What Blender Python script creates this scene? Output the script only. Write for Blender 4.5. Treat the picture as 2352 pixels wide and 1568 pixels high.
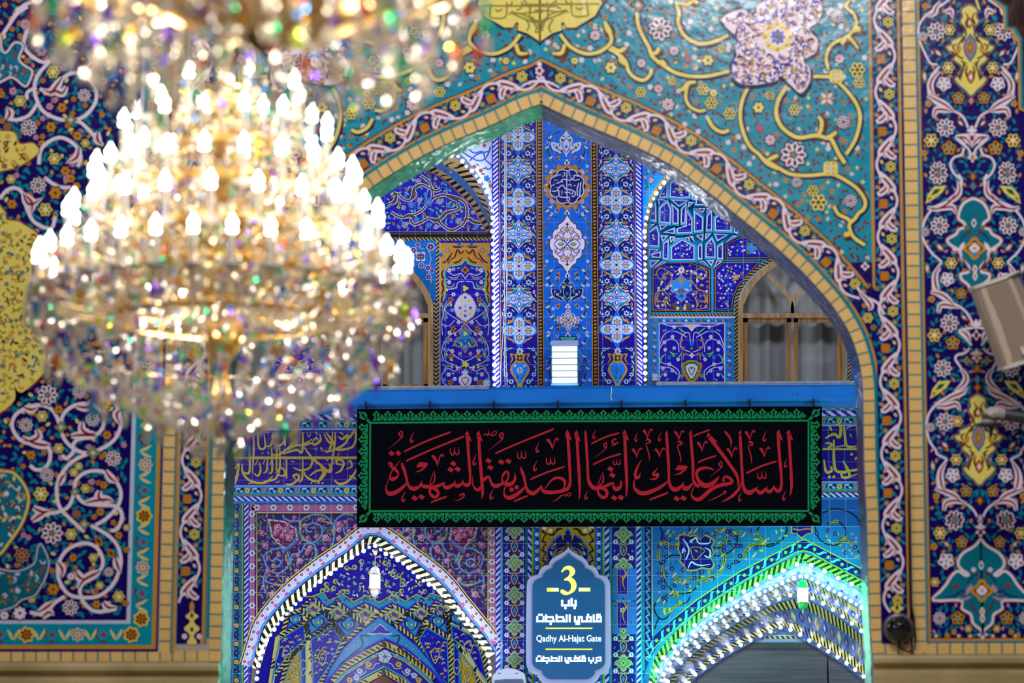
import bpy, math, random
from math import sin, cos, pi, sqrt, atan2, hypot
from mathutils import Vector, Matrix
from mathutils.geometry import delaunay_2d_cdt, tessellate_polygon
import numpy as np

for o in list(bpy.data.objects): bpy.data.objects.remove(o)
SC = bpy.context.scene
COL = SC.collection

# ---------------------------------------------------------------- camera
FPX = 5553.0                       # 85 mm lens on a 36 mm sensor, 2352 px wide
TH = math.atan(836/FPX)            # pitch up
PS = math.atan(213*cos(TH)/FPX)    # yaw to the left
CZ = 1.6
cam = bpy.data.cameras.new('camera'); co = bpy.data.objects.new('camera', cam); COL.objects.link(co)
cam.lens = 85; cam.sensor_width = 36
co.location = (0, 0, CZ); co.rotation_euler = (pi/2+TH, 0, PS)
cam.dof.use_dof = True; cam.dof.focus_distance = 20.0; cam.dof.aperture_fstop = 2.6
cam.clip_end = 200
SC.camera = co

def at(px, py, Y):
    """the point of the plane y = Y that the photograph shows at pixel (px, py)"""
    xc = (px-1176)/FPX; yc = (784-py)/FPX
    fh = cos(TH)-yc*sin(TH); zz = sin(TH)+yc*cos(TH)
    X = xc*cos(PS)-fh*sin(PS); Yd = xc*sin(PS)+fh*cos(PS)
    t = Y/Yd
    return (X*t, Y, CZ+zz*t)

# ---------------------------------------------------------------- world, exposure, big lights
w = bpy.data.worlds.new('night'); SC.world = w; w.use_nodes = True
w.node_tree.nodes['Background'].inputs[0].default_value = (.32, .40, .62, 1)
w.node_tree.nodes['Background'].inputs[1].default_value = 0.03
vs = SC.view_settings
vs.view_transform = 'Standard'; vs.look = 'None'; vs.gamma = 1; vs.use_curve_mapping = False; vs.exposure = 0.0
SC.cycles.max_bounces = 8; SC.cycles.diffuse_bounces = 3; SC.cycles.glossy_bounces = 4
SC.cycles.transparent_max_bounces = 14; SC.cycles.transmission_bounces = 4
SC.cycles.sample_clamp_indirect = 6; SC.cycles.caustics_reflective = False; SC.cycles.caustics_refractive = False

def lamp(name, kind, loc, power, col=(1, 1, 1), size=.1, target=None, sy=None, parent=None, spot=None):
    l = bpy.data.lights.new(name, kind); o = bpy.data.objects.new(name, l); COL.objects.link(o)
    l.energy = power; l.color = col
    if kind == 'AREA':
        l.size = size
        if sy: l.shape = 'RECTANGLE'; l.size_y = sy
    else: l.shadow_soft_size = size
    if spot: l.spot_size = spot; l.spot_blend = .6
    o.location = loc
    if target is not None:
        d = Vector(target)-Vector(loc); o.rotation_euler = d.to_track_quat('-Z', 'Y').to_euler()
    if parent:
        o.parent = parent; o.location = Vector(loc)-Vector(parent.location)
    return o
# unseen area lights added high in the hall, lighting the tiled front wall
lamp('hall_fill', 'AREA', (1.2, 6.4, 7.7), 365, (1, .945, .96), 1.6, (1.0, 12, 2.6), 1.6)
lamp('hall_fill', 'AREA', (-2.6, 6.4, 7.7), 185, (1, .94, .94), 1.6, (-2.2, 12, 2.4), 1.6)
# unseen area lights added high behind the front wall, lighting the courtyard facade
lamp('court_top_fill', 'AREA', (-1.8, 14.0, 9.4), 150, (.70, .78, 1), 2.2, (-1.2, 20, 3.6), 1.2)
lamp('court_top_fill', 'AREA', (2.6, 14.0, 9.4), 150, (.66, .77, 1), 2.2, (1.4, 20, 3.4), 1.2)
# low area lights added out of view to brighten the ground floor
lamp('court_low_fill', 'AREA', (-1.6, 15.6, .4), 85, (.74, .76, 1), 1.6, (-1.0, 20, 2.6), .5)
lamp('court_low_fill', 'AREA', (2.4, 15.6, .4), 75, (.70, .80, 1), 1.6, (1.6, 20, 2.6), .5)
# fill lights added out of view at the two sides of the courtyard
lamp('court_side_fill', 'AREA', (-5.6, 15.2, 4.2), 115, (.70, .78, 1), 1.4, (-.4, 20, 3.2), 1.2)
lamp('court_side_fill', 'AREA', (5.6, 15.2, 4.2), 115, (.70, .80, 1), 1.4, (.8, 20, 3.2), 1.2)
# bulbs of further chandeliers hanging high in the hall, mirrored in the glaze
for dx, dz in ((-.5, .1), (-.2, -.1), (.1, .12), (.35, -.12), (.6, .05)): lamp('hall_chandelier_glow', 'POINT', (.75+dx, 7.0, 5.5+dz-.45*dx), 5, (1, .86, .66), .035)
for x, z in ((2.0, 6.1), (.05, 6.05)): lamp('hall_spot', 'POINT', (x, 7.0, z), 5, (.62, .74, 1), .06)
# added spots, hidden behind the front wall, that colour the archway's two inner sides
lamp('jamb_fill_spot', 'SPOT', (2.7, 15.6, 1.2), 2200, (.02, 1, .66), .08, (-1.95, 12.15, 1.5), spot=.42)
lamp('jamb_fill_spot', 'SPOT', (-3.4, 15.6, 3.4), 260, (.45, .55, 1), .08, (1.3, 12.15, 3.2), spot=.7)
lamp('jamb_fill_spot', 'SPOT', (2.7, 15.6, 3.4), 400, (.30, .60, 1), .08, (-1.95, 12.15, 2.9), spot=.4)
# ---------------------------------------------------------------- helpers
def lin(h):
    v = [int(h[i:i+2], 16)/255 for i in (0, 2, 4)]
    return tuple(x/12.92 if x <= .04045 else ((x+.055)/1.055)**2.4 for x in v)
C = dict(navy='17075e', deep='120648', teal='067f93', turq='0b93b4', white='e2d4e2', yel='dfd06a', gold='bf8a2c', org='bb7a22',
         brick='dcb873', bgrey='5c7f7c', red='7d1626', brown='523014', green='17573a', black='0b0b14', sky='0a6fd0', cob='1206a8',
         vio='2c0aa6', lime='7fae18', pink='c08aa8', rose='b8486e', tq='0a8ba6', lgrey='b9c2dc', olive='7f7a34', mbrown='7a4a20',
         leafg='6ccf5a', cream='d9bfae', mint='35d79a', purple='2a0a6c', steel='4a86c8', maroon='5a1420', lemon='e6e23a',
         grass='18702a', mustard='b08e1c', grout='9fb4dc', ltyel='d8c878', blush='c9a0b4', sand='c9a86a')
CL = {k: lin(v) for k, v in C.items()}

def obj(name, me, mat=None, parent=None, loc=(0, 0, 0), kind=None, label=None, cat=None, group=None):
    o = bpy.data.objects.new(name, me); COL.objects.link(o)
    if mat and me is not None and hasattr(me, 'materials') and not len(me.materials): me.materials.append(mat)
    if parent:
        o.parent = parent; o.location = Vector(loc)-wloc(parent)
    else: o.location = loc
    if kind: o['kind'] = kind
    if label: o['label'] = label
    if cat: o['category'] = cat
    if group: o['group'] = group
    return o
def wloc(o):
    v = Vector(o.location)
    while o.parent: o = o.parent; v = v+Vector(o.location)
    return v
def cr(pts, n=5, closed=False):
    """Catmull-Rom through points of any dimension"""
    P = [tuple(map(float, p)) for p in pts]; N = len(P)
    if N < 3 or n < 2: return P+([P[0]] if closed else [])
    out = []
    for i in range(N if closed else N-1):
        if closed: a, b, c, d = P[i-1], P[i], P[(i+1) % N], P[(i+2) % N]
        else: b, c = P[i], P[i+1]; a = P[i-1] if i else b; d = P[i+2] if i+2 < N else c
        for k in range(n):
            t = k/n
            out.append(tuple(.5*(2*b[j]+(c[j]-a[j])*t+(2*a[j]-5*b[j]+4*c[j]-d[j])*t*t+(3*b[j]-a[j]-3*c[j]+d[j])*t**3) for j in range(len(b))))
    out.append(P[0] if closed else P[-1])
    return out
def Z(ox, oy, s=3.92):
    """coordinates read from an enlargement of the photograph -> photograph pixels"""
    def f(*v):
        v = v[0] if len(v) == 1 else v
        return [(ox+v[i]/s, oy+v[i+1]/s) for i in range(0, len(v), 2)]
    f.s = s; f.p = lambda x, y: (ox+x/s, oy+y/s)
    return f
def resample(pts, step):
    out = [pts[0]]; acc = 0
    for a, b in zip(pts, pts[1:]):
        L = hypot(b[0]-a[0], b[1]-a[1])
        if L == 0: continue
        d = step-acc
        while d <= L:
            t = d/L; out.append((a[0]+(b[0]-a[0])*t, a[1]+(b[1]-a[1])*t)); d += step
        acc = (acc+L) % step
    return out
def inside(p, poly):
    x, y = p; r = False; n = len(poly)
    for i in range(n):
        x1, y1 = poly[i]; x2, y2 = poly[i-1]
        if (y1 > y) != (y2 > y) and x < (x2-x1)*(y-y1)/(y2-y1)+x1: r = not r
    return r

LAY = 0.00035
class Pat:
    """a drawing made of thin coloured tiles: every shape is real geometry laid on a wall surface"""
    def __init__(s, Y, lay=LAY, yf=None):
        s.Y = Y; s.yf = yf; s.lay = lay; s.v = []; s.f = []; s.c = []; s.z = 0; s.M = None; s.mf = None; s.grid = None; s.clip = None; s.k = 0
    def P(s, x, y, z):
        if s.M: a, b, c, d, e, f = s.M; x, y = a*x+b*y+e, c*x+d*y+f
        Y = s.Y
        if s.mf:
            r = s.mf(x, y)
            x, y = r[0], r[1]
            if len(r) > 2: Y = r[2]
        if s.yf: Y = s.yf(x, y)
        X, Yw, Zw = at(x, y, Y)
        return (X, Yw-z*s.lay, Zw)
    def tf(s, x=0, y=0, rot=0, sc=1, fx=1, sy=1):
        ca, sa = cos(rot)*sc, sin(rot)*sc
        s.M = (ca*fx, -sa*sy, sa*fx, ca*sy, x, y)
    def un(s): s.M = None
    def poly(s, pts, col, dz=0):
        if s.clip and not inside(s.raw(pts[0]), s.clip): return
        s.k = (s.k+1) % 61
        z = s.z+dz+s.k*.013; c = CL[col] if isinstance(col, str) else col
        if s.grid:
            g = s.grid; xs = [p[0] for p in pts]; ys = [p[1] for p in pts]
            P = [Vector(p) for p in resample(list(pts)+[pts[0]], g)]
            if len(P) < 3: P = [Vector(p) for p in pts]
            if (P[0]-P[-1]).length < 1e-3: P.pop()
            n = len(P); pl = [tuple(p) for p in P]
            x = min(xs)+g*.5
            while x < max(xs):
                y = min(ys)+g*.5
                while y < max(ys):
                    if inside((x, y), pl): P.append(Vector((x, y)))
                    y += g
                x += g
            r = delaunay_2d_cdt(P, [], [list(range(n))], 1, 1e-4)
            b = len(s.v)
            s.v += [s.P(q.x, q.y, z) for q in r[0]]
            for f in r[2]: s.f.append([b+i for i in f]); s.c.append(c)
            return
        b = len(s.v); s.v += [s.P(x, y, z) for x, y in pts]
        s.f.append(list(range(b, b+len(pts)))); s.c.append(c)
    def raw(s, p):
        x, y = p
        if s.M: a, b, c, d, e, f = s.M; x, y = a*x+b*y+e, c*x+d*y+f
        return (x, y)
    def rib(s, pts, w, col, dz=0, n=4, closed=False):
        """ribbon along a centre line; w a width or one width per point"""
        if s.clip and not inside(s.raw(pts[0]), s.clip): return
        W = [w]*len(pts) if not isinstance(w, (list, tuple)) else list(w)
        if len(W) == 2 and len(pts) > 2: W = [W[0]+(W[1]-W[0])*i/(len(pts)-1) for i in range(len(pts))]
        L = cr([(p[0], p[1], q) for p, q in zip(pts, W)], n, closed)
        s.k = (s.k+1) % 61
        z0 = s.z+dz+s.k*.013; c = CL[col] if isinstance(col, str) else col
        b = len(s.v); m = len(L)
        for i, (x, y, ww) in enumerate(L):
            z = z0+.5*i/m
            a0 = L[i-1] if i else (L[-2] if closed else L[0]); a1 = L[i+1] if i < m-1 else (L[1] if closed else L[-1])
            dx, dy = a1[0]-a0[0], a1[1]-a0[1]; h = hypot(dx, dy) or 1
            nx, ny = -dy/h*ww/2, dx/h*ww/2
            s.v += [s.P(x+nx, y+ny, z), s.P(x-nx, y-ny, z)]
        for i in range(m-1):
            s.f.append([b+2*i, b+2*i+1, b+2*i+3, b+2*i+2]); s.c.append(c)
    def outl(s, pts, w, col, dz=0, n=4): s.rib(pts, w, col, dz, n, True)
    def circ(s, x, y, r, col, dz=0, n=10, ry=None, rot=0):
        ry = ry or r
        s.poly([(x+r*cos(a)*cos(rot)-ry*sin(a)*sin(rot), y+r*cos(a)*sin(rot)+ry*sin(a)*cos(rot)) for a in [2*pi*i/n for i in range(n)]], col, dz)
    def lob(s, x, y, r, k, a, col, dz=0, rot=0, n=None, sx=1):
        n = n or k*5
        s.poly([(x+sx*r*(1-a+a*cos(k*(t-rot)))*cos(t), y+r*(1-a+a*cos(k*(t-rot)))*sin(t)) for t in [2*pi*i/n for i in range(n)]], col, dz)
    def rect(s, x0, y0, x1, y1, col, dz=0): s.poly([(x0, y0), (x1, y0), (x1, y1), (x0, y1)], col, dz)
    def lens(s, x, y, l, w, rot, col, dz=0):
        ca, sa = cos(rot), sin(rot)
        s.poly([(x+l*u*ca-w*v*sa, y+l*u*sa+w*v*ca) for u, v in ((-1, 0), (-.5, -.75), (0, -1), (.5, -.7), (1, 0), (.5, .7), (0, 1), (-.5, .75))], col, dz)
    def build(s, name, mat, parent=None, origin=None, back=0, **k):
        V = np.array(s.v)
        if origin is None:
            origin = wloc(parent) if parent else Vector(((V[:, 0].min()+V[:, 0].max())/2, V[:, 1].max(), V[:, 2].min()))
        me = bpy.data.meshes.new(name); me.from_pydata((V-np.array(origin)).tolist(), [], s.f)
        a = me.color_attributes.new('Col', 'FLOAT_COLOR', 'CORNER')
        cols = np.ones((len(me.loops), 4), dtype=np.float32); i = 0
        cnt = [len(f) for f in s.f]
        cols[:, :3] = np.repeat(np.array(s.c, dtype=np.float32), cnt, axis=0)
        a.data.foreach_set('color', cols.ravel())
        me.materials.append(mat); me.update()
        return obj(name, me, None, parent, origin, **k)
    # ---- motifs
    def ros(s, x, y, r, k, pc, cc='red', oc=None, dots=None, rot=0):
        if oc: s.lob(x, y, r*1.22, k, .10, oc, 0, rot)
        s.lob(x, y, r, k, .13, pc, 1, rot)
        if dots:
            for i in range(k):
                t = rot+2*pi*i/k; s.lens(x+r*.58*cos(t), y+r*.58*sin(t), r*.27, r*.19, t, dots, 2)
        s.circ(x, y, r*.25, cc, 2.2, 8)
    def lotus(s, x, y, r, rot=0, a='red', b='green', pc='white', cc='mbrown', k=9):
        s.lob(x, y, r*1.12, k, .09, 'deep', 0, rot)
        s.lob(x, y, r, k, .12, pc, 1, rot)
        for i in range(k):
            t = rot+2*pi*(i)/k; s.lens(x+r*.62*cos(t), y+r*.62*sin(t), r*.27, r*.13, t, (a, b, 'navy')[i % 3], 2)
        s.lob(x, y, r*.36, 5, .15, cc, 2, rot); s.circ(x, y, r*.15, 'turq', 3, 7)
    def alm(s, x, y, l, w, rot, c1='mbrown', c2='white'):
        s.lens(x, y, l, w, rot, c1, 0); s.lens(x, y, l*.6, w*.5, rot, c2, 1)
    def sq(s, x, y, r, rot=0, c1='org', c2='mbrown'):
        s.lob(x, y, r*1.05, 4, .1, c1, 1, rot+pi/4)
        for u in (-.33, .33):
            for v in (-.6, 0, .6):
                s.lens(x+r*(u*cos(rot)-v*sin(rot)), y+r*(u*sin(rot)+v*cos(rot)), r*.2, r*.11, rot, c2, 2)
    def vine(s, pts, w, col='white', oc=None, ow=2, n=5):
        if oc: s.rib(pts, [x+ow for x in w] if isinstance(w, list) else w+ow, oc, 0, n)
        s.rib(pts, w, col, 1, n)
    def sleaf(s, pts, w, col='white', ic='red'):
        """arabesque leaf: swelling ribbon with dark veins"""
        k = len(pts); ws = [w*(.25+.75*sin(pi*min(1, (i+.4)/k))) for i in range(k)]; ws[-1] = w*.08
        s.rib(pts, ws, col, 1, 5)
        s.rib(pts[1:-1] if k > 4 else pts, [x*.3 for x in (ws[1:-1] if k > 4 else ws)], ic, 2, 5)
    def stripes(s, pts, w, a, b, per, slant=1.0, edge=None, ew=1.2, n=4, gap=.5):
        """rope border: slanted two-colour stripes along a path"""
        L = cr(pts, n); tot = sum(hypot(q[0]-p[0], q[1]-p[1]) for p, q in zip(L, L[1:]))
        s.rib(L, w, a, 0, 1); bm = pathmap(L)
        u = per*.5
        while u < tot-per*.4:
            q = [bm(u+sl, t) for sl, t in ((-slant*w/2, -w/2), (per*gap-slant*w/2, -w/2), (per*gap+slant*w/2, w/2), (slant*w/2, w/2))]
            s.poly(q, b, 1); u += per
        if edge:
            for t in (-w/2, w/2): s.rib([bm(tot*i/24, t) for i in range(25)], ew, edge, 2, 1)
    def bricks(s, pts, w, per, c='brick', g='bgrey', gw=4, n=4):
        L = cr(pts, n); tot = sum(hypot(q[0]-p[0], q[1]-p[1]) for p, q in zip(L, L[1:]))
        s.rib(L, w, g, 0, 1); bm = pathmap(L); k = max(1, round(tot/per)); per = tot/k
        rnd = random.Random(k)
        for i in range(k):
            u0, u1 = i*per+gw/2, (i+1)*per-gw/2
            sh = 1+.14*(rnd.random()-.5); cc = tuple(x*sh for x in CL[c])
            s.poly([bm(u0, -w/2), bm(u1, -w/2), bm(u1, w/2), bm(u0, w/2)], cc, 1)
    def scatter(s, poly, g, fn, seed=1, marg=0):
        rnd = random.Random(seed); xs = [p[0] for p in poly]; ys = [p[1] for p in poly]
        y = min(ys)
        while y < max(ys):
            x = min(xs)
            while x < max(xs):
                px, py = x+g*rnd.random(), y+g*rnd.random()
                if inside((px, py), poly) and all(inside((px+marg*cos(t), py+marg*sin(t)), poly) for t in (0, 1.05, 2.1, 3.14, 4.2, 5.25)): fn(px, py, rnd)
                x += g
            y += g
def pathmap(L):
    cum = [0]
    for a, b in zip(L, L[1:]): cum.append(cum[-1]+hypot(b[0]-a[0], b[1]-a[1]))
    def f(u, t):
        lo, hi = 0, len(L)-2
        while lo < hi:
            m = (lo+hi+1)//2
            if cum[m] <= u: lo = m
            else: hi = m-1
        a, b = L[lo], L[lo+1]; d = cum[lo+1]-cum[lo] or 1; k = (u-cum[lo])/d
        nx, ny = -(b[1]-a[1])/d, (b[0]-a[0])/d
        return (a[0]+(b[0]-a[0])*k+nx*t, a[1]+(b[1]-a[1])*k+ny*t)
    f.tot = cum[-1]
    return f
def loft(A, YA, B, YB):
    """map (u in 0..1, v in 0..1) to the strip between two pixel curves that lie at two depths"""
    fa, fb = pathmap(A), pathmap(B)
    def f(u, v):
        a = fa(u*fa.tot, 0); b = fb(u*fb.tot, 0)
        return (a[0]+(b[0]-a[0])*v, a[1]+(b[1]-a[1])*v, YA+(YB-YA)*v)
    return f

# ---- plain mesh helpers
def mesh(name, v, f, smooth=False):
    me = bpy.data.meshes.new(name); me.from_pydata([tuple(x) for x in v], [], f); me.update()
    if smooth: me.polygons.foreach_set('use_smooth', [True]*len(me.polygons))
    return me
class MB:
    def __init__(s): s.v = []; s.f = []; s.m = []; s.mi = 0
    def face(s, idx): s.f.append(idx); s.m.append(s.mi)
    def add(s, v, f):
        b = len(s.v); s.v += [tuple(x) for x in v]
        for q in f: s.face([b+i for i in q])
    def box(s, x0, x1, y0, y1, z0, z1):
        s.add([(x, y, z) for x in (x0, x1) for y in (y0, y1) for z in (z0, z1)],
              [(0, 1, 3, 2), (4, 6, 7, 5), (0, 4, 5, 1), (2, 3, 7, 6), (0, 2, 6, 4), (1, 5, 7, 3)])
    def prism(s, pts, y0, y1):
        """outline in (x, z) extruded from y0 (front) to y1"""
        n = len(pts)
        s.add([(x, y0, z) for x, z in pts]+[(x, y1, z) for x, z in pts],
              [list(range(n)), list(range(2*n-1, n-1, -1))]+[(i, (i+1) % n, n+(i+1) % n, n+i) for i in range(n)])
    def tube(s, pts, r, seg=8, cap=True):
        P = [Vector(p) for p in pts]; R = r if isinstance(r, (list, tuple)) else [r]*len(P)
        b = len(s.v); up = Vector((0, 0, 1))
        for i, p in enumerate(P):
            d = (P[min(i+1, len(P)-1)]-P[max(i-1, 0)]).normalized()
            a = d.cross(up if abs(d.z) < .95 else Vector((1, 0, 0))).normalized(); c = d.cross(a)
            s.v += [tuple(p+(a*cos(2*pi*k/seg)+c*sin(2*pi*k/seg))*R[i]) for k in range(seg)]
        for i in range(len(P)-1):
            for k in range(seg): s.face([b+i*seg+k, b+i*seg+(k+1) % seg, b+(i+1)*seg+(k+1) % seg, b+(i+1)*seg+k])
        if cap:
            s.face([b+k for k in range(seg)][::-1]); s.face([b+(len(P)-1)*seg+k for k in range(seg)])
    def lathe(s, prof, seg=16, o=(0, 0, 0)):
        b = len(s.v)
        for r, z in prof: s.v += [(o[0]+r*cos(2*pi*k/seg), o[1]+r*sin(2*pi*k/seg), o[2]+z) for k in range(seg)]
        for i in range(len(prof)-1):
            for k in range(seg): s.face([b+i*seg+k, b+i*seg+(k+1) % seg, b+(i+1)*seg+(k+1) % seg, b+(i+1)*seg+k])
    def gem(s, o, r, h, seg=6, tilt=0, rnd=None):
        """cut crystal: two faceted pyramids and a girdle"""
        o = Vector(o); b = len(s.v); t = 0 if rnd is None else rnd.random()*6
        m = Matrix.Rotation(tilt, 3, 'X') @ Matrix.Rotation(t, 3, 'Z') if tilt else Matrix.Rotation(t, 3, 'Z')
        pts = [(0, 0, h*.5)]+[(r*cos(2*pi*k/seg), r*sin(2*pi*k/seg), h*.12) for k in range(seg)]+[(r*.8*cos(2*pi*(k+.5)/seg), r*.8*sin(2*pi*(k+.5)/seg), -h*.18) for k in range(seg)]+[(0, 0, -h*.5)]
        s.v += [tuple(o+m @ Vector(p)) for p in pts]; e = b+2*seg+1
        for k in range(seg):
            a, c = b+1+k, b+1+(k+1) % seg; d, g = a+seg, c+seg
            s.face([b, a, c]); s.face([a, d, c]); s.face([c, d, g]); s.face([d, e, g])
    def build(s, name, mats, parent=None, origin=(0, 0, 0), smooth=False, **k):
        me = mesh(name, [(Vector(v)-Vector(origin)) for v in s.v], s.f, smooth)
        for m in (mats if isinstance(mats, (list, tuple)) else [mats]): me.materials.append(m)
        if any(s.m): me.polygons.foreach_set('material_index', s.m)
        return obj(name, me, None, parent, origin, **k)
def empty(name, loc, **k): return obj(name, None, None, k.pop('parent', None), loc, **k)

# ---------------------------------------------------------------- materials
def nt(name):
    m = bpy.data.materials.new(name); m.use_nodes = True
    return m, m.node_tree, m.node_tree.nodes['Principled BSDF']
def noise_bump(t, b, scale, dist, strength, det=3):
    n = t.nodes.new('ShaderNodeTexNoise'); n.inputs['Scale'].default_value = scale; n.inputs['Detail'].default_value = det
    tc = t.nodes.new('ShaderNodeTexCoord'); t.links.new(tc.outputs['Object'], n.inputs['Vector'])
    u = t.nodes.new('ShaderNodeBump'); u.inputs['Strength'].default_value = strength; u.inputs['Distance'].default_value = dist
    t.links.new(n.outputs['Fac'], u.inputs['Height']); t.links.new(u.outputs['Normal'], b.inputs['Normal'])
    return n, tc
def tile(name, rough=.3, joint=None, jcol=(.3, .4, .7), spec=.5, bump=.15, jw=.012):
    """glazed tile: the colour comes with the piece, slight kiln variation, optional mortar joints"""
    m, t, b = nt(name)
    a = t.nodes.new('ShaderNodeAttribute'); a.attribute_name = 'Col'
    n, tc = noise_bump(t, b, 9, .02, bump)
    r = t.nodes.new('ShaderNodeMapRange'); r.inputs['To Min'].default_value = .88; r.inputs['To Max'].default_value = 1.10
    n2 = t.nodes.new('ShaderNodeTexNoise'); n2.inputs['Scale'].default_value = 14; n2.inputs['Detail'].default_value = 5
    t.links.new(tc.outputs['Object'], n2.inputs['Vector']); t.links.new(n2.outputs['Fac'], r.inputs['Value'])
    mx = t.nodes.new('ShaderNodeVectorMath'); mx.operation = 'SCALE'
    t.links.new(a.outputs['Color'], mx.inputs[0]); t.links.new(r.outputs['Result'], mx.inputs['Scale'])
    out = mx.outputs['Vector']
    if joint:
        sp = t.nodes.new('ShaderNodeSeparateXYZ'); cb = t.nodes.new('ShaderNodeCombineXYZ')
        t.links.new(tc.outputs['Object'], sp.inputs[0]); t.links.new(sp.outputs['X'], cb.inputs['X']); t.links.new(sp.outputs['Z'], cb.inputs['Y'])
        br = t.nodes.new('ShaderNodeTexBrick'); br.offset = 0; br.squash = 1
        br.inputs['Scale'].default_value = 1/joint; br.inputs['Brick Width'].default_value = 1; br.inputs['Row Height'].default_value = 1
        br.inputs['Mortar Size'].default_value = jw; br.inputs['Mortar Smooth'].default_value = .1
        t.links.new(cb.outputs[0], br.inputs['Vector'])
        mc = t.nodes.new('ShaderNodeMixRGB'); mc.inputs['Color2'].default_value = (*jcol, 1)
        f = t.nodes.new('ShaderNodeMath'); f.operation = 'MULTIPLY'; f.inputs[1].default_value = .55
        t.links.new(br.outputs['Fac'], f.inputs[0]); t.links.new(f.outputs[0], mc.inputs['Fac'])
        t.links.new(out, mc.inputs['Color1']); out = mc.outputs['Color']
    t.links.new(out, b.inputs['Base Color'])
    b.inputs['Roughness'].default_value = rough; b.inputs['Specular IOR Level'].default_value = spec
    return m
def plain(name, col, rough=.5, metal=0, emit=None, es=1, bump=None, var=None, spec=.5):
    m, t, b = nt(name)
    col = CL[col] if isinstance(col, str) else col
    b.inputs['Base Color'].default_value = (*col, 1); b.inputs['Roughness'].default_value = rough; b.inputs['Metallic'].default_value = metal
    b.inputs['Specular IOR Level'].default_value = spec
    if emit: b.inputs['Emission Color'].default_value = (*emit, 1); b.inputs['Emission Strength'].default_value = es
    if bump or var:
        n, tc = noise_bump(t, b, (bump or var)[0], .02, (bump or (0, 0))[1])
        if var:
            n2 = t.nodes.new('ShaderNodeTexNoise'); n2.inputs['Scale'].default_value = var[0]; n2.inputs['Detail'].default_value = 6
            if len(var) > 3:
                mp = t.nodes.new('ShaderNodeMapping'); mp.inputs['Scale'].default_value = var[3]
                t.links.new(tc.outputs['Object'], mp.inputs['Vector']); t.links.new(mp.outputs[0], n2.inputs['Vector'])
            else: t.links.new(tc.outputs['Object'], n2.inputs['Vector'])
            mc = t.nodes.new('ShaderNodeMixRGB'); mc.inputs['Color1'].default_value = (*col, 1); mc.inputs['Color2'].default_value = (*var[1], 1)
            cr_ = t.nodes.new('ShaderNodeMapRange'); cr_.inputs['From Min'].default_value = .35; cr_.inputs['From Max'].default_value = .65
            t.links.new(n2.outputs['Fac'], cr_.inputs['Value']); t.links.new(cr_.outputs['Result'], mc.inputs['Fac'])
            t.links.new(mc.outputs[0], b.inputs['Base Color'])
    return m
T_FRONT = tile('front_wall_tile', .2, bump=.22, spec=.35)
T_BACK = tile('back_wall_tile', .32, joint=.133, bump=.1, spec=.3)
T_PLAIN = tile('tile_without_joints', .35, bump=.1)
STONE = plain('beige_stone', lin('b5a177'), .4, var=(2.2, lin('8c8252')), bump=(6, .15))
REVEAL2 = plain('teal_lining_tile', lin('0c6a68'), .16, bump=(16, .5), var=(24, lin('07504e')), spec=.8)
REVEAL = plain('reveal_tile', lin('5c6a9c'), .16, bump=(16, .5), var=(24, lin('3a4878')), spec=.8)
PLASTER = plain('plaster', lin('a9a08f'), .8)
WOOD = plain('window_wood', lin('b27b35'), .45, var=(3, lin('7c4d1c'), 0, (14, 14, 1.0)))
WOODL = plain('frame_wood', lin('b5905a'), .5, var=(3, lin('8a6536'), 0, (14, 14, 1.0)))
ALU = plain('aluminium', (.72, .73, .78), .35, .85, var=(20, (.5, .52, .6)))
BEAM = plain('blue_paint', lin('0f72c4'), .32, var=(3, lin('0a66b4')))
GOLD = plain('gilt_brass', (.72, .46, .16), .28, 1)
BRASS = plain('brass', (.65, .5, .22), .3, 1)
BLACKM = plain('black_plastic', (.012, .012, .014), .18)
BULB = plain('lit_bulb_white', (.9, .9, .9), .3, emit=(.86, .93, 1), es=14)
BULBS = plain('lit_bulb_soft', (.85, .88, .9), .3, emit=(.70, .86, 1), es=1.5)
BULBG = plain('lit_bulb_green', (.02, .25, .10), .3, emit=(.0, .62, .20), es=1.0)
DCABLE = plain('grey_cable', lin('4a5468'), .6)
CABLE = plain('white_cable', (.55, .57, .62), .5)
# ================================================================ FRONT WALL (the tiled arch the camera looks through)
YW = 12.0; TW = 0.31
def vx(u, y): return u+(u-1389)*2.573e-5*y      # upright lines lean a little in the photograph
def ux(x, y): return (x+1389*2.573e-5*y)/(1+2.573e-5*y)
ARC_R = [(1243, 238), (1297, 265), (1358, 292), (1422, 319), (1458, 336), (1501, 357), (1557, 389), (1598, 420), (1649, 458), (1685, 488), (1728, 522), (1774, 560), (1803, 586), (1854, 635), (1905, 693), (1931, 729), (1956, 774), (1974, 831), (1981, 880), (1983, 930), (1985, 1055), (1988, 1132), (1991, 1180), (1993, 1270), (1997, 1398), (2001, 1474), (2003, 1502)]
ARC_L = [(1243, 238), (1200, 252), (1136, 283), (1057, 316), (1008, 338), (957, 364), (891, 404), (855, 428), (800, 470), (740, 521), (690, 572), (640, 632), (590, 703), (555, 763), (530, 822), (519, 872), (516, 920), (515, 1060), (513, 1168), (511, 1300), (508, 1450), (507, 1520)]
ARC_R = cr(ARC_R, 3); ARC_L = cr(ARC_L, 3)
def off(side, t):
    """the arch line moved outwards by t pixels"""
    L = ARC_R if side > 0 else ARC_L; bm = pathmap(L); u = 0; out = [(1243, 238-1.118*t)]
    n = 90
    for i in range(n+1):
        p = bm(bm.tot*i/n, -t*side)
        if (p[0]-1243)*side > 3: out.append(p)
    return out
wall = MB()
XL = at(-420, 784, YW)[0]; XR = at(2760, 784, YW)[0]; ZT = 8.0
apx = at(1243, 238, YW)
Lw = [at(x, y, YW) for x, y in ARC_L]; Rw = [at(x, y, YW) for x, y in ARC_R]
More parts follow.
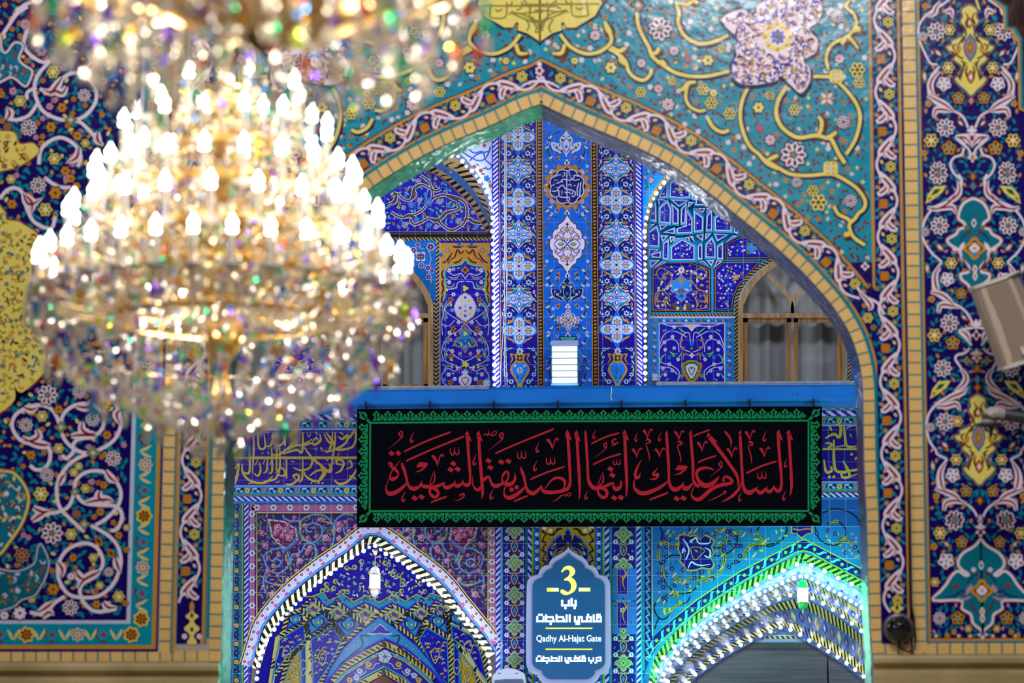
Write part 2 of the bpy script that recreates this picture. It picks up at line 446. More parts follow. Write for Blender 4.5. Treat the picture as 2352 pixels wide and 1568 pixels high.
def hw(P, xe):
    pts = [(p[0], p[2]) for p in P]
    return pts+[(P[-1][0], 0.02), (xe, 0.02), (xe, ZT), (apx[0], ZT)]
wall.prism(hw(Lw, XL), YW+.001, YW+TW); wall.prism(hw(Rw, XR), YW+.001, YW+TW)
WALL = wall.build('wall_front', PLASTER, kind='structure', label='front wall of patterned tile with a tall pointed archway', cat='wall')
# the lining of the archway
for P in (Lw, Rw):
    rv = MB()
    q = [(p[0], p[2]) for p in P]+[(P[-1][0], .02)]; n = len(q)
    sg = 1 if P is Rw else -1
    v = [(x-sg*.0, YW+.002, z) for x, z in q]+[(x-sg*.004, YW+.02, z-.002) for x, z in q]+[(x-sg*.004, YW+TW, z-.002) for x, z in q]
    rv.add(v, [(i, i+1, n+i+1, n+i) for i in range(n-1)]+[(n+i, n+i+1, 2*n+i+1, 2*n+i) for i in range(n-1)])
    rv.build('arch_lining', REVEAL if P is Rw else REVEAL2, WALL)

FRONTS = []
def front(name, p, **k): return p.build(name, T_FRONT, WALL, **k)
def sea(p, s, T, dx=0):   # helper: (s, T) with T to the right of a downward path
    return (s, -T)
def vine_band(p, path, u0, ph, per=166, wid=56, flip=1):
    """white running vine with leaves, rosettes and squares along a band"""
    bm = pathmap(path); tot = bm.tot
    p.mf = lambda s, t: bm(min(max(s, 0), tot-.01), -t*flip)
    k0 = -1; pts = []
    s = u0
    while s <= tot-4:
        a = 2*pi*(s-ph)/per; pts.append((s, -23*cos(a))); s += per/16
    n = int(tot/per)+2
    def ok(s): return u0+4 < s < tot-6
    rnd = random.Random(int(ph))
    for k in range(-1, n):
        for h in (0, 1):
            b = ph+per*k+h*per/2; m = -1 if h else 1
            if not ok(b): continue
            for ds, dT in ((-18, 8), (20, 22), (-6, 22), (38, 24), (30, -24), (10, -6), (-30, 24), (56, -4)):
                if ok(b+ds+8) and ok(b+ds-8): p.lens(b+ds, m*dT, 9, 3.4, rnd.random()*3, 'teal' if rnd.random() < .75 else 'tq', 1)
            if ok(b-34): p.lens(b-31, m*20, 7, 4, 1, 'gold', 2)
            if ok(b-10): p.lens(b-6, m*-11, 6, 3.4, .6, 'yel' if rnd.random() < .5 else 'cream', 2)
            p.z += 2
            if ok(b+16) and ok(b-12):
                if h == 0: p.ros(b+5, m*9, 13.5, 6, 'yel', 'brown', 'deep', 'olive')
                else: p.sq(b+7, m*9, 12, 0)
            if ok(b+38): p.ros(b+30, m*13, 7.5, 6, 'olive', 'lgrey')
            p.z -= 2
    p.z += 5
    p.rib(pts, 5.5, 'white', 0, 2)
    for k in range(-1, n):
        for h in (0, 1):
            b = ph+per*k+h*per/2; m = -1 if h else 1
            if ok(b+18) and ok(b+72):
                p.sleaf([(b+18, m*-17), (b+30, m*-8), (b+44, m*4), (b+56, m*13), (b+66, m*19)], 19)
                p.sleaf([(b+36, m*0), (b+52, m*-1), (b+61, m*-8), (b+66, m*-17), (b+63, m*-23)], 16)
                p.sleaf([(b+26, m*-12), (b+38, m*-14), (b+44, m*-20)], 7)
                p.sleaf([(b+46, m*6), (b+60, m*5), (b+70, m*1)], 8)
    p.z -= 5; p.mf = None

# ---- vertical strips, shared by both sides
p = Pat(YW)
def vstrip(p, u0, u1, col, y0, y1, dz=0):
    p.poly([(vx(u0, y0), y0), (vx(u1, y0), y0), (vx(u1, y1), y1), (vx(u0, y1), y1)], col, dz)
p.z = 1
TOP = -140
# brick kerbs: straight strips, arch strips, bottom rows
for u, y1 in ((2086, 1500), (ux(390, 1000), 1500)):
    p.bricks([(vx(u, TOP), TOP), (vx(u, 700), 700), (vx(u, y1), y1)], 28 if u > 1000 else 25, 27.8, gw=4)
for sd in (1, -1):
    o = off(sd, 13)
    if sd > 0: p.bricks(o, 25, 27.5, n=1)
    else: p.bricks(o, 27, 27.5, n=1)
p.bricks([(2004, 1488), (2200, 1488), (2420, 1487)], 27, 29.5, n=1)
p.bricks([(-60, 1507), (250, 1507), (510, 1506)], 23, 28.2, n=1)
front('brick_border', p)

# ---- vine borders
p = Pat(YW)
p.z = 1
for sd in (1, -1):
    a = off(sd, 96); b = off(sd, 26); a2 = [q for q in a if q[1] < 1478]; b2 = [q for q in b if q[1] < 1478]
    for i in range(min(len(a2), len(b2))-1):
        p.poly([a2[i], a2[i+1], b2[i+1], b2[i]], 'navy')
p.z = 2
for sd in (1, -1):
    y1 = 700
    for t, w, c in ((30, 7, 'teal'), (36.5, 5, 'gold')):
        p.rib([q for q in off(sd, t) if q[1] < 1478], w, c, 0, 1)
    p.rib([q for q in off(sd, 90) if q[1] < 668], 6, 'gold', 6, 1)
    e = [q for q in off(sd, 60) if 590 < q[1] < 1000]; um = 2040 if sd > 0 else ux(450, 1000)
    p.poly(e+[(vx(um, y), y) for y in (1000, 600)], 'navy', -1.5)
for u0, u1, uo, yt in ((2001, 2059, 2062.5, TOP), (ux(416, 1000), ux(471, 1000), ux(411, 1000), TOP)):
    vstrip(p, u0, u1, 'navy', TOP, 1478, 2)
    sg = 1 if u0 > 1000 else -1
    vstrip(p, uo-2.5, uo+2.5, 'gold', TOP, 1500, 3)
    vstrip(p, uo+sg*3.5, uo+sg*8.5, 'deep' if sg > 0 else 'bgrey', TOP, 1500, 3)
    if sg > 0:
        vstrip(p, 2101, 2106, 'teal', TOP, 1478, 3); vstrip(p, 2106, 2110.5, 'gold', TOP, 1478, 3)
        vstrip(p, 1994, 2000, 'gold', TOP, 660, 3)
    else:
        vstrip(p, ux(474, 1000), ux(480, 1000), 'gold', 680, 1478, 3); vstrip(p, ux(480, 1000), ux(485, 1000), 'bgrey', 680, 1478, 3)
p.z = 6
vine_band(p, [(vx(2030, y), y) for y in range(-130, 1420, 10)], 0, 46+130-166)
vine_band(p, [(vx(ux(443, 1000), y), y) for y in range(-130, 1400, 10)], 0, 46+130-166+14, wid=52, flip=1)
for sd in (1, -1):
    q = [q for q in off(sd, 63) if q[1] < 712]
    vine_band(p, q, 6, 40, flip=sd)
# where the two bands meet
p.z = 11
for f in (lambda q: q, lambda q: [(2*1243-x+12, y) for x, y in q]):
    p.rib(f([(1968, 660), (1985, 680), (2006, 690), (2019, 700), (2030, 722)]), 5.5, 'white', 0, 5); p.sleaf(f([(1975, 672), (1992, 690), (2000, 704), (1994, 714)]), 15)
    for x, y, r, c in ((1993, 730, 13, 'yel'), (2006, 752, 8, 'olive'), (2023, 760, 6, 'pink'), (1985, 702, 6, 'gold'), (2012, 662, 6, 'org'), (1996, 655, 5, 'olive')): a = f([(x, y)])[0]; p.ros(a[0], a[1], r, 6, c, 'brown', None, 'olive' if r > 10 else None)
    for x, y, t in ((2010, 722, 1), (1982, 718, 2), (2016, 735, .4), (2028, 690, 1.4), (1998, 772, 2), (2012, 640, .8), (2020, 660, 2.2), (2010, 790, 1)): a = f([(x, y)])[0]; p.lens(a[0], a[1], 9, 3.4, t, 'teal')
# finials at the foot of both vertical bands
for x in (441, 2060):
    yb = 1395 if x < 1000 else 1377
    p.z = 8
    p.lob(x, yb+20, 15, 4, .2, 'yel', 0); p.lob(x, yb+48, 18, 4, .15, 'yel', 0); p.lob(x, yb+76, 13, 3, .2, 'yel', 0, .5)
    p.lens(x, yb-2, 14, 6, pi/2, 'gold', 0)
    for d in (18, 50): p.lens(x, yb+d, 7, 4, pi/2, 'brown', 1)
    for d in (-17, 17): p.ros(x+d, yb+66, 7, 5, 'white', 'pink')
# apex palmette
p.z = 14
p.lob(1239, 163, 11, 5, .15, 'white'); p.circ(1239, 163, 5, 'red', 1); p.lens(1239, 148, 7, 6, pi/2, 'white'); p.lob(1239, 178, 8, 4, .15, 'white'); p.circ(1239, 176, 3, 'red', 1)
p.rib([(1195, 202), (1215, 190), (1239, 187), (1262, 190), (1285, 202)], [3, 5, 6, 5, 3], 'white')
front('vine_border', p)

# ---- spandrel: turquoise field, yellow scrolls, white medallion, yellow cartouche
p = Pat(YW)
UL = 489
SPR = [(1243, TOP)]+[(1996, TOP), (vx(1996, 300), 300), (vx(1996, 655), 655)]+[q for q in off(1, 88) if q[1] < 640][::-1]
SPL = [(1243, TOP)]+[(480, TOP), (480, 300), (478, 640)]+[q for q in off(-1, 88) if q[1] < 640][::-1]
p.z = 0; p.poly(SPR, 'tq'); p.poly(SPL[::-1], 'tq')
def fill_sp(x, y, r):
    k = r.random()
    if k < .60: p.lens(x, y, 5+3*r.random(), 2.6+1.2*r.random(), r.random()*pi, lin('6e2436'), 1)
    elif k < .70: p.lens(x, y, 7, 3.5, r.random()*pi, 'teal', 1)
    elif k < .78: p.ros(x, y, 6.5, 5, 'white', 'pink')
    elif k < .88: p.ros(x, y, 6, 5, 'org', 'brown')
    elif k < .94: p.lens(x, y, 6, 4, r.random()*pi, 'cream', 1)
    else: p.lob(x, y, 5, 4, .2, 'yel', 1)
p.z = 1
p.scatter(SPR, 15.5, fill_sp, 3, 9); p.scatter(SPL, 15.5, fill_sp, 4, 9)
z3, z4, z8 = Z(1200, 0), Z(1752, 0), Z(1752, 400)
def both(fn):
    fn(lambda pts: pts)
    fn(lambda pts: [(2*1241-x, y) for x, y in pts])
SC_V = [(z3(340, 310, 430, 420, 550, 480, 650, 480, 740, 440, 800, 370, 780, 280, 740, 200), 8),
        (z3(780, 440, 860, 490, 930, 560, 960, 650, 1030, 710, 1100, 720, 1150, 670, 1160, 620), 8),
        (z3(1030, 30, 1030, 120, 1040, 220, 1080, 320, 1140, 430, 1170, 510, 1270, 590, 1390, 660, 1550, 690, 1700, 680, 1860, 640), 8),
        (z3(1380, 20, 1410, 120, 1400, 200, 1450, 310, 1550, 380, 1680, 390, 1850, 320), 8),
        (z3(1550, 740, 1490, 760, 1470, 880, 1510, 960, 1590, 1000, 1650, 990), 7),
        (z3(2030, 790, 1980, 900, 1960, 1050, 1990, 1200, 2050, 1320, 2130, 1390, 2200, 1470, 2300, 1520), 8),
        (z3(1670, 1070, 1720, 1150, 1800, 1190, 1860, 1170), 8),
        (z4(780, 0, 750, 60, 820, 130, 840, 220, 790, 300, 740, 340, 640, 390, 590, 450, 570, 530, 590, 630), 7),
        (z4(430, 690, 540, 690, 620, 700, 720, 780, 820, 900, 870, 1010, 870, 1120, 830, 1260, 750, 1390), 8),
        (z4(200, 800, 140, 900, 120, 1020, 160, 1130, 250, 1210, 340, 1240, 470, 1220, 560, 1240, 620, 1260, 680, 1380, 740, 1470), 9),
        (z4(0, 1430, 120, 1500, 250, 1568, 420, 1580, 620, 1568, 770, 1640, 860, 1710, 920, 1808, 910, 1878, 860, 1920), 8),
        (z8(860, 350, 830, 400, 780, 450, 790, 520, 830, 580, 920, 640), 8), (z8(640, 290, 680, 360, 760, 400, 800, 440), 8),
        (z4(1920, 0, 1940, 60, 1950, 90), 5)]
LEAFS = [z3(740, 210, 760, 260, 790, 300, 770, 240, 730, 190), z3(800, 420, 870, 460, 930, 430), z3(900, 500, 880, 540, 930, 580), z3(1150, 470, 1200, 480, 1230, 430), z3(1210, 570, 1260, 560, 1280, 600),
         z3(1400, 30, 1480, 40, 1540, 10, 1580, 30), z3(1410, 810, 1450, 800, 1490, 750, 1560, 740), z4(500, 1050, 530, 1100, 510, 1200, 450, 1230), z4(560, 1240, 620, 1220, 660, 1190), z4(830, 240, 870, 265, 800, 280), z4(740, 350, 710, 400, 760, 330, 830, 400, 860, 445),
         z8(760, 520, 740, 550, 800, 530), z3(2200, 1450, 2250, 1420, 2300, 1400), z3(270, 480, 350, 480, 380, 400)]
p.z = 6
def dv(f):
    for pts, w in SC_V: p.rib([(a+1.6, b+1.2) for a, b in f(pts)], w+8, 'deep', 0, 4)
    for pts in LEAFS: p.rib([(a+3, b+2) for a, b in f(pts)], [16, 24, 21, 16, 8][:len(pts)], 'brown', .6, 3)
both(dv)
p.z = 8
def dv(f):
    for pts, w in SC_V: p.rib(f(pts), w, 'yel', 0, 5)
    for pts in LEAFS: p.rib(f(pts), [5, 9, 8, 6, 2][:len(pts)], 'yel', 1, 4)
both(dv)
SFL = [('l', 1240, 260, 110, z3), ('l', 275, 1395, 122, z4), ('l', 670, 150, 62, z4), ('l', 725, 1100, 65, z4), ('l', 790, 240, 62, z8), ('l', 305, 75, 50, z8), ('y', 1625, 805, 58, z3), ('y', 1865, 1025, 58, z3), ('y', 1350, 735, 38, z3), ('y', 1065, 830, 52, z3), ('y', 2230, 860, 42, z3),
       ('y', 1790, 440, 38, z3), ('o', 795, 610, 55, z3), ('o', 1670, 545, 52, z3), ('o', 2125, 970, 52, z3), ('y', 850, 630, 75, z4), ('y', 865, 745, 55, z4), ('y', 60, 860, 42, z4), ('y', 450, 150, 55, z8), ('y', 500, 255, 82, z8), ('p', 1310, 940, 60, z3), ('p', 2230, 1260, 50, z3),
       ('p', 1365, 460, 45, z3), ('p', 1225, 800, 42, z3), ('r', 1490, 535, 34, z3), ('r', 2140, 1160, 36, z3), ('p', 690, 530, 45, z4), ('g', 660, 690, 70, z4), ('g', 610, 1520, 75, z4), ('p', 655, 320, 50, z3), ('p', 1070, 570, 42, z3), ('n', 1040, 45, 75, z3), ('s', 575, 890, 75, z4), ('o', 470, 550, 34, z3), ('y', 285, 990, 55, z4), ('a', 920, 830, 40, z8), ('y', 1700, 930, 60, z3), ('o', 1720, 840, 36, z3)]
p.z = 11
def dv(f):
    for k, x, y, r, z in SFL:
        x, y = f([z.p(x, y)])[0]; r = r/3.92
        if k == 'l': p.lotus(x, y, r)
        elif k == 'y': p.ros(x, y, r, 6, 'yel', 'brown', 'teal', 'brown')
        elif k == 'o': p.ros(x, y, r, 6, 'yel', 'navy', 'deep')
        elif k == 'p': p.ros(x, y, r, 7, 'white', 'red', 'deep', 'pink')
        elif k == 'r': p.ros(x, y, r, 6, 'rose', 'org')
        elif k == 'g': p.sq(x, y, r, 0, 'yel', 'gold'); p.circ(x, y, r*.3, 'lgrey', 3)
        elif k == 'n': p.lob(x, y, r, 4, .2, 'deep'); p.lob(x, y, r*.75, 4, .2, 'olive', 1); p.circ(x, y, r*.3, 'lgrey', 2)
        elif k == 'a': p.lob(x, y, r, 4, .2, 'white'); p.circ(x, y, r*.4, 'red', 1)
        elif k == 's':
            for i in range(8): p.lens(x+r*.55*cos(i*pi/4), y+r*.55*sin(i*pi/4), r*.45, r*.2, i*pi/4, ('org', 'white')[i % 2], 1)
both(dv)
# white medallion with dark tracery
MED = [(1657, 46), (1700, 22), (1720, 28), (1731, 33), (1738, 28), (1738, 15), (1761, 3), (1790, -6), (1800, 3), (1808, 15), (1813, 0), (1820, -12), (1870, -12), (1882, 0), (1887, 31), (1874, 54), (1858, 66), (1864, 77), (1877, 92), (1874, 120), (1859, 130), (1846, 138), (1849, 148), (1860, 158), (1859, 189), (1839, 215), (1815, 195), (1790, 174), (1786, 184), (1761, 191), (1725, 196), (1697, 190), (1685, 173), (1682, 148), (1692, 128), (1690, 107), (1697, 92)]
def dm(f):
    p.z = 16; m = f(MED)
    cx, cy = f([(1780, 92)])[0]
    p.poly([(cx+(x-cx)*1.075, cy+(y-cy)*1.075) for x, y in cr(m, 3, True)[:-1]], 'deep')
    p.poly(cr(m, 3, True)[:-1], 'white', 1)
    rnd = random.Random(5)
    def fl(x, y, r):
        if hypot(x-cx, y-cy) > 38:
            a = r.random()*6
            p.rib([(x+7*cos(a+t)*(.4+t/4), y+7*sin(a+t)*(.4+t/4)) for t in (0, 1, 2, 3)], [3.4, 5.2, 5, 2.4], 'vio' if r.random() < .75 else 'deep', 2, 3)
            if r.random() < .6: p.lens(x+4, y+3, 5.5, 3.2, a, 'gold', 3)
    p.scatter(m, 11, fl, 8, 4)
    p.lob(cx+6, cy-6, 35, 8, .06, 'yel', 3); p.lob(cx+6, cy-6, 23, 8, .1, 'white', 4); p.lob(cx+6, cy-6, 19, 8, .16, 'vio', 5); p.lob(cx+6, cy-6, 9, 6, .2, 'teal', 6); p.circ(cx+6, cy-6, 4, 'red', 7)
    for i in range(8): p.circ(cx+6+29*cos(i*pi/4), cy-6+29*sin(i*pi/4), 4, 'gold', 4, 7)
both(dm)
CART = [(1238, 98), (1251, 89), (1269, 77), (1291, 70), (1289, 54), (1294, 51), (1302, 64), (1322, 64), (1343, 51), (1366, 38), (1377, 18), (1383, 8), (1372, -14), (1366, -60), (1350, -110), (1238, -130)]
full = CART+[(2*1240-x, y) for x, y in CART[::-1]]
p.z = 16
p.poly([(1240+(x-1240)*1.045, 20+(y-20)*1.07) for x, y in full], 'deep'); p.poly(full, 'yel', 1)
tx = [z3(0, 45, 340, 42, 690, 40), z3(70, 110, 70, 160, 140, 190, 200, 180, 260, 130, 380, 100, 420, 120), z3(90, 150, 120, 240, 180, 280, 150, 200, 100, 210), z3(440, 10, 450, 140, 560, 150, 600, 130), z3(110, 95, 220, 100, 330, 110, 400, 90), z3(580, 20, 590, 130), z3(200, 190, 320, 140, 390, 110), z3(390, 0, 400, 30, 440, 40), z3(10, 0, 60, 60, 70, 120), z3(20, 160, 60, 230, 40, 280),
      z3(480, 70, 520, 90, 540, 70), z3(220, 20, 230, 90), z3(300, 0, 310, 60, 350, 80)]
for q in tx:
    p.rib(q, 4, 'olive', 2); p.rib([(2*1238-x, y+4) for x, y in q], 4, 'olive', 2)
front('spandrel_tiles', p)

# ---- right panel, mirror-symmetric about its own middle
p = Pat(YW)
AX = 2225.5
PR = [(vx(2111, TOP), TOP), (2400, TOP), (2400, 1472), (vx(2111, 1472), 1472)]
p.z = 0; p.poly(PR, 'navy')
zr = Z(1752, 800); zb = Z(1752, 1168)
def mirr(pts): return [(vx(2*AX-ux(x, y), y), y) for x, y in pts]
def two(fn):
    fn(lambda q: q, 1); fn(mirr, -1)
p.z = 1
HALF = [(vx(2113, -100), -100), (vx(AX, -100), -100), (vx(AX, 1466), 1466), (vx(2113, 1466), 1466)]
SEEDS = []
HALF2 = HALF
def fr(x, y, r): SEEDS.append((x, y, r.random(), r.random()))
p.scatter(HALF, 14, fr, 11, 5)
def dv(f, m):
    for x, y, a, b in SEEDS:
        x, y = f([(x, y)])[0]; t = a*pi if m > 0 else pi-a*pi
        if b < .72: p.lens(x, y, 8, 3, t, 'teal', 0)
        elif b < .84: p.lens(x, y, 6.5, 3.6, t, 'gold', 1)
        elif b < .9: p.lens(x, y, 6, 3, t, 'pink', 1)
two(dv)
PER = 893.0    # the design repeats down the panel
def rp(z, *v): return z(*v)
RV = [ # white scrolls: (points, widths)
    ([(2189, -8), (2160, 14), (2128, 34), (2110, 62), (2112, 92), (2124, 122), (2137, 145), (2153, 148)], 4.5),
    (z4(1590, 600, 1520, 680, 1490, 780, 1510, 880, 1600, 960, 1720, 1000, 1800, 1050, 1850, 1150), 5),
    (z4(1870, 1210, 1760, 1220, 1740, 1240, 1790, 1290, 1850, 1340, 1870, 1400), 5),
    (z4(1810, 1330, 1790, 1390, 1720, 1420, 1690, 1480, 1720, 1560, 1790, 1620), 5),
    (z8(1760, 0, 1790, 60, 1760, 170, 1680, 240, 1560, 290, 1470, 390, 1435, 520, 1460, 620, 1530, 720, 1560, 745, 1610, 790), 5),
    (z8(1610, 790, 1550, 880, 1530, 980, 1550, 1070, 1640, 1130, 1750, 1180, 1830, 1240, 1890, 1340), 5),
    (z8(1900, 1380, 1790, 1400, 1770, 1420, 1830, 1480, 1880, 1540), 5),
    (zr(1860, 0, 1820, 40, 1750, 60, 1735, 100, 1780, 170, 1810, 250, 1800, 330, 1710, 410, 1590, 480, 1500, 580, 1475, 700, 1500, 830, 1560, 920, 1570, 950, 1660, 1000), 5),
    (zr(1660, 1000, 1590, 1090, 1570, 1190, 1600, 1280, 1700, 1330, 1820, 1390, 1900, 1460, 1950, 1568), 5)]
RL = [z4(1590, 640, 1520, 720, 1510, 800, 1560, 870), z4(1480, 860, 1560, 900, 1650, 950, 1740, 1020), z4(1540, 1060, 1560, 990, 1640, 990, 1720, 1010), z4(1600, 20, 1560, 70, 1540, 120, 1480, 160), z4(1640, 120, 1690, 100, 1710, 180), z4(1740, 1230, 1790, 1250, 1830, 1300), z4(1990, 1230, 1930, 1250, 1880, 1330),
      z8(1760, 60, 1770, 160, 1700, 230, 1640, 240), z8(1480, 300, 1580, 310, 1680, 250, 1740, 160), z8(1520, 320, 1640, 300, 1710, 300, 1740, 370), z8(1590, 830, 1550, 910, 1560, 1010, 1600, 1060), z8(1510, 1060, 1600, 1080, 1660, 1120, 1740, 1200), z8(1580, 1250, 1600, 1180, 1680, 1180, 1780, 1210), z8(1790, 1410, 1840, 1450, 1870, 1520),
      zr(1790, 190, 1830, 260, 1800, 330, 1720, 380), zr(1560, 520, 1650, 520, 1740, 500, 1785, 570), zr(1600, 500, 1690, 440, 1790, 400, 1850, 350), zr(1640, 1030, 1600, 1120, 1610, 1230, 1650, 1290), zr(1550, 1260, 1640, 1290, 1730, 1330, 1800, 1400), zr(1630, 1460, 1650, 1390, 1740, 1370, 1860, 1410)]
p.z = 5
def dv(f, m):
    for q, w_ in RV: p.rib(f(q), w_, 'white', 0, 6)
    for q in RL: p.sleaf(f(q), 15)
two(dv)
RF = [('l', 1560, 285, 88, z4), ('l', 1440, 330, 45, z4), ('y', 1680, 270, 55, z4), ('y', 1670, 610, 58, z4), ('w', 1630, 755, 70, z4), ('o', 1760, 885, 58, z4), ('l', 1645, 1150, 88, z4), ('y', 1515, 1265, 68, z4), ('o', 1675, 1335, 68, z4), ('a', 1580, 480, 60, z4), ('b', 1455, 690, 60, z4), ('a', 1780, 1110, 50, z4), ('s', 1490, 935, 32, z4), ('s', 1450, 1380, 32, z4), ('s', 1460, 55, 32, z4), ('l', 1580, 1530, 80, z4),
      ('l', 1580, 10, 88, z8), ('L', 1550, 175, 90, z8), ('l', 1590, 465, 88, z8), ('l', 1460, 520, 42, z8), ('a', 1595, 660, 68, z8), ('y', 1695, 800, 58, z8), ('w', 1660, 945, 68, z8), ('o', 1785, 1075, 55, z8), ('b', 1480, 850, 55, z8), ('s', 1520, 1125, 34, z8), ('l', 1680, 1340, 88, z8), ('y', 1545, 1450, 66, z8), ('o', 1710, 1520, 66, z8), ('a', 1810, 1290, 48, z8),
      ('l', 1620, 180, 85, zr), ('L', 1590, 360, 90, zr), ('l', 1640, 660, 88, zr), ('l', 1510, 710, 42, zr), ('y', 1750, 655, 55, zr), ('a', 1640, 870, 60, zr), ('y', 1740, 1000, 56, zr), ('w', 1710, 1140, 70, zr), ('o', 1830, 1285, 56, zr), ('b', 1530, 1060, 55, zr), ('s', 1560, 1330, 34, zr), ('l', 1730, 1535, 85, zr), ('t', 1835, 110, 40, zr), ('t', 1910, 190, 30, zr),
      ('l', 1725, 110, 90, zb), ('y', 1595, 220, 62, zb), ('o', 1790, 300, 58, zb), ('a', 1655, 320, 50, zb), ('w', 1650, 470, 78, zb), ('y', 1550, 660, 45, zb), ('l', 1590, 985, 62, zb), ('o', 1755, 985, 66, zb), ('y', 1850, 1080, 36, zb), ('s', 1540, 340, 36, zb), ('s', 1720, 1110, 28, zb), ('s', 1660, 1140, 25, zb)]
p.z = 8
def dv(f, m):
    for k, x, y, r, z in RF:
        x, y = f([z.p(x, y)])[0]; r = r/3.92
        if k in 'l': p.lotus(x, y, r)
        elif k == 'w': p.lotus(x, y, r, .4, 'red', 'green', 'white', 'white', 5)
        elif k == 'y': p.ros(x, y, r, 6, 'yel', 'white', 'deep', 'red')
        elif k == 'o': p.ros(x, y, r, 5, 'gold', 'turq', 'deep', 'brown', -pi/2)
        elif k == 's': p.ros(x, y, r, 5, 'gold', 'red')
        elif k == 't': p.lob(x, y, r, 4, .2, 'org', 0); p.circ(x, y, r*.45, 'turq', 1)
        elif k == 'a': p.alm(x, y, r*.9, r*.42, (.8 if m > 0 else pi-.8))
        elif k == 'b': p.alm(x, y, r, r*.42, (1.45 if m > 0 else pi-1.45), 'olive')
        elif k == 'L':
            s_ = m
            p.poly([(x-s_*22, y+24), (x-s_*16, y+2), (x-s_*2, y-16), (x+s_*26, y-18), (x+s_*16, y-2), (x-s_*2, y+12)], 'yel', 1)
            p.poly([(x-s_*10, y+6), (x-s_*2, y-9), (x+s_*14, y-12), (x+s_*6, y-1)], 'green', 2); p.poly([(x-s_*18, y+18), (x-s_*13, y+8), (x-s_*7, y+10)], 'red', 2)
two(dv)
def medal(half, cx, rings):
    """symmetric medallion from a half outline, nested outlines shrink towards the middle"""
    full = half+mirr(half)[::-1]; ys = [q[1] for q in full]; cy = (min(ys)+max(ys))/2
    for k, (g, col) in enumerate(rings):
        q = []
        n = len(full)
        fs = cr(full, 3, True)[:-1]; n = len(fs)
        for i in range(n):
            a, b = fs[i-2], fs[(i+2) % n]; d = hypot(b[0]-a[0], b[1]-a[1]) or 1
            q.append((fs[i][0]+(b[1]-a[1])/d*g, fs[i][1]-(b[0]-a[0])/d*g))
        p.poly(q, col, k)
    return cx, cy
def axx(y): return vx(AX, y)
# yellow lozenge medallions (two) and blue-green ones (two)
YM = z4(1850, 50, 1790, 90, 1800, 150, 1780, 200, 1830, 270, 1770, 340, 1700, 370, 1700, 405, 1650, 425, 1700, 480, 1740, 500, 1720, 540, 1790, 600, 1780, 680, 1730, 710, 1770, 770, 1820, 810, 1860, 855)
TM = z8(1875, 225, 1810, 260, 1770, 330, 1760, 400, 1810, 440, 1815, 480, 1760, 500, 1740, 540, 1660, 590, 1690, 640, 1770, 690, 1790, 760, 1850, 830, 1850, 880, 1780, 900, 1790, 950, 1850, 1000, 1880, 1060)
BM = zb(1955, 280, 1900, 340, 1800, 400, 1755, 480, 1780, 540, 1850, 590, 1820, 600, 1760, 560, 1700, 600, 1650, 680, 1600, 740, 1530, 825, 1780, 825, 1790, 900, 1870, 950, 1890, 1030, 1960, 1090, 1980, 1140)
YM2 = [(x+(axx(y+895)-axx(y)), y+895-1) for x, y in YM]
for half in (YM, YM2):
    p.z = 13
    cy = (half[0][1]+half[-1][1])/2; cx = axx(cy)
    medal(half, cx, [(-4.5, lin('8a4a1e')), (-1.5, 'teal'), (1, 'yel')])
    p.z = 17
    for d, r, c in ((-62, 8, 'org'), (62, 10, 'org')):
        p.lens(axx(cy+d), cy+d, r*1.7, r, pi/2, 'brown'); p.lens(axx(cy+d), cy+d, r*1.4, r*.7, pi/2, c, 1); p.lens(axx(cy+d), cy+d, r*.7, r*.42, pi/2, 'white', 2)
    p.lens(cx, cy-5, 34, 17, pi/2, 'teal'); p.lens(cx, cy-5, 25, 13, pi/2, lin('b06a86'), 1); p.lens(cx, cy-5, 16, 8, pi/2, 'olive', 2); p.lens(cx, cy-5, 7, 4, pi/2, 'gold', 3)
    for m in (-1, 1):
        for q in ([(30, -14), (40, -8), (34, 4)], [(22, -34), (14, -26), (20, -16)], [(6, 36), (10, 50), (6, 66)], [(20, 70), (26, 62), (18, 56)], [(6, -50), (10, -62), (4, -74)], [(44, 2), (38, 8), (30, 12)], [(22, 24), (14, 30), (18, 38)]): p.rib([(cx+m*a, cy+b) for a, b in q], [2, 5, 2], ('brown', 'mbrown', 'olive')[len(q[0]) % 2+(q[0][0] % 2)], .5, 3)
        for q in ([(18, -60), (9, -36), (22, -20), (32, -2)], [(8, 28), (16, 44), (22, 64)], [(12, -88), (5, -74), (9, -64)], [(34, 2), (28, 14), (16, 20)]):
            p.rib([(cx+m*a, cy+b) for a, b in q], [1.5, 4, 4, 2][:len(q)], 'brown', 0, 3)
        p.lens(cx+m*26, cy, 12, 5, pi/2-.3*m, 'gold', 1)
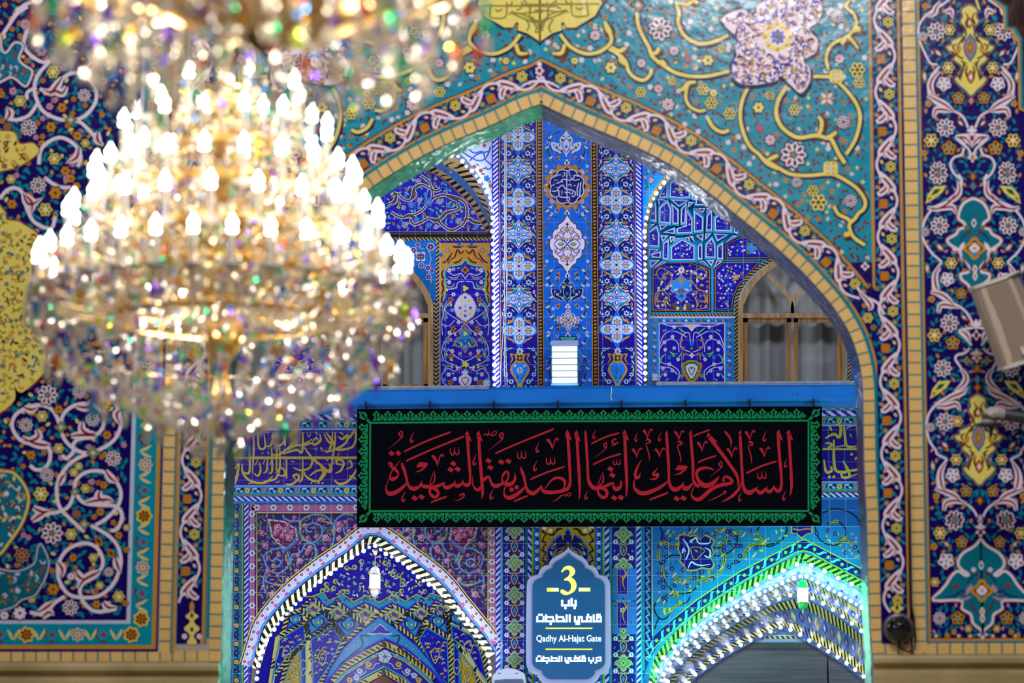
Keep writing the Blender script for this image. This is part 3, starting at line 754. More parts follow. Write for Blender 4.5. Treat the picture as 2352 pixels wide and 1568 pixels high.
for half, bot in ((TM, 0), (BM, 1)):
    p.z = 13
    cy = half[0][1]*.45+half[-1][1]*.55; cx = axx(cy)
    medal(half, cx, [(-5.5, lin('8a4a1e') if not bot else lin('6e3a2a')), (-2.8, 'white'), (3.2, lin('0b6e84'))])
    p.z = 17; k = 1.0
    p.lob(cx, cy-4, 27, 4, .16, 'gold', 0, pi/2); p.lob(cx, cy-4, 19, 4, .2, lin('6a3a0c'), 1, pi/2)
    p.ros(cx, cy-4, 13, 4, 'white', 'org'); p.circ(cx, cy+10, 5, 'turq', 3)
    for m in (-1, 1):
        p.lens(cx+m*30, cy-6, 15, 5, pi/2-m*.5, 'white' if not bot else 'pink'); p.lens(cx+m*12, cy-40, 10, 3.5, pi/2+m*.6, 'red')
        p.lens(cx+m*44, cy-2, 8, 5, 0, 'white' if not bot else 'red'); p.rib([(cx+m*30, cy+14), (cx+m*20, cy+34), (cx+m*8, cy+52)], [2, 4, 2], 'maroon')
        p.rib([(cx+m*34, cy-20), (cx+m*24, cy-34), (cx+m*8, cy-46)], [2, 4, 2], lin('0a3a6a')); p.ros(cx+m*19, cy-52, 6, 5, 'olive' if not bot else 'white', 'maroon')
        if bot:
            p.rib([(cx+m*30, cy+4), (cx+m*46, cy-4), (cx+m*62, cy+8), (cx+m*84, cy+10)], [3, 6, 5, 2], lin('0d3a74')); p.rib([(cx+m*26, cy+10), (cx+m*42, cy+16), (cx+m*58, cy+12)], [3, 5, 2], 'pink'); p.ros(cx+m*60, cy-14, 7, 5, 'red', 'org')
    for d in (-62, 44, 60): p.lens(axx(cy+d), cy+d, 11, 6, pi/2, 'white'); p.lens(axx(cy+d), cy+d, 6, 3, pi/2, 'green' if d < 0 else 'gold', 1)
# axis buds between the medallions
p.z = 13
for y, c in ((232, 'pink'), (300, 'white'), (318, 'red'), (362, 'gold'), (406, 'org'), (428, 'turq'), (745, 'white'), (770, 'red'), (812, 'white'), (822, 'gold'), (846, 'org'), (872, 'turq'), (890, 'org'), (1150, 'org'), (1190, 'lgrey'), (1210, 'white'), (1222, 'red'), (1457, 'white')):
    p.lob(axx(y), y, 12, 4, .25, 'white' if c in ('red', 'gold', 'white') else lin('6a3a1e'), 0, pi/2); p.lens(axx(y), y, 8, 5, pi/2, c, 1)
# bottom edging and the dark timber screen that cuts the upper right corner
p.z = 4
p.poly([(vx(2111, 1466), 1466), (2400, 1465), (2400, 1472), (vx(2111, 1472), 1472)], 'gold', 2)
p.poly([(vx(2104, 1472), 1472), (2400, 1471), (2400, 1476), (vx(2104, 1476), 1476)], 'teal', 2)
for i in range(9): p.lob(2150+i*26, 1462, 9, 5, .2, 'mbrown', 1); p.circ(2150+i*26, 1460, 3.5, 'white', 2)
CORN = [(2277, -140), (2277, 0), (2303, 23), (2304, 69), (2321, 71), (2336, 94), (2339, 252), (2352, 257), (2420, 262), (2420, -140)]
p.z = 21; p.poly(CORN, 'gold'); p.poly([(x+5, y-3 if y > 0 else y) for x, y in CORN], 'teal', 1); p.poly([(x+11, y-7 if y > 0 else y) for x, y in CORN], lin('3a1c12'), 2)
p.poly([(x+22, y-12 if y > 0 else y) for x, y in CORN], lin('28120c'), 3)
front('panel_right', p)

# ---- left panel
p = Pat(YW)
zA, zB, zC, zD = Z(0, 0), Z(0, 400), Z(0, 800), Z(0, 1168)
XE = ux(303, 1000)
p.z = 0
p.poly([(-80, TOP), (vx(XE, TOP), TOP), (vx(XE, 1426), 1426), (-80, 1426)], 'navy')
LP = [(-60, -100), (vx(XE-4, -100), -100), (vx(XE-4, 1420), 1420), (-60, 1420)]
p.z = 1
def fl(x, y, r):
    k = r.random(); t = r.random()*pi
    if k < .62: p.lens(x, y, 9, 4, t, 'teal', 0)
    elif k < .72: p.lens(x, y, 6, 4, t, 'gold', 1)
    elif k < .80: p.ros(x, y, 7, 5, 'org', 'brown')
    elif k < .86: p.lens(x, y, 7, 4, t, 'yel', 1)
    elif k < .90: p.ros(x, y, 7, 5, 'pink', 'red')
p.scatter(LP, 15.5, fl, 21, 7)
LV = [zA(250, 250, 215, 400, 280, 500, 400, 560, 520, 500, 640, 380), zA(440, 560, 340, 680, 310, 800, 340, 920, 400, 1010, 520, 1070, 620, 1080, 740, 1060, 840, 960, 870, 850, 820, 740, 700, 660, 600, 680, 520, 760, 450, 830, 360, 800), zA(330, 790, 250, 830, 240, 900), zA(340, 930, 260, 1040, 150, 1080, 60, 1060), zA(620, 1080, 720, 1100, 800, 1170, 880, 1260, 930, 1310),
      zA(350, 1480, 370, 1350, 450, 1270, 560, 1240, 680, 1310, 730, 1420, 700, 1500), zA(250, 60, 150, 130, 80, 230, 20, 320), zA(340, 0, 200, 60, 100, 190), zB(0, 220, 70, 140, 160, 130, 220, 200, 240, 300, 300, 420, 400, 480, 470, 480, 500, 380), zB(400, 30, 520, 110, 640, 120),
      zC(540, 690, 480, 560, 370, 510, 250, 530, 140, 600, 110, 700, 160, 800, 240, 850, 360, 850, 440, 900, 450, 1000, 400, 1080, 320, 1090, 270, 1050), zC(540, 690, 580, 580, 680, 510, 800, 500, 900, 550, 940, 650, 900, 750, 800, 800, 700, 820, 650, 880), zC(540, 720, 590, 830, 680, 910, 790, 940, 920, 900, 1040, 810, 1090, 680, 1070, 580, 1010, 440, 930, 380, 820, 340), zC(650, 880, 660, 930, 600, 990, 560, 960),
      zC(790, 950, 680, 1000, 590, 1080, 530, 1180, 510, 1290, 540, 1430, 640, 1540, 760, 1650), zC(670, 1290, 690, 1180, 790, 1110, 930, 1110, 1040, 1190, 1090, 1300, 1060, 1420, 960, 1530, 860, 1590), zC(670, 1300, 620, 1420, 530, 1470, 420, 1490, 300, 1520), zC(690, 1320, 760, 1390, 900, 1410, 1040, 1420, 1100, 1500, 1060, 1620, 1000, 1640),
      zD(820, 150, 960, 230, 1050, 320, 1090, 450, 1070, 570, 1010, 690, 900, 780, 780, 800, 640, 780, 560, 700, 520, 580, 540, 460, 620, 360, 750, 310, 860, 340, 920, 430, 920, 520, 860, 600, 760, 660, 720, 740, 760, 850, 850, 920, 950, 920, 1050, 900), zD(700, 560, 740, 600, 780, 620), zD(580, 790, 490, 850, 430, 920, 370, 950, 270, 930), zC(120, 350, 160, 260, 120, 180)]
LL = [zA(560, 700, 520, 760, 460, 830, 380, 800), zA(600, 780, 560, 840, 500, 820, 440, 860), zA(830, 560, 800, 640, 840, 720), zA(60, 1080, 90, 1020, 60, 960), zA(880, 1190, 880, 1260, 930, 1310), zA(710, 1330, 690, 1420, 590, 1470), zB(210, 170, 240, 250, 290, 270, 390, 210), zB(230, 190, 290, 260, 280, 360), zC(330, 730, 350, 790, 290, 830, 200, 830), zC(200, 800, 300, 850, 400, 870, 460, 860), zC(740, 660, 740, 730, 800, 770, 870, 760), zC(640, 790, 720, 780, 830, 780, 880, 790), zC(690, 520, 780, 530, 860, 490), zC(220, 530, 280, 550, 350, 530),
      zC(1080, 560, 1050, 600, 1090, 700), zC(530, 1230, 560, 1160, 600, 1130), zC(950, 1100, 1000, 1170, 1060, 1210), zC(770, 1390, 860, 1370, 960, 1360, 1030, 1380), zC(900, 1280, 890, 1340, 950, 1390), zC(300, 1430, 380, 1470, 460, 1460), zD(520, 480, 560, 540, 560, 620), zD(700, 720, 760, 640, 850, 590, 920, 550), zD(680, 560, 720, 620, 790, 640), zD(1040, 440, 1060, 510, 1090, 580), zD(350, 930, 430, 880, 500, 820), zD(380, 980, 440, 930, 490, 960), zD(930, 840, 980, 890, 1060, 880), zD(290, 110, 360, 60, 440, 20)]
p.z = 5
for q in LV: p.rib(q, 8, 'white', 0, 6)
for q in LL: p.sleaf(q, 20)
LF = [('l', 430, 420, 98, zC), ('l', 715, 390, 64, zC), ('l', 235, 690, 66, zC), ('l', 835, 640, 66, zC), ('l', 1020, 990, 76, zC), ('l', 425, 1140, 66, zC), ('y', 380, 610, 55, zC), ('y', 370, 1310, 70, zC), ('y', 530, 900, 50, zC), ('y', 710, 1060, 38, zC), ('y', 665, 1115, 42, zC), ('o', 955, 500, 52, zC), ('o', 530, 550, 42, zC), ('o', 965, 780, 42, zC), ('o', 280, 960, 45, zC), ('o', 935, 1230, 38, zC), ('o', 905, 1470, 40, zC), ('k', 550, 710, 60, zC), ('k', 840, 940, 66, zC), ('k', 675, 1290, 42, zC), ('y', 1140, 510, 42, zC), ('y', 770, 1260, 45, zC), ('p', 830, 1200, 30, zC), ('s', 690, 1490, 42, zC),
      ('l', 470, 220, 104, zD), ('l', 635, 890, 76, zD), ('l', 980, 570, 46, zD), ('w', 180, 940, 62, zD), ('w', 40, 960, 42, zD), ('y', 640, 230, 56, zD), ('y', 1070, 790, 56, zD), ('y', 285, 810, 40, zD), ('y', 900, 690, 40, zD), ('o', 660, 440, 38, zD), ('o', 480, 725, 56, zD), ('o', 870, 860, 40, zD), ('a', 890, 290, 60, zD), ('a', 1000, 400, 55, zD), ('o', 1070, 240, 36, zD), ('o', 1140, 370, 30, zD), ('s', 200, 420, 72, zD), ('k', 760, 140, 55, zD), ('y', 840, 440, 42, zD), ('w', 640, 610, 36, zD), ('y', 1140, 170, 32, zD), ('o', 1130, 850, 30, zD),
      ('l', 230, 220, 48, zA), ('l', 320, 380, 48, zA), ('l', 260, 1150, 78, zA), ('l', 760, 860, 62, zA), ('l', 930, 730, 44, zA), ('y', 480, 650, 62, zA), ('y', 180, 910, 56, zA), ('y', 490, 1430, 58, zA), ('o', 375, 460, 56, zA), ('o', 460, 1145, 50, zA), ('o', 700, 1225, 46, zA), ('o', 560, 970, 46, zA), ('o', 15, 850, 36, zA), ('k', 480, 530, 50, zA), ('k', 640, 1080, 60, zA), ('p', 120, 820, 38, zA), ('s', 70, 1140, 40, zA), ('y', 770, 1290, 42, zA), ('o', 590, 1540, 46, zA), ('p', 450, 960, 34, zA), ('w', 320, 370, 45, zA),
      ('l', 345, 100, 76, zB), ('o', 500, 170, 60, zB), ('y', 410, 320, 66, zB), ('o', 640, 40, 40, zB), ('o', 110, 270, 45, zB), ('y', 100, 45, 45, zB), ('o', 690, 110, 40, zB), ('p', 600, 40, 34, zB)]
p.z = 8
for k, x, y, r, z in LF:
    x, y = z.p(x, y); r = r/3.92
    if k == 'l': p.lotus(x, y, r)
    elif k == 'w': p.ros(x, y, r, 8, 'white', 'brown', 'deep')
    elif k == 'y': p.ros(x, y, r, 6, 'yel', 'white', 'deep', 'olive')
    elif k == 'o': p.ros(x, y, r, 6, 'org', 'brown', 'deep', 'gold')
    elif k == 'p': p.ros(x, y, r, 5, 'pink', 'red')
    elif k == 's': p.ros(x, y, r, 8, lin('b98a70'), 'mbrown', 'deep', 'brown')
    elif k == 'k': p.lob(x, y, r, 4, .2, 'olive', 1); p.lob(x, y, r*.6, 4, .2, lin('7fa08a'), 2); p.circ(x, y, r*.2, 'white', 3)
    elif k == 'a': p.alm(x, y, r, r*.5, .9, 'org', 'brown')
# medallions cut by the photograph's left edge
def region(q, rings, seed, cols, g=13):
    q = cr(q, 3, True)[:-1]; n = len(q); ar = sum(q[i-1][0]*q[i][1]-q[i][0]*q[i-1][1] for i in range(n)); sg = 1 if ar > 0 else -1
    for k, (o_, col) in enumerate(rings):
        r_ = []
        for i in range(n):
            a, b = q[i-2], q[(i+2) % n]; d = hypot(b[0]-a[0], b[1]-a[1]) or 1
            r_.append((q[i][0]+sg*(b[1]-a[1])/d*o_, q[i][1]-sg*(b[0]-a[0])/d*o_))
        p.poly(r_, col, k)
    z0 = p.z; p.z += len(rings)
    def f(x, y, r):
        a = r.random()*6; k = r.random()
        if k < .5: p.rib([(x+g*.55*cos(a+t)*(.3+t/3.5), y+g*.55*sin(a+t)*(.3+t/3.5)) for t in (0, 1.1, 2.2, 3.3)], [2, 4.5, 4, 1.5], cols[int(k*20) % len(cols)], 0, 3)
        elif k < .8: p.lens(x, y, g*.5, g*.24, a, cols[int(k*37) % len(cols)], 1)
        else: p.ros(x, y, g*.45, 5, cols[int(k*53) % len(cols)], 'white')
    p.scatter(q, g, f, seed, 8); p.z = z0
p.z = 12
region([(-40, 60), (0, 78), (5, 112), (15, 120), (33, 97), (55, 105), (45, 135), (58, 150), (76, 163), (69, 188), (57, 200), (28, 179), (0, 191), (-40, 200)], [(3.5, lin('6a2c12')), (1, 'white'), (-3.5, lin('0a6c8c'))], 31, ['mbrown', 'turq', 'lgrey', 'maroon'])
region([(-40, 290), (0, 300), (34, 304), (46, 330), (76, 328), (91, 348), (72, 366), (50, 380), (22, 390), (-40, 390)], [(2, lin('8a4a1e')), (-1, 'yel')], 32, ['org', 'mbrown', 'brown', 'gold'], 15)
region([(-40, 480), (10, 485), (15, 505), (40, 508), (55, 516), (88, 540), (80, 575), (74, 612), (72, 640), (66, 670), (63, 705), (86, 735), (99, 772), (104, 800), (105, 835), (96, 862), (50, 902), (33, 886), (35, 917), (0, 948), (-40, 950)], [(4, lin('7a3a1c')), (0, 'yel')], 33, ['olive', 'gold', lin('0c5a80'), 'olive', 'mustard', 'maroon'], 13)
region([(-40, 1070), (0, 1078), (33, 1084), (58, 1112), (69, 1144), (62, 1180), (48, 1212), (24, 1246), (0, 1276), (-40, 1290)], [(3, lin('8a4a1e')), (0, 'yel'), (-5, lin('0b7088'))], 34, ['gold', 'white', 'maroon', 'yel', 'cream'], 14)
region([(-40, 1300), (0, 1306), (40, 1311), (78, 1294), (86, 1260), (94, 1248), (106, 1268), (114, 1295), (106, 1325), (96, 1345), (80, 1368), (50, 1378), (26, 1396), (-40, 1400)], [(3, lin('7a3a1c')), (1, 'lgrey'), (-2, lin('0c6078'))], 35, ['mbrown', 'lgrey', 'olive', lin('0d4a6a')], 15)
# white line, blue-green border with flowers, gold and violet edging
p.z = 3
vstrip(p, XE-1, XE+8, 'lgrey', TOP, 1432, 2); p.poly([(-80, 1424), (vx(XE+8, 1424), 1424), (vx(XE+8, 1432), 1432), (-80, 1432)], 'lgrey', 2)
B0, B1 = XE+8, ux(361, 1000)
vstrip(p, B0, B1, 'tq', TOP, 1481, 2); p.poly([(-80, 1432), (vx(B0, 1432), 1432), (vx(B1, 1481), 1481), (-80, 1481)], 'tq', 2)
vstrip(p, B1, B1+9, 'gold', TOP, 1490, 3); vstrip(p, B1+9, B1+14, 'purple', TOP, 1496, 3)
p.poly([(-80, 1481), (vx(B1, 1481), 1481), (vx(B1+9, 1490), 1490), (-80, 1490)], 'gold', 3); p.poly([(-80, 1490), (vx(B1+9, 1490), 1490), (vx(B1+14, 1496), 1496), (-80, 1496)], 'purple', 3)
def unit(x, y, k, ang):
    p.tf(x, y, ang)
    for a, b, r in ((-12, -8, .5), (12, 9, 2.4), (-10, 10, 1.2), (10, -10, 2.), (0, 16, .3), (-16, 0, 1.5)): p.lens(a, b, 8, 3.5, r, 'teal' if a > 0 else lin('6a3040'), 0)
    if k == 0: p.ros(0, 0, 17, 8, 'white', 'gold', 'teal', 'olive')
    elif k == 2: p.ros(0, 0, 16, 7, 'org', 'mbrown', 'yel', 'brown')
    else:
        p.lob(0, 0, 15, 6, .1, 'turq', 0); p.lob(0, 0, 8, 4, .2, lin('8a3a4a'), 1)
    p.un()
p.z = 7
mid = (B0+B1)/2
for i, y in enumerate(range(22, 1440, 59)):
    yy = 1008+ (y-22)-59*17+0
    if yy > -60 and yy < 1440: unit(vx(mid, yy), yy, (2, 1, 0, 1)[i % 4] if 1 else 0, 0)
    for d, s_ in ((22, 1), (37, -1)):
        y2 = yy+d; x2 = vx(mid, y2)
        if -60 < y2 < 1430: p.rib([(x2-13*s_, y2+5), (x2, y2), (x2+13*s_, y2-8)], [3, 7, 2], 'ltyel', 1, 3)
for i in range(7):
    x = 297-59*i
    unit(x+ (5 if i == 0 else 0), 1457, (2, 1, 0, 1)[i % 4], 0)
    for d, s_ in ((22, 1), (37, -1)): p.rib([(x-d+6, 1457-12*s_), (x-d, 1457), (x-d-7, 1457+12*s_)], [3, 7, 2], 'ltyel', 1, 3)
front('panel_left', p)

# ---- stone ledges under the tile work
def ledge(name, px0, px1, pyt, label):
    x0 = at(px0, pyt, YW)[0]; x1 = at(px1, pyt, YW)[0]; zt = at((px0+px1)/2, pyt, YW)[2]; k = 12/FPX
    prof = [(0, zt), (.035, zt-.004), (.045, zt-.02), (.045, zt-18*k), (.02, zt-24*k), (.014, zt-34*k), (.03, zt-40*k), (.06, zt-46*k), (.06, zt-70*k), (.02, zt-80*k), (.02, 0.02), (0, 0.02)]
    m = MB(); n = len(prof)
    m.add([(x0, YW-d, z) for d, z in prof]+[(x1, YW-d, z) for d, z in prof], [(i, (i+1) % n, n+(i+1) % n, n+i) for i in range(n)]+[list(range(n))[::-1], list(range(n, 2*n))])
    return m.build(name, STONE, kind='structure', label=label, cat='ledge')
ledge('trim_1', -420, 506, 1521, 'beige stone ledge under the tiles left of the archway')
ledge('trim_2', 2004, 2760, 1503, 'beige stone ledge under the tiles right of the archway')
# floors and hall ceiling (outside the picture, they carry and bounce the light)
m = MB(); m.box(-6, 6, -4, 26, -.1, 0.0); m.build('floor', plain('marble_floor', lin('b9b0a4'), .25), kind='structure', label='pale marble floor', cat='floor')
m = MB(); m.box(-6, 6, -4, YW+TW, 8.0, 8.1); m.build('ceiling', PLASTER, kind='structure', label='plain hall ceiling', cat='ceiling')
# ================================================================ COURTYARD FACADE, upper storey
YB = 20.0; YP = 19.8
m = MB(); x0 = at(300, 784, 22)[0]; x1 = at(2200, 784, 22)[0]; zt = at(1243, 60, 21.9)[2]
m.box(x0, x1, 21.7, 22.0, .02, zt)
m.box(at(1136, 784, YP)[0], at(1476, 784, YP)[0], YP+.002, 21.7, at(1300, 895, YP)[2]-.05, zt)   # the middle pier
BACKW = m.build('wall_back', PLASTER, kind='structure', label='tiled courtyard facade seen through the archway', cat='wall')
def back(name, p, mat=None, **k): return p.build(name, mat or T_BACK, BACKW, **k)
P1, P2 = Z(1140, 280, 5.2265), Z(1140, 580, 5.059)
def PX(x, y): return x+.006*(y-580)
p = Pat(YP)
def strip(x0, x1, c, y0=200, y1=893, dz=0): p.poly([(PX(x0, y0), y0), (PX(x1, y0), y0), (PX(x1, y1), y1), (PX(x0, y1), y1)], c, dz)
strip(1131, 1477, 'cob')
strip(1150, 1233, lin('1a0a86'), dz=1); strip(1373, 1459, lin('14087a'), dz=1); strip(1248, 1359, lin('0b62cf'), dz=1)
p.z = 2
for x, per, a in ((1140, 10.4, 1), (1467, 10, -1)): p.stripes([(PX(x, y), y) for y in (200, 500, 893)], 13, lin('c9d2ea'), lin('1a10a6'), per, .9*a)
for x in (1148.5, 1460): strip(x-1, x+1, 'org', dz=1)
for x in (1146.5, 1461.5): strip(x-1, x+.5, 'black', dz=1)
for x in (1240.5, 1366):
    strip(x-7.6, x+7.6, 'black', dz=1); strip(x-7.6, x-5.6, 'org', dz=2); strip(x+5.6, x+7.6, 'org', dz=2); strip(x-3, x+3, 'org', dz=2)
    y = 202
    while y < 890:
        p.poly([(PX(x-3.4, y), y), (PX(x+3.4, y), y-1.6), (PX(x+3.4, y), y+2.2), (PX(x-3.4, y), y+3.8)], 'black', 3); y += 7.9
def q4(pts):
    a = pts+[(-x, y) for x, y in pts[::-1]]; return a+[(-x, -y) for x, y in a]
def star(x, y, r, c='lgrey', k=6, cc='black'): p.lob(x, y, r, k, .25, c, 0); p.circ(x, y, r*.33, cc, 1, 6)
def budw(x, y, r, rot, c='lgrey', d='black'):
    p.lob(x, y, r, 6, .2, c, 0, rot); p.lens(x, y, r*.5, r*.36, rot, d, 1)
def cross_w(x, y):
    p.tf(x, y)
    p.z = 4
    for dx, dy, a, b in ((0, -16, 12, 15), (0, 16, 12, 15), (-21, 0, 17, 11), (21, 0, 17, 11)): p.circ(dx, dy, a+3, 'sky', 0, 14, b+3); p.circ(dx, dy, a, 'lgrey', 1, 14, b)
    p.lob(0, 0, 14, 4, .12, 'lgrey', 1.4)
    for dx, dy, t in ((0, -16, pi/2), (0, 16, pi/2), (-21, 0, 0), (21, 0, 0)):
        p.lob(dx, dy, 9.2, 6, .22, 'black', 2, t); p.lob(dx, dy, 7, 6, .26, 'cream', 3, t); p.lens(dx, dy, 4, 2, t, 'black', 4); p.lens(dx, dy, 2.2, 1, t, 'cream', 5)
    p.rib([(-10, -8), (0, 0), (10, 8)], 1.2, 'steel', 3); p.rib([(-10, 8), (0, 0), (10, -8)], 1.2, 'steel', 3)
    p.lob(0, 0, 3.4, 4, .2, 'maroon', 4)
    for sx in (-1, 1):
        for sy in (-1, 1): p.rib([(sx*30, sy*14), (sx*24, sy*18), (sx*16, sy*22), (sx*12, sy*29)], [1, 4, 4, 1], 'gold', 0, 3)
    for sy in (-1, 1): p.lob(0, sy*37, 6.5, 3, .25, 'sky', 0, sy*pi/2); p.circ(0, sy*36, 1.4, 'navy', 1, 6)
    p.un()
def lobe_b(x, y):
    q = q4([(37, 0), (31, 4), (28, 10), (22, 12), (19, 17), (13, 19), (8, 24), (4, 29), (0, 34)])[1:]
    p.tf(x, y); p.z = 4
    p.poly([(a*1.0, b*1.0) for a, b in q], 'cream', 0); p.poly([(a*.90, b*.90) for a, b in q], 'black', 1); p.poly([(a*.85, b*.84) for a, b in q], lin('0e78d8'), 2)
    for sx, sy in ((1, 0), (-1, 0), (0, 1), (0, -1)):
        t = atan2(sy, sx)
        p.lens(sx*13, sy*12, 9.5, 6.5, t, 'lgrey', 3); p.lens(sx*13, sy*12, 7.6, 4.6, t, 'sky', 4); p.lens(sx*13, sy*12, 6.8, 4.2, t, 'maroon', 5); p.lens(sx*13, sy*12, 4.6, 2.4, t, 'white', 6)
        p.lens(sx*26, sy*23, 4.5, 3.5, t, 'lgrey', 3)
    for sx in (-1, 1):
        for sy in (-1, 1):
            p.rib([(sx*3, sy*3), (sx*9, sy*9), (sx*17, sy*8), (sx*26, sy*5)], [1, 3, 4, 1], 'lgrey', 3, 3); p.rib([(sx*5, sy*22), (sx*12, sy*17), (sx*18, sy*13)], [1, 3, 1], 'grass', 3, 3); p.rib([(sx*20, sy*11), (sx*27, sy*7)], [3, 1], 'grass', 3, 2)
            p.rib([(sx*28, sy*15), (sx*24, sy*15), (sx*20, sy*18)], [2, 3.5, 1], 'cream', 0, 2)
    p.un()
def between(x, y):   # filling between two medallions
    p.tf(x, y); p.z = 3
    for sx in (-1, 1):
        budw(sx*22, 0, 7.2, sx*.6); p.lob(sx*33, 2, 3.5, 5, .2, 'lgrey')
        p.lens(sx*21, 15, 6, 3, 0, 'gold'); p.lens(sx*21, 15, 3.4, 1.2, 0, 'black', 1)
        p.lens(sx*34, -20, 2.8, 6, 0, 'gold'); p.lens(sx*34, -20, 1.2, 3.4, 0, 'black', 1)
        star(sx*35, -11, 3.2); star(sx*34, 24, 3.2); p.lob(sx*35, 20, 2.8, 5, .2, 'lgrey')
        for a, b, r in ((14, -9, 2.3), (30, 8, .8), (38, -2, 1.6), (27, -14, .4), (13, 8, 1.), (38, 30, 1.2), (37, -32, .9), (12, 14, .2)): p.lens(sx*a, b, 4.8, 1.5, r if sx > 0 else pi-r, 'leafg', 0)
    p.un()
for cx in (1191.5, 1416):
    dy = 0 if cx < 1300 else -3
    for i in range(8):
        y = 167+148.1*i+dy
        if y < 800: cross_w(PX(cx, y), y)
        y += 75
        if y < 740: lobe_b(PX(cx, y), y)
    for i in range(16):
        y = 204+74.05*i+dy
        if y < 790: between(PX(cx, y), y) if i % 2 == 0 else between(PX(cx, y), y)
    # vase at the foot of the column
    p.tf(PX(cx, 850)+1, 0); p.z = 4
    v = [(0, 812), (10, 811), (12, 818), (9, 826), (14, 832), (20, 840), (23, 849), (20, 858), (12, 870), (6, 882), (7, 892), (0, 893)]
    v2 = [(0, 834), (8, 832), (15, 838), (18, 848), (15, 857), (8, 868), (3, 880), (0, 880)]
    p.poly(v+[(-x, y) for x, y in v[::-1]], 'gold'); p.poly(v2+[(-x, y) for x, y in v2[::-1]], lin('0e78d8'), 1)
    p.rect(-6, 816, 6, 828, 'black', 1); p.lob(0, 822, 5, 4, .25, 'gold', 2); p.lotus(0, 850, 8, 0, 'maroon', 'grass', 'white', 'grass', 7); p.lob(0, 806, 9, 7, .22, 'lgrey', 1); p.lens(0, 807, 3, 4, 0, 'grass', 2)
    for sx in (-1, 1):
        p.rib([(sx*12, 815), (sx*21, 813), (sx*17, 824), (sx*22, 833)], [2, 4, 3, 2], 'gold', 0, 4); p.ros(sx*11, 840, 3, 5, 'white', 'maroon'); p.lens(sx*6, 866, 7, 2.4, pi/2+sx*.5, 'grass', 2)
        for a, b, r in ((31, 802, 5), (33, 820, 4), (32, 860, 6), (20, 876, 6.5), (36, 888, 4), (34, 842, 3)): budw(sx*a, b, r, a, 'lgrey', 'red' if b == 820 else 'black')
        for a, b, r in ((22, 800, .3), (37, 811, 1.4), (35, 831, 1), (28, 872, 2), (36, 850, 1.7), (27, 888, .5), (14, 888, 1)): p.lens(sx*a, b, 6, 1.8, r if sx > 0 else pi-r, 'leafg', 0)
    p.un()
# ---- middle strip of the pier
cxm = 1303
def sym(pts, y): return pts+[(-a, b) for a, b in pts[::-1]]
def big(y, half, cols):
    h = cr(half, 3)
    for k, (s_, c) in enumerate(cols): p.poly([(a*s_, b*s_) for a, b in sym(h, y)], c, k*1.0)
p.z = 3
rnd = random.Random(12)
for sx in (-1, 1):
    r = random.Random(77)
    for i in range(58):
        y = 262+i*10.9; x = (47, 33, 40, 24)[i % 4]+r.random()*4
        if x < 40 and (375 < y < 475 or 500 < y < 640): x = 47
        xx = PX(cxm, y)+sx*x
        k = i % 5
        if k in (0, 3): p.lens(xx, y, 6, 2.2, (.7 if i % 2 else 2.2)*sx, 'grass')
        elif k == 1: p.ros(xx, y, 4.2, 6, 'lgrey', 'black')
        elif k == 2: p.lob(xx, y, 3.4, 4, .2, 'org')
        else: p.lens(xx, y, 4, 2.2, 1.3, lin('b04a1e'))
    for y0, y1 in ((300, 378), (378, 470), (470, 500), (610, 668), (668, 742), (742, 800), (800, 892)):
        a, b = PX(cxm, y0), PX(cxm, y1); H = y1-y0
        p.rib([(a+sx*14, y0+2), (a+sx*34, y0+H*.16), (a+sx*44, y0+H*.45), (a+sx*38, y0+H*.75), (b+sx*24, y1)], [1, 2, 2.4, 2, 1], 'black', 1, 4)
        for f, dx in ((.2, 37), (.5, 45), (.8, 36)): p.rib([(a+sx*(dx-4), y0+H*f-5), (a+sx*dx, y0+H*f), (a+sx*(dx+5), y0+H*f+1)], [1, 5, 1], 'cream', 2, 3)
        p.lob(a+sx*24, y0+H*.5, 5, 6, .24, 'lgrey', 1); p.circ(a+sx*24, y0+H*.5, 2, 'black', 2, 6)
    for y in (362, 480, 628, 700, 752, 640): p.lob(PX(cxm, y)+sx*20, y, 5.5, 3, .3, 'org', 1, sx); p.circ(PX(cxm, y)+sx*22, y+3, 2.4, 'navy', 2, 6)
trefoil = [(0, -37), (6, -27), (13, -20), (16, -11), (12, -6), (20, -6), (28, -9), (35, -8), (34, 2), (30, 10), (20, 14), (14, 18), (8, 14), (3, 19), (0, 28)]
for y, c, d in ((335, 'lgrey', 'blue'), (672, lin('150868'), 'w')):
    p.tf(PX(cxm-1, y), y); p.z = 5
    big(y, trefoil, [(1.06, 'lgrey' if d == 'w' else 'vio'), (1.0, c)]); p.z = 7
    dc = 'vio' if d == 'blue' else 'leafg'
    p.outl([(0, -18), (9, -2), (0, 15), (-9, -2)], 1.6, dc, 0, 4)
    for sx in (-1, 1):
        for a, b in ((9, -13), (22, 4), (10, 12)): p.ros(sx*a, b, 3.6, 5, 'red' if d == 'blue' else 'lgrey', 'org' if d == 'blue' else 'red')
        for a, b in ((15, -2), (28, -2), (16, 9), (6, -22)): p.lens(sx*a, b, 4.5, 1.5, sx*b, 'grass' if d == 'blue' else 'leafg')
    p.ros(0, 2, 4, 4, 'sky', 'navy'); p.un()
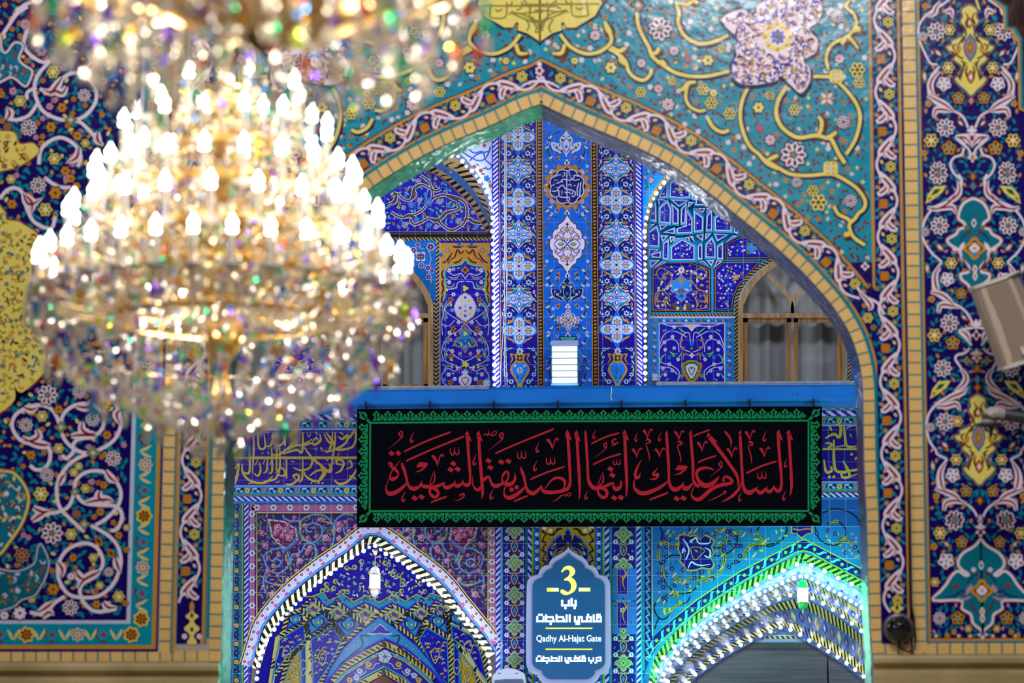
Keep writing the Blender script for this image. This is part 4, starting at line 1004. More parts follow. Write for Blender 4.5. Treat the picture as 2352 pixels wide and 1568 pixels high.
# round inscription medallion
P0 = P1.p(848, 775); p.tf(P0[0], P0[1]); p.z = 5
for i in range(16): p.lens(48*cos(i*pi/8), 48*sin(i*pi/8), 7, 7, i*pi/8, ('org', 'org', 'pink', 'org')[i % 4])
p.lob(0, 0, 48, 32, .03, 'org', .5); p.lob(0, 0, 44, 16, .05, 'navy', 1); p.lob(0, 0, 42.5, 8, .055, 'lgrey', 2, pi/8, 64); p.lob(0, 0, 39.8, 8, .055, lin('140a64'), 3, pi/8, 64); p.un()
p.z = 9
for q, w_ in ((P1(850, 590, 845, 700, 850, 930), 2.4), (P1(985, 655, 940, 640, 925, 680, 880, 700, 800, 690, 770, 720, 720, 740), 2.6), (P1(700, 660, 740, 640, 775, 625), 1.8), (P1(800, 615, 825, 610, 810, 650, 790, 660), 1.8), (P1(870, 595, 878, 640), 2), (P1(890, 660, 930, 700, 1000, 690), 2.2), (P1(990, 735, 970, 810, 975, 890), 2.8), (P1(1015, 720, 1005, 820, 1000, 905), 2.8), (P1(650, 770, 680, 760, 700, 745), 2), (P1(665, 830, 720, 830, 760, 780, 800, 760, 830, 800, 920, 820), 2.8), (P1(720, 780, 750, 800), 2), (P1(750, 820, 755, 890, 800, 905, 880, 905), 3), (P1(790, 830, 785, 870), 2), (P1(910, 870, 930, 830, 950, 860, 930, 895, 905, 890), 2.6), (P1(860, 760, 890, 750, 905, 775), 2.2), (P1(930, 770, 950, 760), 2.4), (P1(840, 940, 870, 940, 885, 915), 2.2), (P1(720, 890, 735, 905), 3), (P1(700, 700, 740, 700), 1.6), (P1(860, 960, 875, 968), 3), (P1(780, 715, 800, 720), 3), (P1(820, 850, 860, 845, 900, 860), 2.2)):
    p.rib(q, w_, 'lgrey', 0, 4)
# large pointed oval
md = [(0, -67), (6, -56), (14, -48), (20, -44), (21, -36), (29, -32), (33, -24), (33, -14), (39, -10), (40, 0), (38, 10), (33, 14), (33, 24), (28, 31), (21, 34), (20, 42), (12, 48), (6, 56), (0, 65)]
p.tf(PX(cxm, 561), 561); p.z = 5
big(0, md, [(1.05, 'maroon'), (1.0, 'white')]); p.z = 7
for sx in (-1, 1):
    for sy in (-1, 1):
        for q in ([(0, 0), (14, 12), (24, 8), (30, 0)], [(0, 0), (10, 16), (4, 30), (0, 42)], [(10, 6), (18, 20), (26, 16), (22, 8)], [(4, 40), (14, 36), (14, 26), (6, 24)], [(30, 10), (24, 22), (12, 32)]): p.rib([(sx*a, sy*b) for a, b in q], 1.7, 'vio', 0, 4)
        for a, b, r in ((8, 14, .9), (18, 12, .3), (12, 30, 1.2), (25, 20, .8), (6, 34, 1.4)): p.rib([(sx*(a-4), sy*(b-3)), (sx*a, sy*b), (sx*(a+4), sy*(b-1))], [1, 4.4, 1], 'gold', 1, 3)
    p.lens(sx*14, 0, 8, 4, 0, 'maroon', 2); p.lens(sx*14, 0, 6, 2.6, 0, 'leafg', 3); p.lens(0, sx*10, 4, 3, pi/2, 'maroon', 2); p.lens(0, sx*10, 2.6, 2, pi/2, 'leafg', 3); p.lob(0, sx*46, 4, 4, .2, 'maroon', 2); p.lens(0, sx*30, 5, 2.6, pi/2, 'org', 2)
p.un()
dia_ = [(0, -26), (6, -20), (9, -14), (14, -15), (16, -9), (23, -8), (26, -3), (34, 0), (26, 3), (23, 8), (16, 9), (14, 15), (9, 14), (6, 20), (0, 27)]
p.tf(PX(cxm+1, 735), 735); p.z = 5
big(0, dia_, [(1.0, 'white'), (.9, 'vio'), (.8, 'white')]); p.z = 8
for s_ in (-1, 1):
    p.outl([(0, 0), (8, s_*5), (16, 0), (8, -s_*5)], 1.5, 'black', 0, 4); p.outl([(0, 0), (-8, s_*5), (-16, 0), (-8, -s_*5)], 1.5, 'black', 0, 4); p.outl([(0, 0), (5, s_*9), (0, s_*16), (-5, s_*9)], 1.5, 'black', 0, 4)
    for a, b in ((s_*8, 0), (0, s_*8), (s_*20, 0)): p.lob(a, b, 3, 4, .2, 'gold', 1)
    for a in (-11, 11): p.lens(a, s_*9, 4, 1.8, a*s_, 'grass')
p.un()
p.z = 5
for y, c in ((372, 'white'), (488, 'maroon'), (632, 'white'), (703, 'org'), (769, 'white')): p.lob(PX(cxm, y), y, 7, 3, .25, 'white', 0, -pi/2); p.lens(PX(cxm, y), y+1, 3.6, 2.6, pi/2, c if c != 'white' else 'navy', 1)
# vase behind the floodlight
p.tf(PX(cxm, 830), 0); p.z = 5
p.poly([(-22, 772), (22, 772), (16, 783), (-16, 783)], 'black'); p.poly([(-19, 774), (19, 774), (14, 782), (-14, 782)], lin('3aa08a'), 1)
for sx in (-1, 1): p.rib([(sx*22, 800), (sx*30, 815), (sx*28, 835), (sx*20, 846)], [2, 8, 8, 3], 'steel', 0, 4); p.rib([(sx*20, 885), (sx*30, 868), (sx*33, 850), (sx*40, 842)], [10, 8, 5, 1], lin('2a5a9a'), 0, 4)
p.un()
back('pier_tiles', p)

# ---------------- left bay
L1, L2 = Z(880, 330, 3.3185), Z(880, 560, 2.6353)
def bayY(name, q, Y, col='cob'):
    pp = Pat(Y); pp.poly(q, col); return pp
CX1 = 878
def sm(q): return cr(q, 4)
AT = sm([(878, 345), (920, 362), (955, 378), (985.5, 392), (1015.6, 408), (1048.8, 435.5), (1088, 478), (1119.6, 533)])
AT1 = sm([(890, 335), (930, 350), (965, 367), (997.5, 384), (1024, 398), (1050, 419), (1092, 462), (1126, 524)])
AT2 = sm([(900, 318), (940, 335), (975, 354), (1010, 373), (1030, 384), (1051, 398), (1090, 440), (1124, 503)])
AT3 = sm([(915, 296), (955, 312), (990, 330), (1042.7, 360), (1060, 374), (1077, 391), (1110, 445), (1130, 512)])
AT4 = sm([(935, 280), (975, 298), (1010, 318), (1052, 350), (1068, 362), (1086, 384), (1116, 432), (1134, 505)])
p = Pat(19.85); YS = [20.25, 20.18, 20.02, 19.92, 19.87]
def lstripes(A, YA, B, YB, n, a, b):
    f = loft(A, YA, B, YB); p.mf = f
    for i in range(24): p.poly([(i/24, 0), ((i+1)/24, 0), ((i+1)/24, 1), (i/24, 1)], a)
    p.z += 1
    for i in range(n): p.poly([((i+.1)/n, 0), ((i+.6)/n, 0), ((i+.9)/n if i < n-1 else 1, 1), ((i+.4)/n, 1)], b)
    p.z -= 1; p.mf = None
lstripes(AT, 20.25, AT1, 20.18, 22, 'sand', 'black')
lstripes(AT2, 20.02, AT3, 19.92, 20, 'sand', 'black')
f = loft(AT1, 20.18, AT2, 20.02); p.mf = f
for i in range(24): p.poly([(i/24, 0), ((i+1)/24, 0), ((i+1)/24, 1), (i/24, 1)], 'steel')
rnd = random.Random(3)
p.z = 1
for i in range(46):
    u = i/46+.01; v = .2+.6*rnd.random(); c = ('lgrey', 'cob', 'org', 'white', 'sky')[i % 5]
    p.poly([(u-.012, v), (u, v-.2), (u+.012, v), (u, v+.2)], c)
p.mf = loft(AT3, 19.92, AT4, 19.86); p.z = 0
for i in range(24): p.poly([(i/24, 0), ((i+1)/24, 0), ((i+1)/24, 1), (i/24, 1)], lin('8f98b8'))
p.mf = None
back('arch_ribs', p, T_PLAIN)
p = Pat(19.86)       # white flowered corner and sky-blue corner beside the pier
WS = AT4[8:]+[(1134, 505), (1134, 240), (940, 240)]+AT4[:8]
p.poly(WS, lin('cdd6ee'))
p.z = 1
p.clip = [(1040, 240), (1133, 240), (1133, 480), (1127, 455), (1115, 425), (1092, 390), (1066, 358), (1040, 340)]
for q in (L1(600, 60, 680, 110, 740, 130, 790, 100, 820, 20), L1(640, 20, 690, 70, 760, 60, 780, 120, 830, 170, 800, 195, 780, 175), L1(600, 90, 650, 60, 700, 100, 730, 20), L1(660, 130, 720, 80, 800, 60)):
    p.rib(q, 3.4, 'vio', 0, 4); p.rib([(a+1, b) for a, b in q], 1.4, lin('4a86d8'), 1, 4)
for x, y, c in ((770, 10, 'rose'), (695, 175, 'rose'), (745, 205, 'rose'), (790, 265, 'sky'), (820, 320, 'rose'), (835, 240, 'org')): q = L1.p(x, y); p.ros(q[0], q[1], 5.5 if c != 'sky' else 8, 5, c, 'maroon')
p.rib(L1(740, 210, 790, 260, 810, 310, 830, 380), 1.2, 'maroon', 0, 4)
for x, y in ((720, 160), (760, 230), (770, 190), (815, 290), (840, 350), (775, 20)): q = L1.p(x, y); p.lens(q[0], q[1], 5, 1.8, x, 'grass')
p.clip = None
back('corner_tiles', p)
p = Pat(20.25)      # tympanum and the wall below it, left of the pier
AR = [(2*CX1-x, y) for x, y in AT[::-1]]
p.poly(AR+AT[1:]+[(1119.6, 537), (2*CX1-1119.6, 537)], lin('1c08b0'))
p.z = 2
for sx in (1, -1):
    def g(q): return q if sx > 0 else [(2*CX1-x, y) for x, y in q]
    p.rib(g([(x-2, y+1) for x, y in AT]), 2, 'org', 0, 1)
    VB = [(L1(60, 400, 110, 380, 150, 420, 200, 430, 250, 390, 230, 340, 290, 310, 340, 330, 400, 360, 440, 345), 4.5), (L1(280, 240, 330, 270, 360, 310, 375, 370, 370, 420, 330, 470, 280, 520, 200, 550, 130, 560, 60, 520), 4.5), (L1(350, 450, 390, 410, 450, 390, 520, 400, 580, 420, 630, 460, 640, 530, 620, 600, 570, 640, 520, 660, 460, 630, 420, 590, 350, 570, 290, 600, 240, 615, 210, 590, 225, 575), 5),
          (L1(450, 560, 480, 520, 540, 510, 580, 490, 570, 470), 5), (L1(620, 580, 660, 570, 700, 600, 750, 605), 5), (L1(40, 460, 80, 440, 100, 390, 80, 370), 5)]
    for q, w_ in VB: p.rib(g(q), w_+2.4, 'white', 0, 4)
    for q, w_ in VB: p.rib(g(q), w_-1.2, lin('5a2418'), 1, 4)
    for q in (L1(200, 440, 230, 390, 240, 340, 300, 310), L1(390, 600, 440, 570, 480, 530, 560, 505), L1(350, 560, 380, 580, 430, 580), L1(480, 400, 530, 415, 570, 430), L1(640, 570, 690, 595, 740, 605), L1(150, 560, 200, 545, 230, 560), L1(60, 470, 90, 440, 100, 400)):
        p.rib(g(q), [3, 10, 9, 4][:len(q)], 'white', 0, 4); p.rib(g(q), [1.5, 6.5, 6, 2][:len(q)], lin('6a1e18'), 1, 4); p.rib(g([(a+2, b-1) for a, b in q]), [0, 2, 2, 0][:len(q)], 'grass', 2, 4)
    for x, y, r, k in ((270, 285, 22, 'w'), (430, 440, 26, 'w'), (155, 488, 20, 'w'), (275, 432, 22, 'w'), (165, 620, 26, 'w'), (405, 632, 20, 'w'), (575, 590, 26, 'w'), (685, 523, 18, 'w'), (215, 468, 26, 's'), (345, 622, 24, 's'), (485, 357, 18, 's'), (498, 473, 18, 's'), (710, 630, 20, 's'), (345, 445, 34, 'k'), (325, 385, 18, 's'), (120, 635, 16, 's'), (255, 580, 18, 's'), (180, 350, 20, 'o'), (325, 388, 14, 'o'), (395, 310, 20, 'o'), (345, 240, 18, 'o'), (125, 452, 20, 'o'), (312, 540, 20, 'o'), (530, 548, 20, 'o'), (650, 633, 20, 'o'), (290, 640, 18, 'o'), (80, 610, 16, 'o'), (402, 267, 13, 'y'), (440, 513, 13, 'y'), (540, 468, 13, 'y'), (598, 513, 13, 'y'), (117, 485, 13, 'y'), (757, 643, 13, 'y'), (232, 278, 12, 'y'), (380, 510, 14, 's'), (270, 490, 14, 's'), (520, 595, 14, 's'), (170, 398, 14, 's'), (460, 300, 14, 's')):
        a, b = g([L1.p(x, y)])[0]; r /= 3.3185
        p.z += 2
        if k == 'w': p.ros(a, b, r, 7, 'white', 'sky', None, 'maroon')
        elif k in 'sk': p.ros(a, b, r, 7, lin('4aa0e0'), 'rose' if k == 's' and r > 7 else 'org', None, lin('0a4ab0'))
        elif k == 'o': p.lens(a, b, r*1.1, r*.6, 1.1*sx, 'org'); p.lens(a, b, r*.5, r*.2, 1.1*sx, 'brown', 1)
        else: p.lob(a, b, r, 4, .2, 'lemon'); p.circ(a, b, r*.4, 'grass', 1, 6)
        p.z -= 2
    r = random.Random(6)
    T_ = g(AT+[(1100, 533), (880, 533)])
    def lf(x, y, q): p.lens(x, y, 5, 1.7, q.random()*3.1, lin('5ad08a'), .5)
    p.scatter(T_, 14, lf, 9, 5)
p.z = 3
p.rect(620, 531.5, 1121, 533, 'org'); p.rect(620, 533, 1128, 545, 'black', 1)
p.stripes([(620, 549), (800, 549), (1128, 549)], 7, 'sand', 'black', 9, 1.0)
# panel beside the window
for sx in (1, -1):
    def g(q): return q if sx > 0 else [(2*CX1-x, y) for x, y in q]
    p.z = 1
    p.poly(g([(878, 553), (1004, 553), (1004, 890), (994, 890), (994, 712), (992, 690), (982, 664), (963, 638), (940, 614), (910, 594), (878, 577)]), 'sky')
    p.poly(g([(1009, 553), (1135, 553), (1135, 890), (1009, 890)]), lin('1a0aa8'))
    p.z = 3
    p.rect(*(lambda a: (min(a), 556, max(a), 889))([g([(1009.5, 0)])[0][0], g([(1011.5, 0)])[0][0]]), 'white', 1)
    p.stripes(g([(1004.8, 553), (1004.8, 700), (1004.8, 890)]), 7, 'sand', 'black', 9.4, 1.0); p.stripes(g([(998.6, 690), (998.6, 800), (998.6, 890)]), 5.5, 'black', 'sand', 9.4, -1.0)
    cx = 1068.6
    def h(q): return g([(cx+a, b) for a, b in q])
    gold = [(-57, 558), (57, 558), (57, 702), (50, 690), (46, 676), (44, 655), (47, 640), (46, 622), (36, 612), (20, 610), (8, 606), (0, 596)]
    for m_ in (1, -1):
        def k(q): return h([(m_*a, b) for a, b in q])
        p.poly(k([(0, 558), (57, 558), (57, 704), (50, 690), (46, 676), (44, 655), (47, 640), (46, 622), (36, 612), (20, 610), (8, 606), (0, 596)]), lin('d0902a'))
        p.rib(k([(57, 704), (50, 690), (46, 676), (44, 655), (47, 640), (46, 622), (36, 612), (20, 610), (8, 606), (0, 596)]), 2.2, 'mint', 1, 3)
        for q in ([(2, 575), (10, 582), (18, 574), (24, 590), (34, 596), (40, 606)], [(6, 590), (14, 600), (26, 604)], [(48, 640), (53, 650), (50, 664), (55, 676)], [(50, 620), (54, 630), (50, 640)], [(4, 565), (14, 568), (28, 566)], [(30, 580), (36, 590), (44, 600), (52, 604)], [(50, 676), (54, 686), (53, 696)]): p.rib(k(q), [2, 4, 4, 3, 2, 2][:len(q)], lin('5a1e18'), 2, 4)
        p.lob(*k([(40, 575)])[0], 5, 4, .12, 'black', 2, pi/4); p.lob(*k([(40, 575)])[0], 3.2, 4, .12, 'lgrey', 3, pi/4); p.ros(*k([(56, 585)])[0], 6, 5, 'sky', 'maroon'); p.ros(*k([(14, 561)])[0], 5, 5, 'sky', 'maroon'); p.ros(*k([(38, 600)])[0], 3, 4, 'sky', 'white')
        for q in ([(0, 640), (10, 628), (26, 632), (42, 622)], [(2, 646), (16, 648), (24, 662), (44, 664)], [(4, 742), (24, 730), (44, 716), (54, 700)], [(0, 742), (16, 760), (36, 770), (50, 790), (54, 812), (44, 830), (24, 838)], [(30, 690), (46, 708), (54, 740), (52, 770)], [(0, 830), (20, 820), (40, 800)], [(4, 838), (24, 852), (40, 846), (54, 862), (50, 880), (34, 888)], [(24, 735), (38, 748), (54, 744)]): p.rib(k(q), 1.8, 'white', 0, 5)
        for q in ([(12, 630), (24, 640), (40, 634)], [(24, 650), (32, 660), (44, 656)], [(38, 716), (48, 724), (46, 738)], [(34, 770), (44, 780), (46, 796)], [(26, 842), (40, 840), (50, 850)], [(40, 690), (50, 706), (52, 720)], [(36, 800), (46, 812), (44, 824)]): p.rib(k(q), [1, 5, 1], 'white', 1, 3); p.rib(k(q), [.5, 3, .5], 'grass', 2, 3)
        for a, b, c in ((27, 618, 'p'), (37, 648, 'w'), (27, 676, 'w'), (36, 620, 'w'), (30, 712, 'k'), (15, 740, 'w'), (44, 728, 'k'), (36, 764, 'w'), (10, 764, 'k'), (30, 806, 'w'), (48, 802, 'k'), (38, 860, 'w'), (52, 826, 'k'), (24, 870, 'w'), (12, 812, 'p'), (50, 872, 'k'), (16, 846, 'w'), (34, 780, 'p')):
            q = k([(a, b)])[0]; p.ros(q[0], q[1], 5.2, 6, {'w': 'white', 'k': lin('4aa0e0'), 'p': 'pink'}[c], {'w': 'maroon', 'k': 'rose', 'p': 'org'}[c])
        for a, b in ((33, 688), (28, 755), (31, 818), (34, 878)): q = k([(a, b)])[0]; p.lob(q[0], q[1], 8, 5, .25, 'org', 1); p.lob(q[0], q[1], 3.6, 5, .25, 'brown', 2)
        for a, b in ((33, 700), (23, 768), (14, 790), (44, 814), (32, 826), (20, 842), (42, 665), (30, 842)): q = k([(a, b)])[0]; p.lens(q[0], q[1], 4.6, 2.6, a, 'lemon', 1)
        for a, b in ((16, 616), (20, 660), (40, 700), (18, 726), (46, 750), (26, 792), (40, 786), (50, 838), (28, 858), (14, 870), (44, 640)): q = k([(a, b)])[0]; p.lens(q[0], q[1], 4.6, 1.8, a*m_, 'mint', 1)
    p.z += 3
    for s_, c in ((1, 'pink'), (.93, 'white')): p.poly(h([(a*s_, 705+b*s_) for a, b in sym(cr([(0, -34), (14, -25), (24, -8), (26, 4), (20, 20), (9, 30), (0, 36)], 3), 0)]), c, 2*(1-s_))
    for a, b, c in ((0, -22, 'k'), (-12, 2, 'k'), (12, 2, 'k'), (0, 20, 'k'), (0, -2, 'b'), (-8, -14, 'g'), (8, -14, 'g'), (-10, 16, 'g'), (10, 16, 'g'), (0, 9, 'p')): q = h([(a, 705+b)])[0]; p.ros(q[0], q[1], 4, 6, {'k': lin('2a78d0'), 'b': 'lgrey', 'g': 'lemon', 'p': 'pink'}[c], 'black')
    tf2 = [(0, -36), (5, -30), (12, -26), (15, -18), (10, -12), (18, -10), (25, -2), (26, 8), (16, 14), (8, 14), (4, 22), (0, 28)]
    for s_, c in ((1, 'org'), (.86, lin('2a80d8'))): p.poly(h([(a*s_, 784+b*s_) for a, b in sym(cr(tf2, 3), 0)]), c, 2*(1-s_))
    for m_ in (-1, 1): p.rib(h([(0, 792), (m_*8, 780), (m_*14, 792), (m_*22, 786)]), [1, 3, 3, 1], 'black', 2, 4); p.lens(*h([(m_*10, 790)])[0], 6, 2, 1, 'lemon', 3)
    p.lob(*h([(0, 766)])[0], 6, 3, .2, 'lemon', 2); p.lob(*h([(0, 796)])[0], 4, 5, .2, 'pink', 2); p.lob(*h([(0, 620)])[0], 10, 4, .2, 'org'); p.lob(*h([(0, 620)])[0], 5, 4, .2, 'brown', 1); p.lob(*h([(0, 662)])[0], 8, 3, .25, 'lemon'); p.lob(*h([(0, 836)])[0], 9, 5, .25, 'lemon'); p.lob(*h([(0, 742)])[0], 5, 4, .2, 'org')
    va = [(0, 852), (8, 852), (5, 860), (14, 866), (15, 876), (8, 888), (0, 890)]
    p.poly(h(sym(va, 0)), 'white', 2); p.poly(h([(a*.75, 872+(b-872)*.75) for a, b in sym(va[2:], 0)]+[]), 'black', 3) if 0 else None
    for m_ in (-1, 1): p.rib(h([(0, 866), (m_*8, 872), (0, 884)]), 1.6, 'black', 3, 4); p.rib(h([(m_*5, 850), (m_*14, 846), (m_*12, 858)]), [1, 3, 1], 'rose', 1, 3)
    p.ros(*h([(0, 850)])[0], 5, 5, lin('4aa0e0'), 'white')
    # flowers in the blue corner above the window
    p.z = 2
    for a, b, r, c in ((989, 567, 8, 'n'), (978, 603, 0, 'q'), (968, 609, 6, 'n'), (983, 615, 6, 'n'), (985, 636, 6, 'n'), (992, 622, 5, 'n'), (950, 575, 7, 'n'), (945, 600, 6, 'n'), (960, 562, 5, 'n')):
        q = g([(a, b)])[0]
        if c == 'n': p.ros(q[0], q[1], r, 6, lin('2a109a'), 'lemon', 'white', 'maroon')
    q = g([(966, 589)])[0]; p.lob(q[0], q[1], 14, 4, .2, 'white', 1, pi/4); p.sq(q[0], q[1], 9, 0, lin('4a3048'), 'white')
    p.rib(g([(985, 575), (990, 595), (984, 620), (992, 650)]), 1.4, 'cream', 0, 4); p.rib(g([(955, 560), (972, 572), (985, 566)]), 1.4, 'cream', 0, 4)
    for a, b in ((978, 572), (992, 585), (993, 605), (975, 625), (994, 648), (960, 575)): q = g([(a, b)])[0]; p.lens(q[0], q[1], 5, 2, a, 'grass', 1)
back('bay_tiles', p)

# ---------------- right bay: wall plane, panels
M_, R_ = Z(1480, 390, 6.27), Z(1480, 600, 2.688)
YR = 20.25
p = Pat(YR)
WOUT = [(1697, 895), (1697, 714), (1699, 694), (1709, 668), (1729, 640), (1753, 616), (1785, 594), (1820, 578), (1855, 594), (1887, 616), (1911, 640), (1931, 668), (1941, 694), (1943, 714), (1943, 895)]
p.poly([(1474, 895), (1474, 300), (1990, 300), (1990, 895)]+WOUT[::-1], lin('0a93c8'))
def framed(q, fill, seed, g=11, gold=True):
    q = list(q); n = len(q); ar = sum(q[i-1][0]*q[i][1]-q[i][0]*q[i-1][1] for i in range(n)); sg = 1 if ar > 0 else -1
    def ins(d):
        o = []
        for i in range(n):
            a, b, c = Vector(q[i-1]), Vector(q[i]), Vector(q[(i+1) % n])
            n1 = Vector((-(b-a).y, (b-a).x)).normalized(); n2 = Vector((-(c-b).y, (c-b).x)).normalized(); bi = (n1+n2); bi = bi/max(.3, bi.length_squared/2*1.0)
            o.append(tuple(b+bi*d*sg))
        return o
    z0 = p.z
    if gold: p.poly(ins(-2.6), 'black', 0); p.poly(q, 'org', 1); p.poly(ins(1.8), fill, 2); inner = ins(4)
    else: p.poly(q, 'white', 1); p.poly(ins(2.3), fill, 2); inner = ins(3.6)
    p.z += 3
    r0 = random.Random(seed)
    def f(x, y, r):
        k = r.random()
        if k < .34: p.ros(x, y, g*.33, 5, 'white', 'rose' if k < .1 else 'sky')
        elif k < .52: p.lens(x, y, g*.42, g*.2, r.random()*3, 'org', 1)
        elif k < .62: p.lens(x, y, g*.36, g*.18, r.random()*3, 'lemon', 1)
        else: p.rib([(x-g*.4, y), (x, y+g*.3*(r.random()-.5)), (x+g*.4, y+g*.2)], [.8, 1.8, .8], lin('2a80e0'), 0, 2)
    if g: p.scatter(inner, g, f, seed, 2)
    p.z = z0
BL = lin('180aa0')
p.z = 1
PA = M_(1160, 1075, 1390, 970, 1600, 975, 1900, 1190, 1775, 1270, 1165, 1275)
framed(PA, BL, 1, 9)
PB = R_(50, 50, 130, 8, 280, 6, 405, 50, 405, 306, 50, 306)
framed(PB, lin('160890'), 2, 11)
PC = R_(435, 50, 490, 4, 715, 2, 640, 80, 580, 150, 548, 230, 540, 304, 435, 304)
framed(PC, BL, 3, 8)
framed(M_(1395, 800, 1545, 912, 1400, 918), BL, 4, 0); framed([(1800, 560), (1850, 560), (1850, 590), (1800, 590)], BL, 4, 0)
# emblem and scrolls of the large panel
p.z = 6; ex = R_.p(228, 160)[0]
for m_ in (-1, 1):
    def k(q): return [(2*ex-x, y) if m_ < 0 else (x, y) for x, y in q]
    for q in (R_(300, 300, 380, 280, 385, 200, 340, 180, 300, 220), R_(300, 70, 350, 40, 380, 70, 360, 110, 320, 100), R_(290, 110, 320, 160, 370, 190), R_(285, 140, 290, 80, 310, 60), R_(330, 230, 350, 250, 380, 240), R_(300, 80, 330, 80, 345, 95)): p.rib(k(q), [1, 2.6, 2.2, 2, 1][:len(q)], 'gold', 0, 5)
    for q in (R_(310, 225, 330, 260, 320, 285), R_(320, 90, 345, 100), R_(365, 200, 380, 230, 370, 260)): p.rib(k(q), [2, 5, 2][:len(q)], 'gold', 1, 3)
    em = R_(228, 80, 255, 110, 300, 130, 280, 150, 295, 180, 260, 195, 255, 225, 228, 250); p.poly(k(em), lin('2a8ae0'), 0)
    p.rib(k(em), 1.4, 'gold', 1, 3); p.lens(*k([R_.p(262, 175)])[0], 6, 2, .4*m_, 'white', 2); p.lob(*k([R_.p(270, 272)])[0], 7, 5, .2, 'mbrown', 1); p.lob(*k([R_.p(250, 290)])[0], 5, 5, .2, 'lemon', 1)
p.lob(*R_.p(228, 55), 9, 8, .2, 'white', 0); p.lens(*R_.p(228, 55), 3, 3, 0, 'rose', 1); p.lob(*R_.p(228, 120), 8, 3, .25, 'org', 2); p.lob(*R_.p(228, 185), 9, 4, .2, lin('6a5a4a'), 2); p.lob(*R_.p(228, 215), 5, 4, .2, 'vio', 3)
q = M_.p(1480, 1130); p.lob(q[0]+8, q[1], 17, 3, .3, lin('7a6a4a')); p.lob(q[0]+10, q[1], 13, 4, .25, lin('2a90e0'), 1)
q = R_.p(565, 97); p.ros(q[0], q[1], 8, 7, 'gold', 'white')
# rope and shelf line, lower panel with vase
p.z = 2
p.stripes([(1484, 723), (1600, 723), (1690, 722)], 6, 'sand', 'black', 8, 1.0); p.rect(1484, 726.5, 1690, 730.5, 'white', 1)
p.rect(1493, 731, 1686, 890, lin('1488e0'))
p.rect(1513, 741, 1665.5, 877, 'white', 1); p.rect(1515, 743, 1663.5, 876, lin('1408a4'), 2)
p.z = 5
for i in range(9):
    for x in (1503, 1675): p.lob(x, 748+i*16, 4.4, 4, .2, ('org', 'white')[i % 2], 1); p.rib([(x-6, 752+i*16), (x+4, 757+i*16), (x-3, 762+i*16)], 1.4, 'black', 0, 3)
for i in range(10): p.lob(1508+i*17, 736, 4, 4, .2, ('org', 'white', 'pink')[i % 3], 1); p.rib([(1512+i*17, 733), (1517+i*17, 738), (1522+i*17, 734)], 1.4, 'black', 0, 3)
vx_ = R_.p(292, 0)[0]
for m_ in (-1, 1):
    def k(q): return [(2*vx_-x, y) if m_ < 0 else (x, y) for x, y in q]
    for q in (R_(300, 560, 360, 530, 350, 460, 310, 440, 300, 500), R_(320, 470, 400, 430, 460, 450, 490, 520), R_(370, 560, 380, 500, 430, 480, 490, 540, 480, 620, 420, 640, 370, 680, 380, 740), R_(380, 700, 420, 660, 490, 650), R_(300, 420, 330, 400, 420, 400, 480, 380)): p.rib(k(q), 1.9, 'white', 0, 5)
    for x, y, c in ((410, 465, 'w'), (355, 485, 'o'), (455, 545, 'w'), (400, 535, 'p'), (375, 605, 'w'), (430, 635, 'w'), (455, 700, 'w'), (345, 535, 'o'), (400, 405, 'w'), (460, 500, 'w'), (412, 430, 'k'), (430, 595, 'k'), (410, 675, 'p'), (470, 660, 'w')): q = k([R_.p(x, y)])[0]; p.ros(q[0], q[1], 4.8, 6, {'w': 'white', 'o': 'org', 'p': 'lgrey', 'k': 'sky'}[c], 'rose')
    for q in (R_(330, 440, 350, 430, 375, 410), R_(380, 570, 410, 570, 430, 555), R_(350, 690, 370, 720, 380, 740), R_(440, 420, 470, 430), R_(455, 570, 480, 600, 490, 640), R_(350, 560, 370, 590), R_(420, 560, 400, 590), R_(430, 720, 450, 735), R_(470, 690, 490, 720)): p.rib(k(q), [1, 3.6, 1][:len(q)], 'leafg', 1, 3)
    p.rib(k(R_(300, 640, 350, 630, 340, 690, 310, 740)), [2, 4, 4, 3], 'org', 1, 4); p.rib(k(R_(310, 580, 340, 570, 345, 610)), [2, 4, 2], 'org', 1, 3); p.rib(k(R_(340, 700, 355, 720)), [5, 2], 'gold', 1, 2)
hv = R_(292, 610, 320, 612, 350, 635, 340, 680, 310, 735, 305, 746, 292, 746)
for s_, c in ((1, 'gold'), (.84, 'grass'), (.66, 'white')):
    h_ = [(vx_+(x-vx_)*s_, 852+(y-852)*s_) for x, y in hv]; p.poly(h_+[(2*vx_-x, y) for x, y in h_[::-1]], c, 1+(1-s_)*6)
p.z = 9
for m_ in (-1, 1): p.rib([(vx_, 842), (vx_+m_*7, 848), (vx_, 862)], 2, 'grass', 0, 4)
p.lob(vx_, 846, 3, 4, .2, 'rose', 1); p.lob(vx_, 816, 7, 4, .25, 'white', 0); p.lob(vx_, 790, 6, 4, .2, 'sky', 0); p.lob(vx_, 800, 4, 4, .2, 'org', 0); p.poly([(vx_-22, 745), (vx_+22, 745), (vx_+8, 752), (vx_, 762), (vx_-8, 752)], 'white', 0); p.lob(vx_, 750, 5, 4, .2, 'lemon', 1)
# rope round the right-hand window
WA = [(1691, 890), (1691, 720), (1692, 690), (1700, 664), (1716, 640), (1738, 618), (1762, 602), (1790, 586), (1818, 574)]
p.z = 3; p.stripes(WA, 8, 'sand', 'black', 9, 1.0); p.stripes([(1951, 890), (1951, 740)], 8, 'sand', 'black', 9, 1.0)
p.rib([(x+5, y+4) for x, y in WA[1:]], 2, 'white', 1, 3)
p.rect(1957, 700, 1975, 890, lin('0a5ac8'), 0)
back('bay_tiles', p)
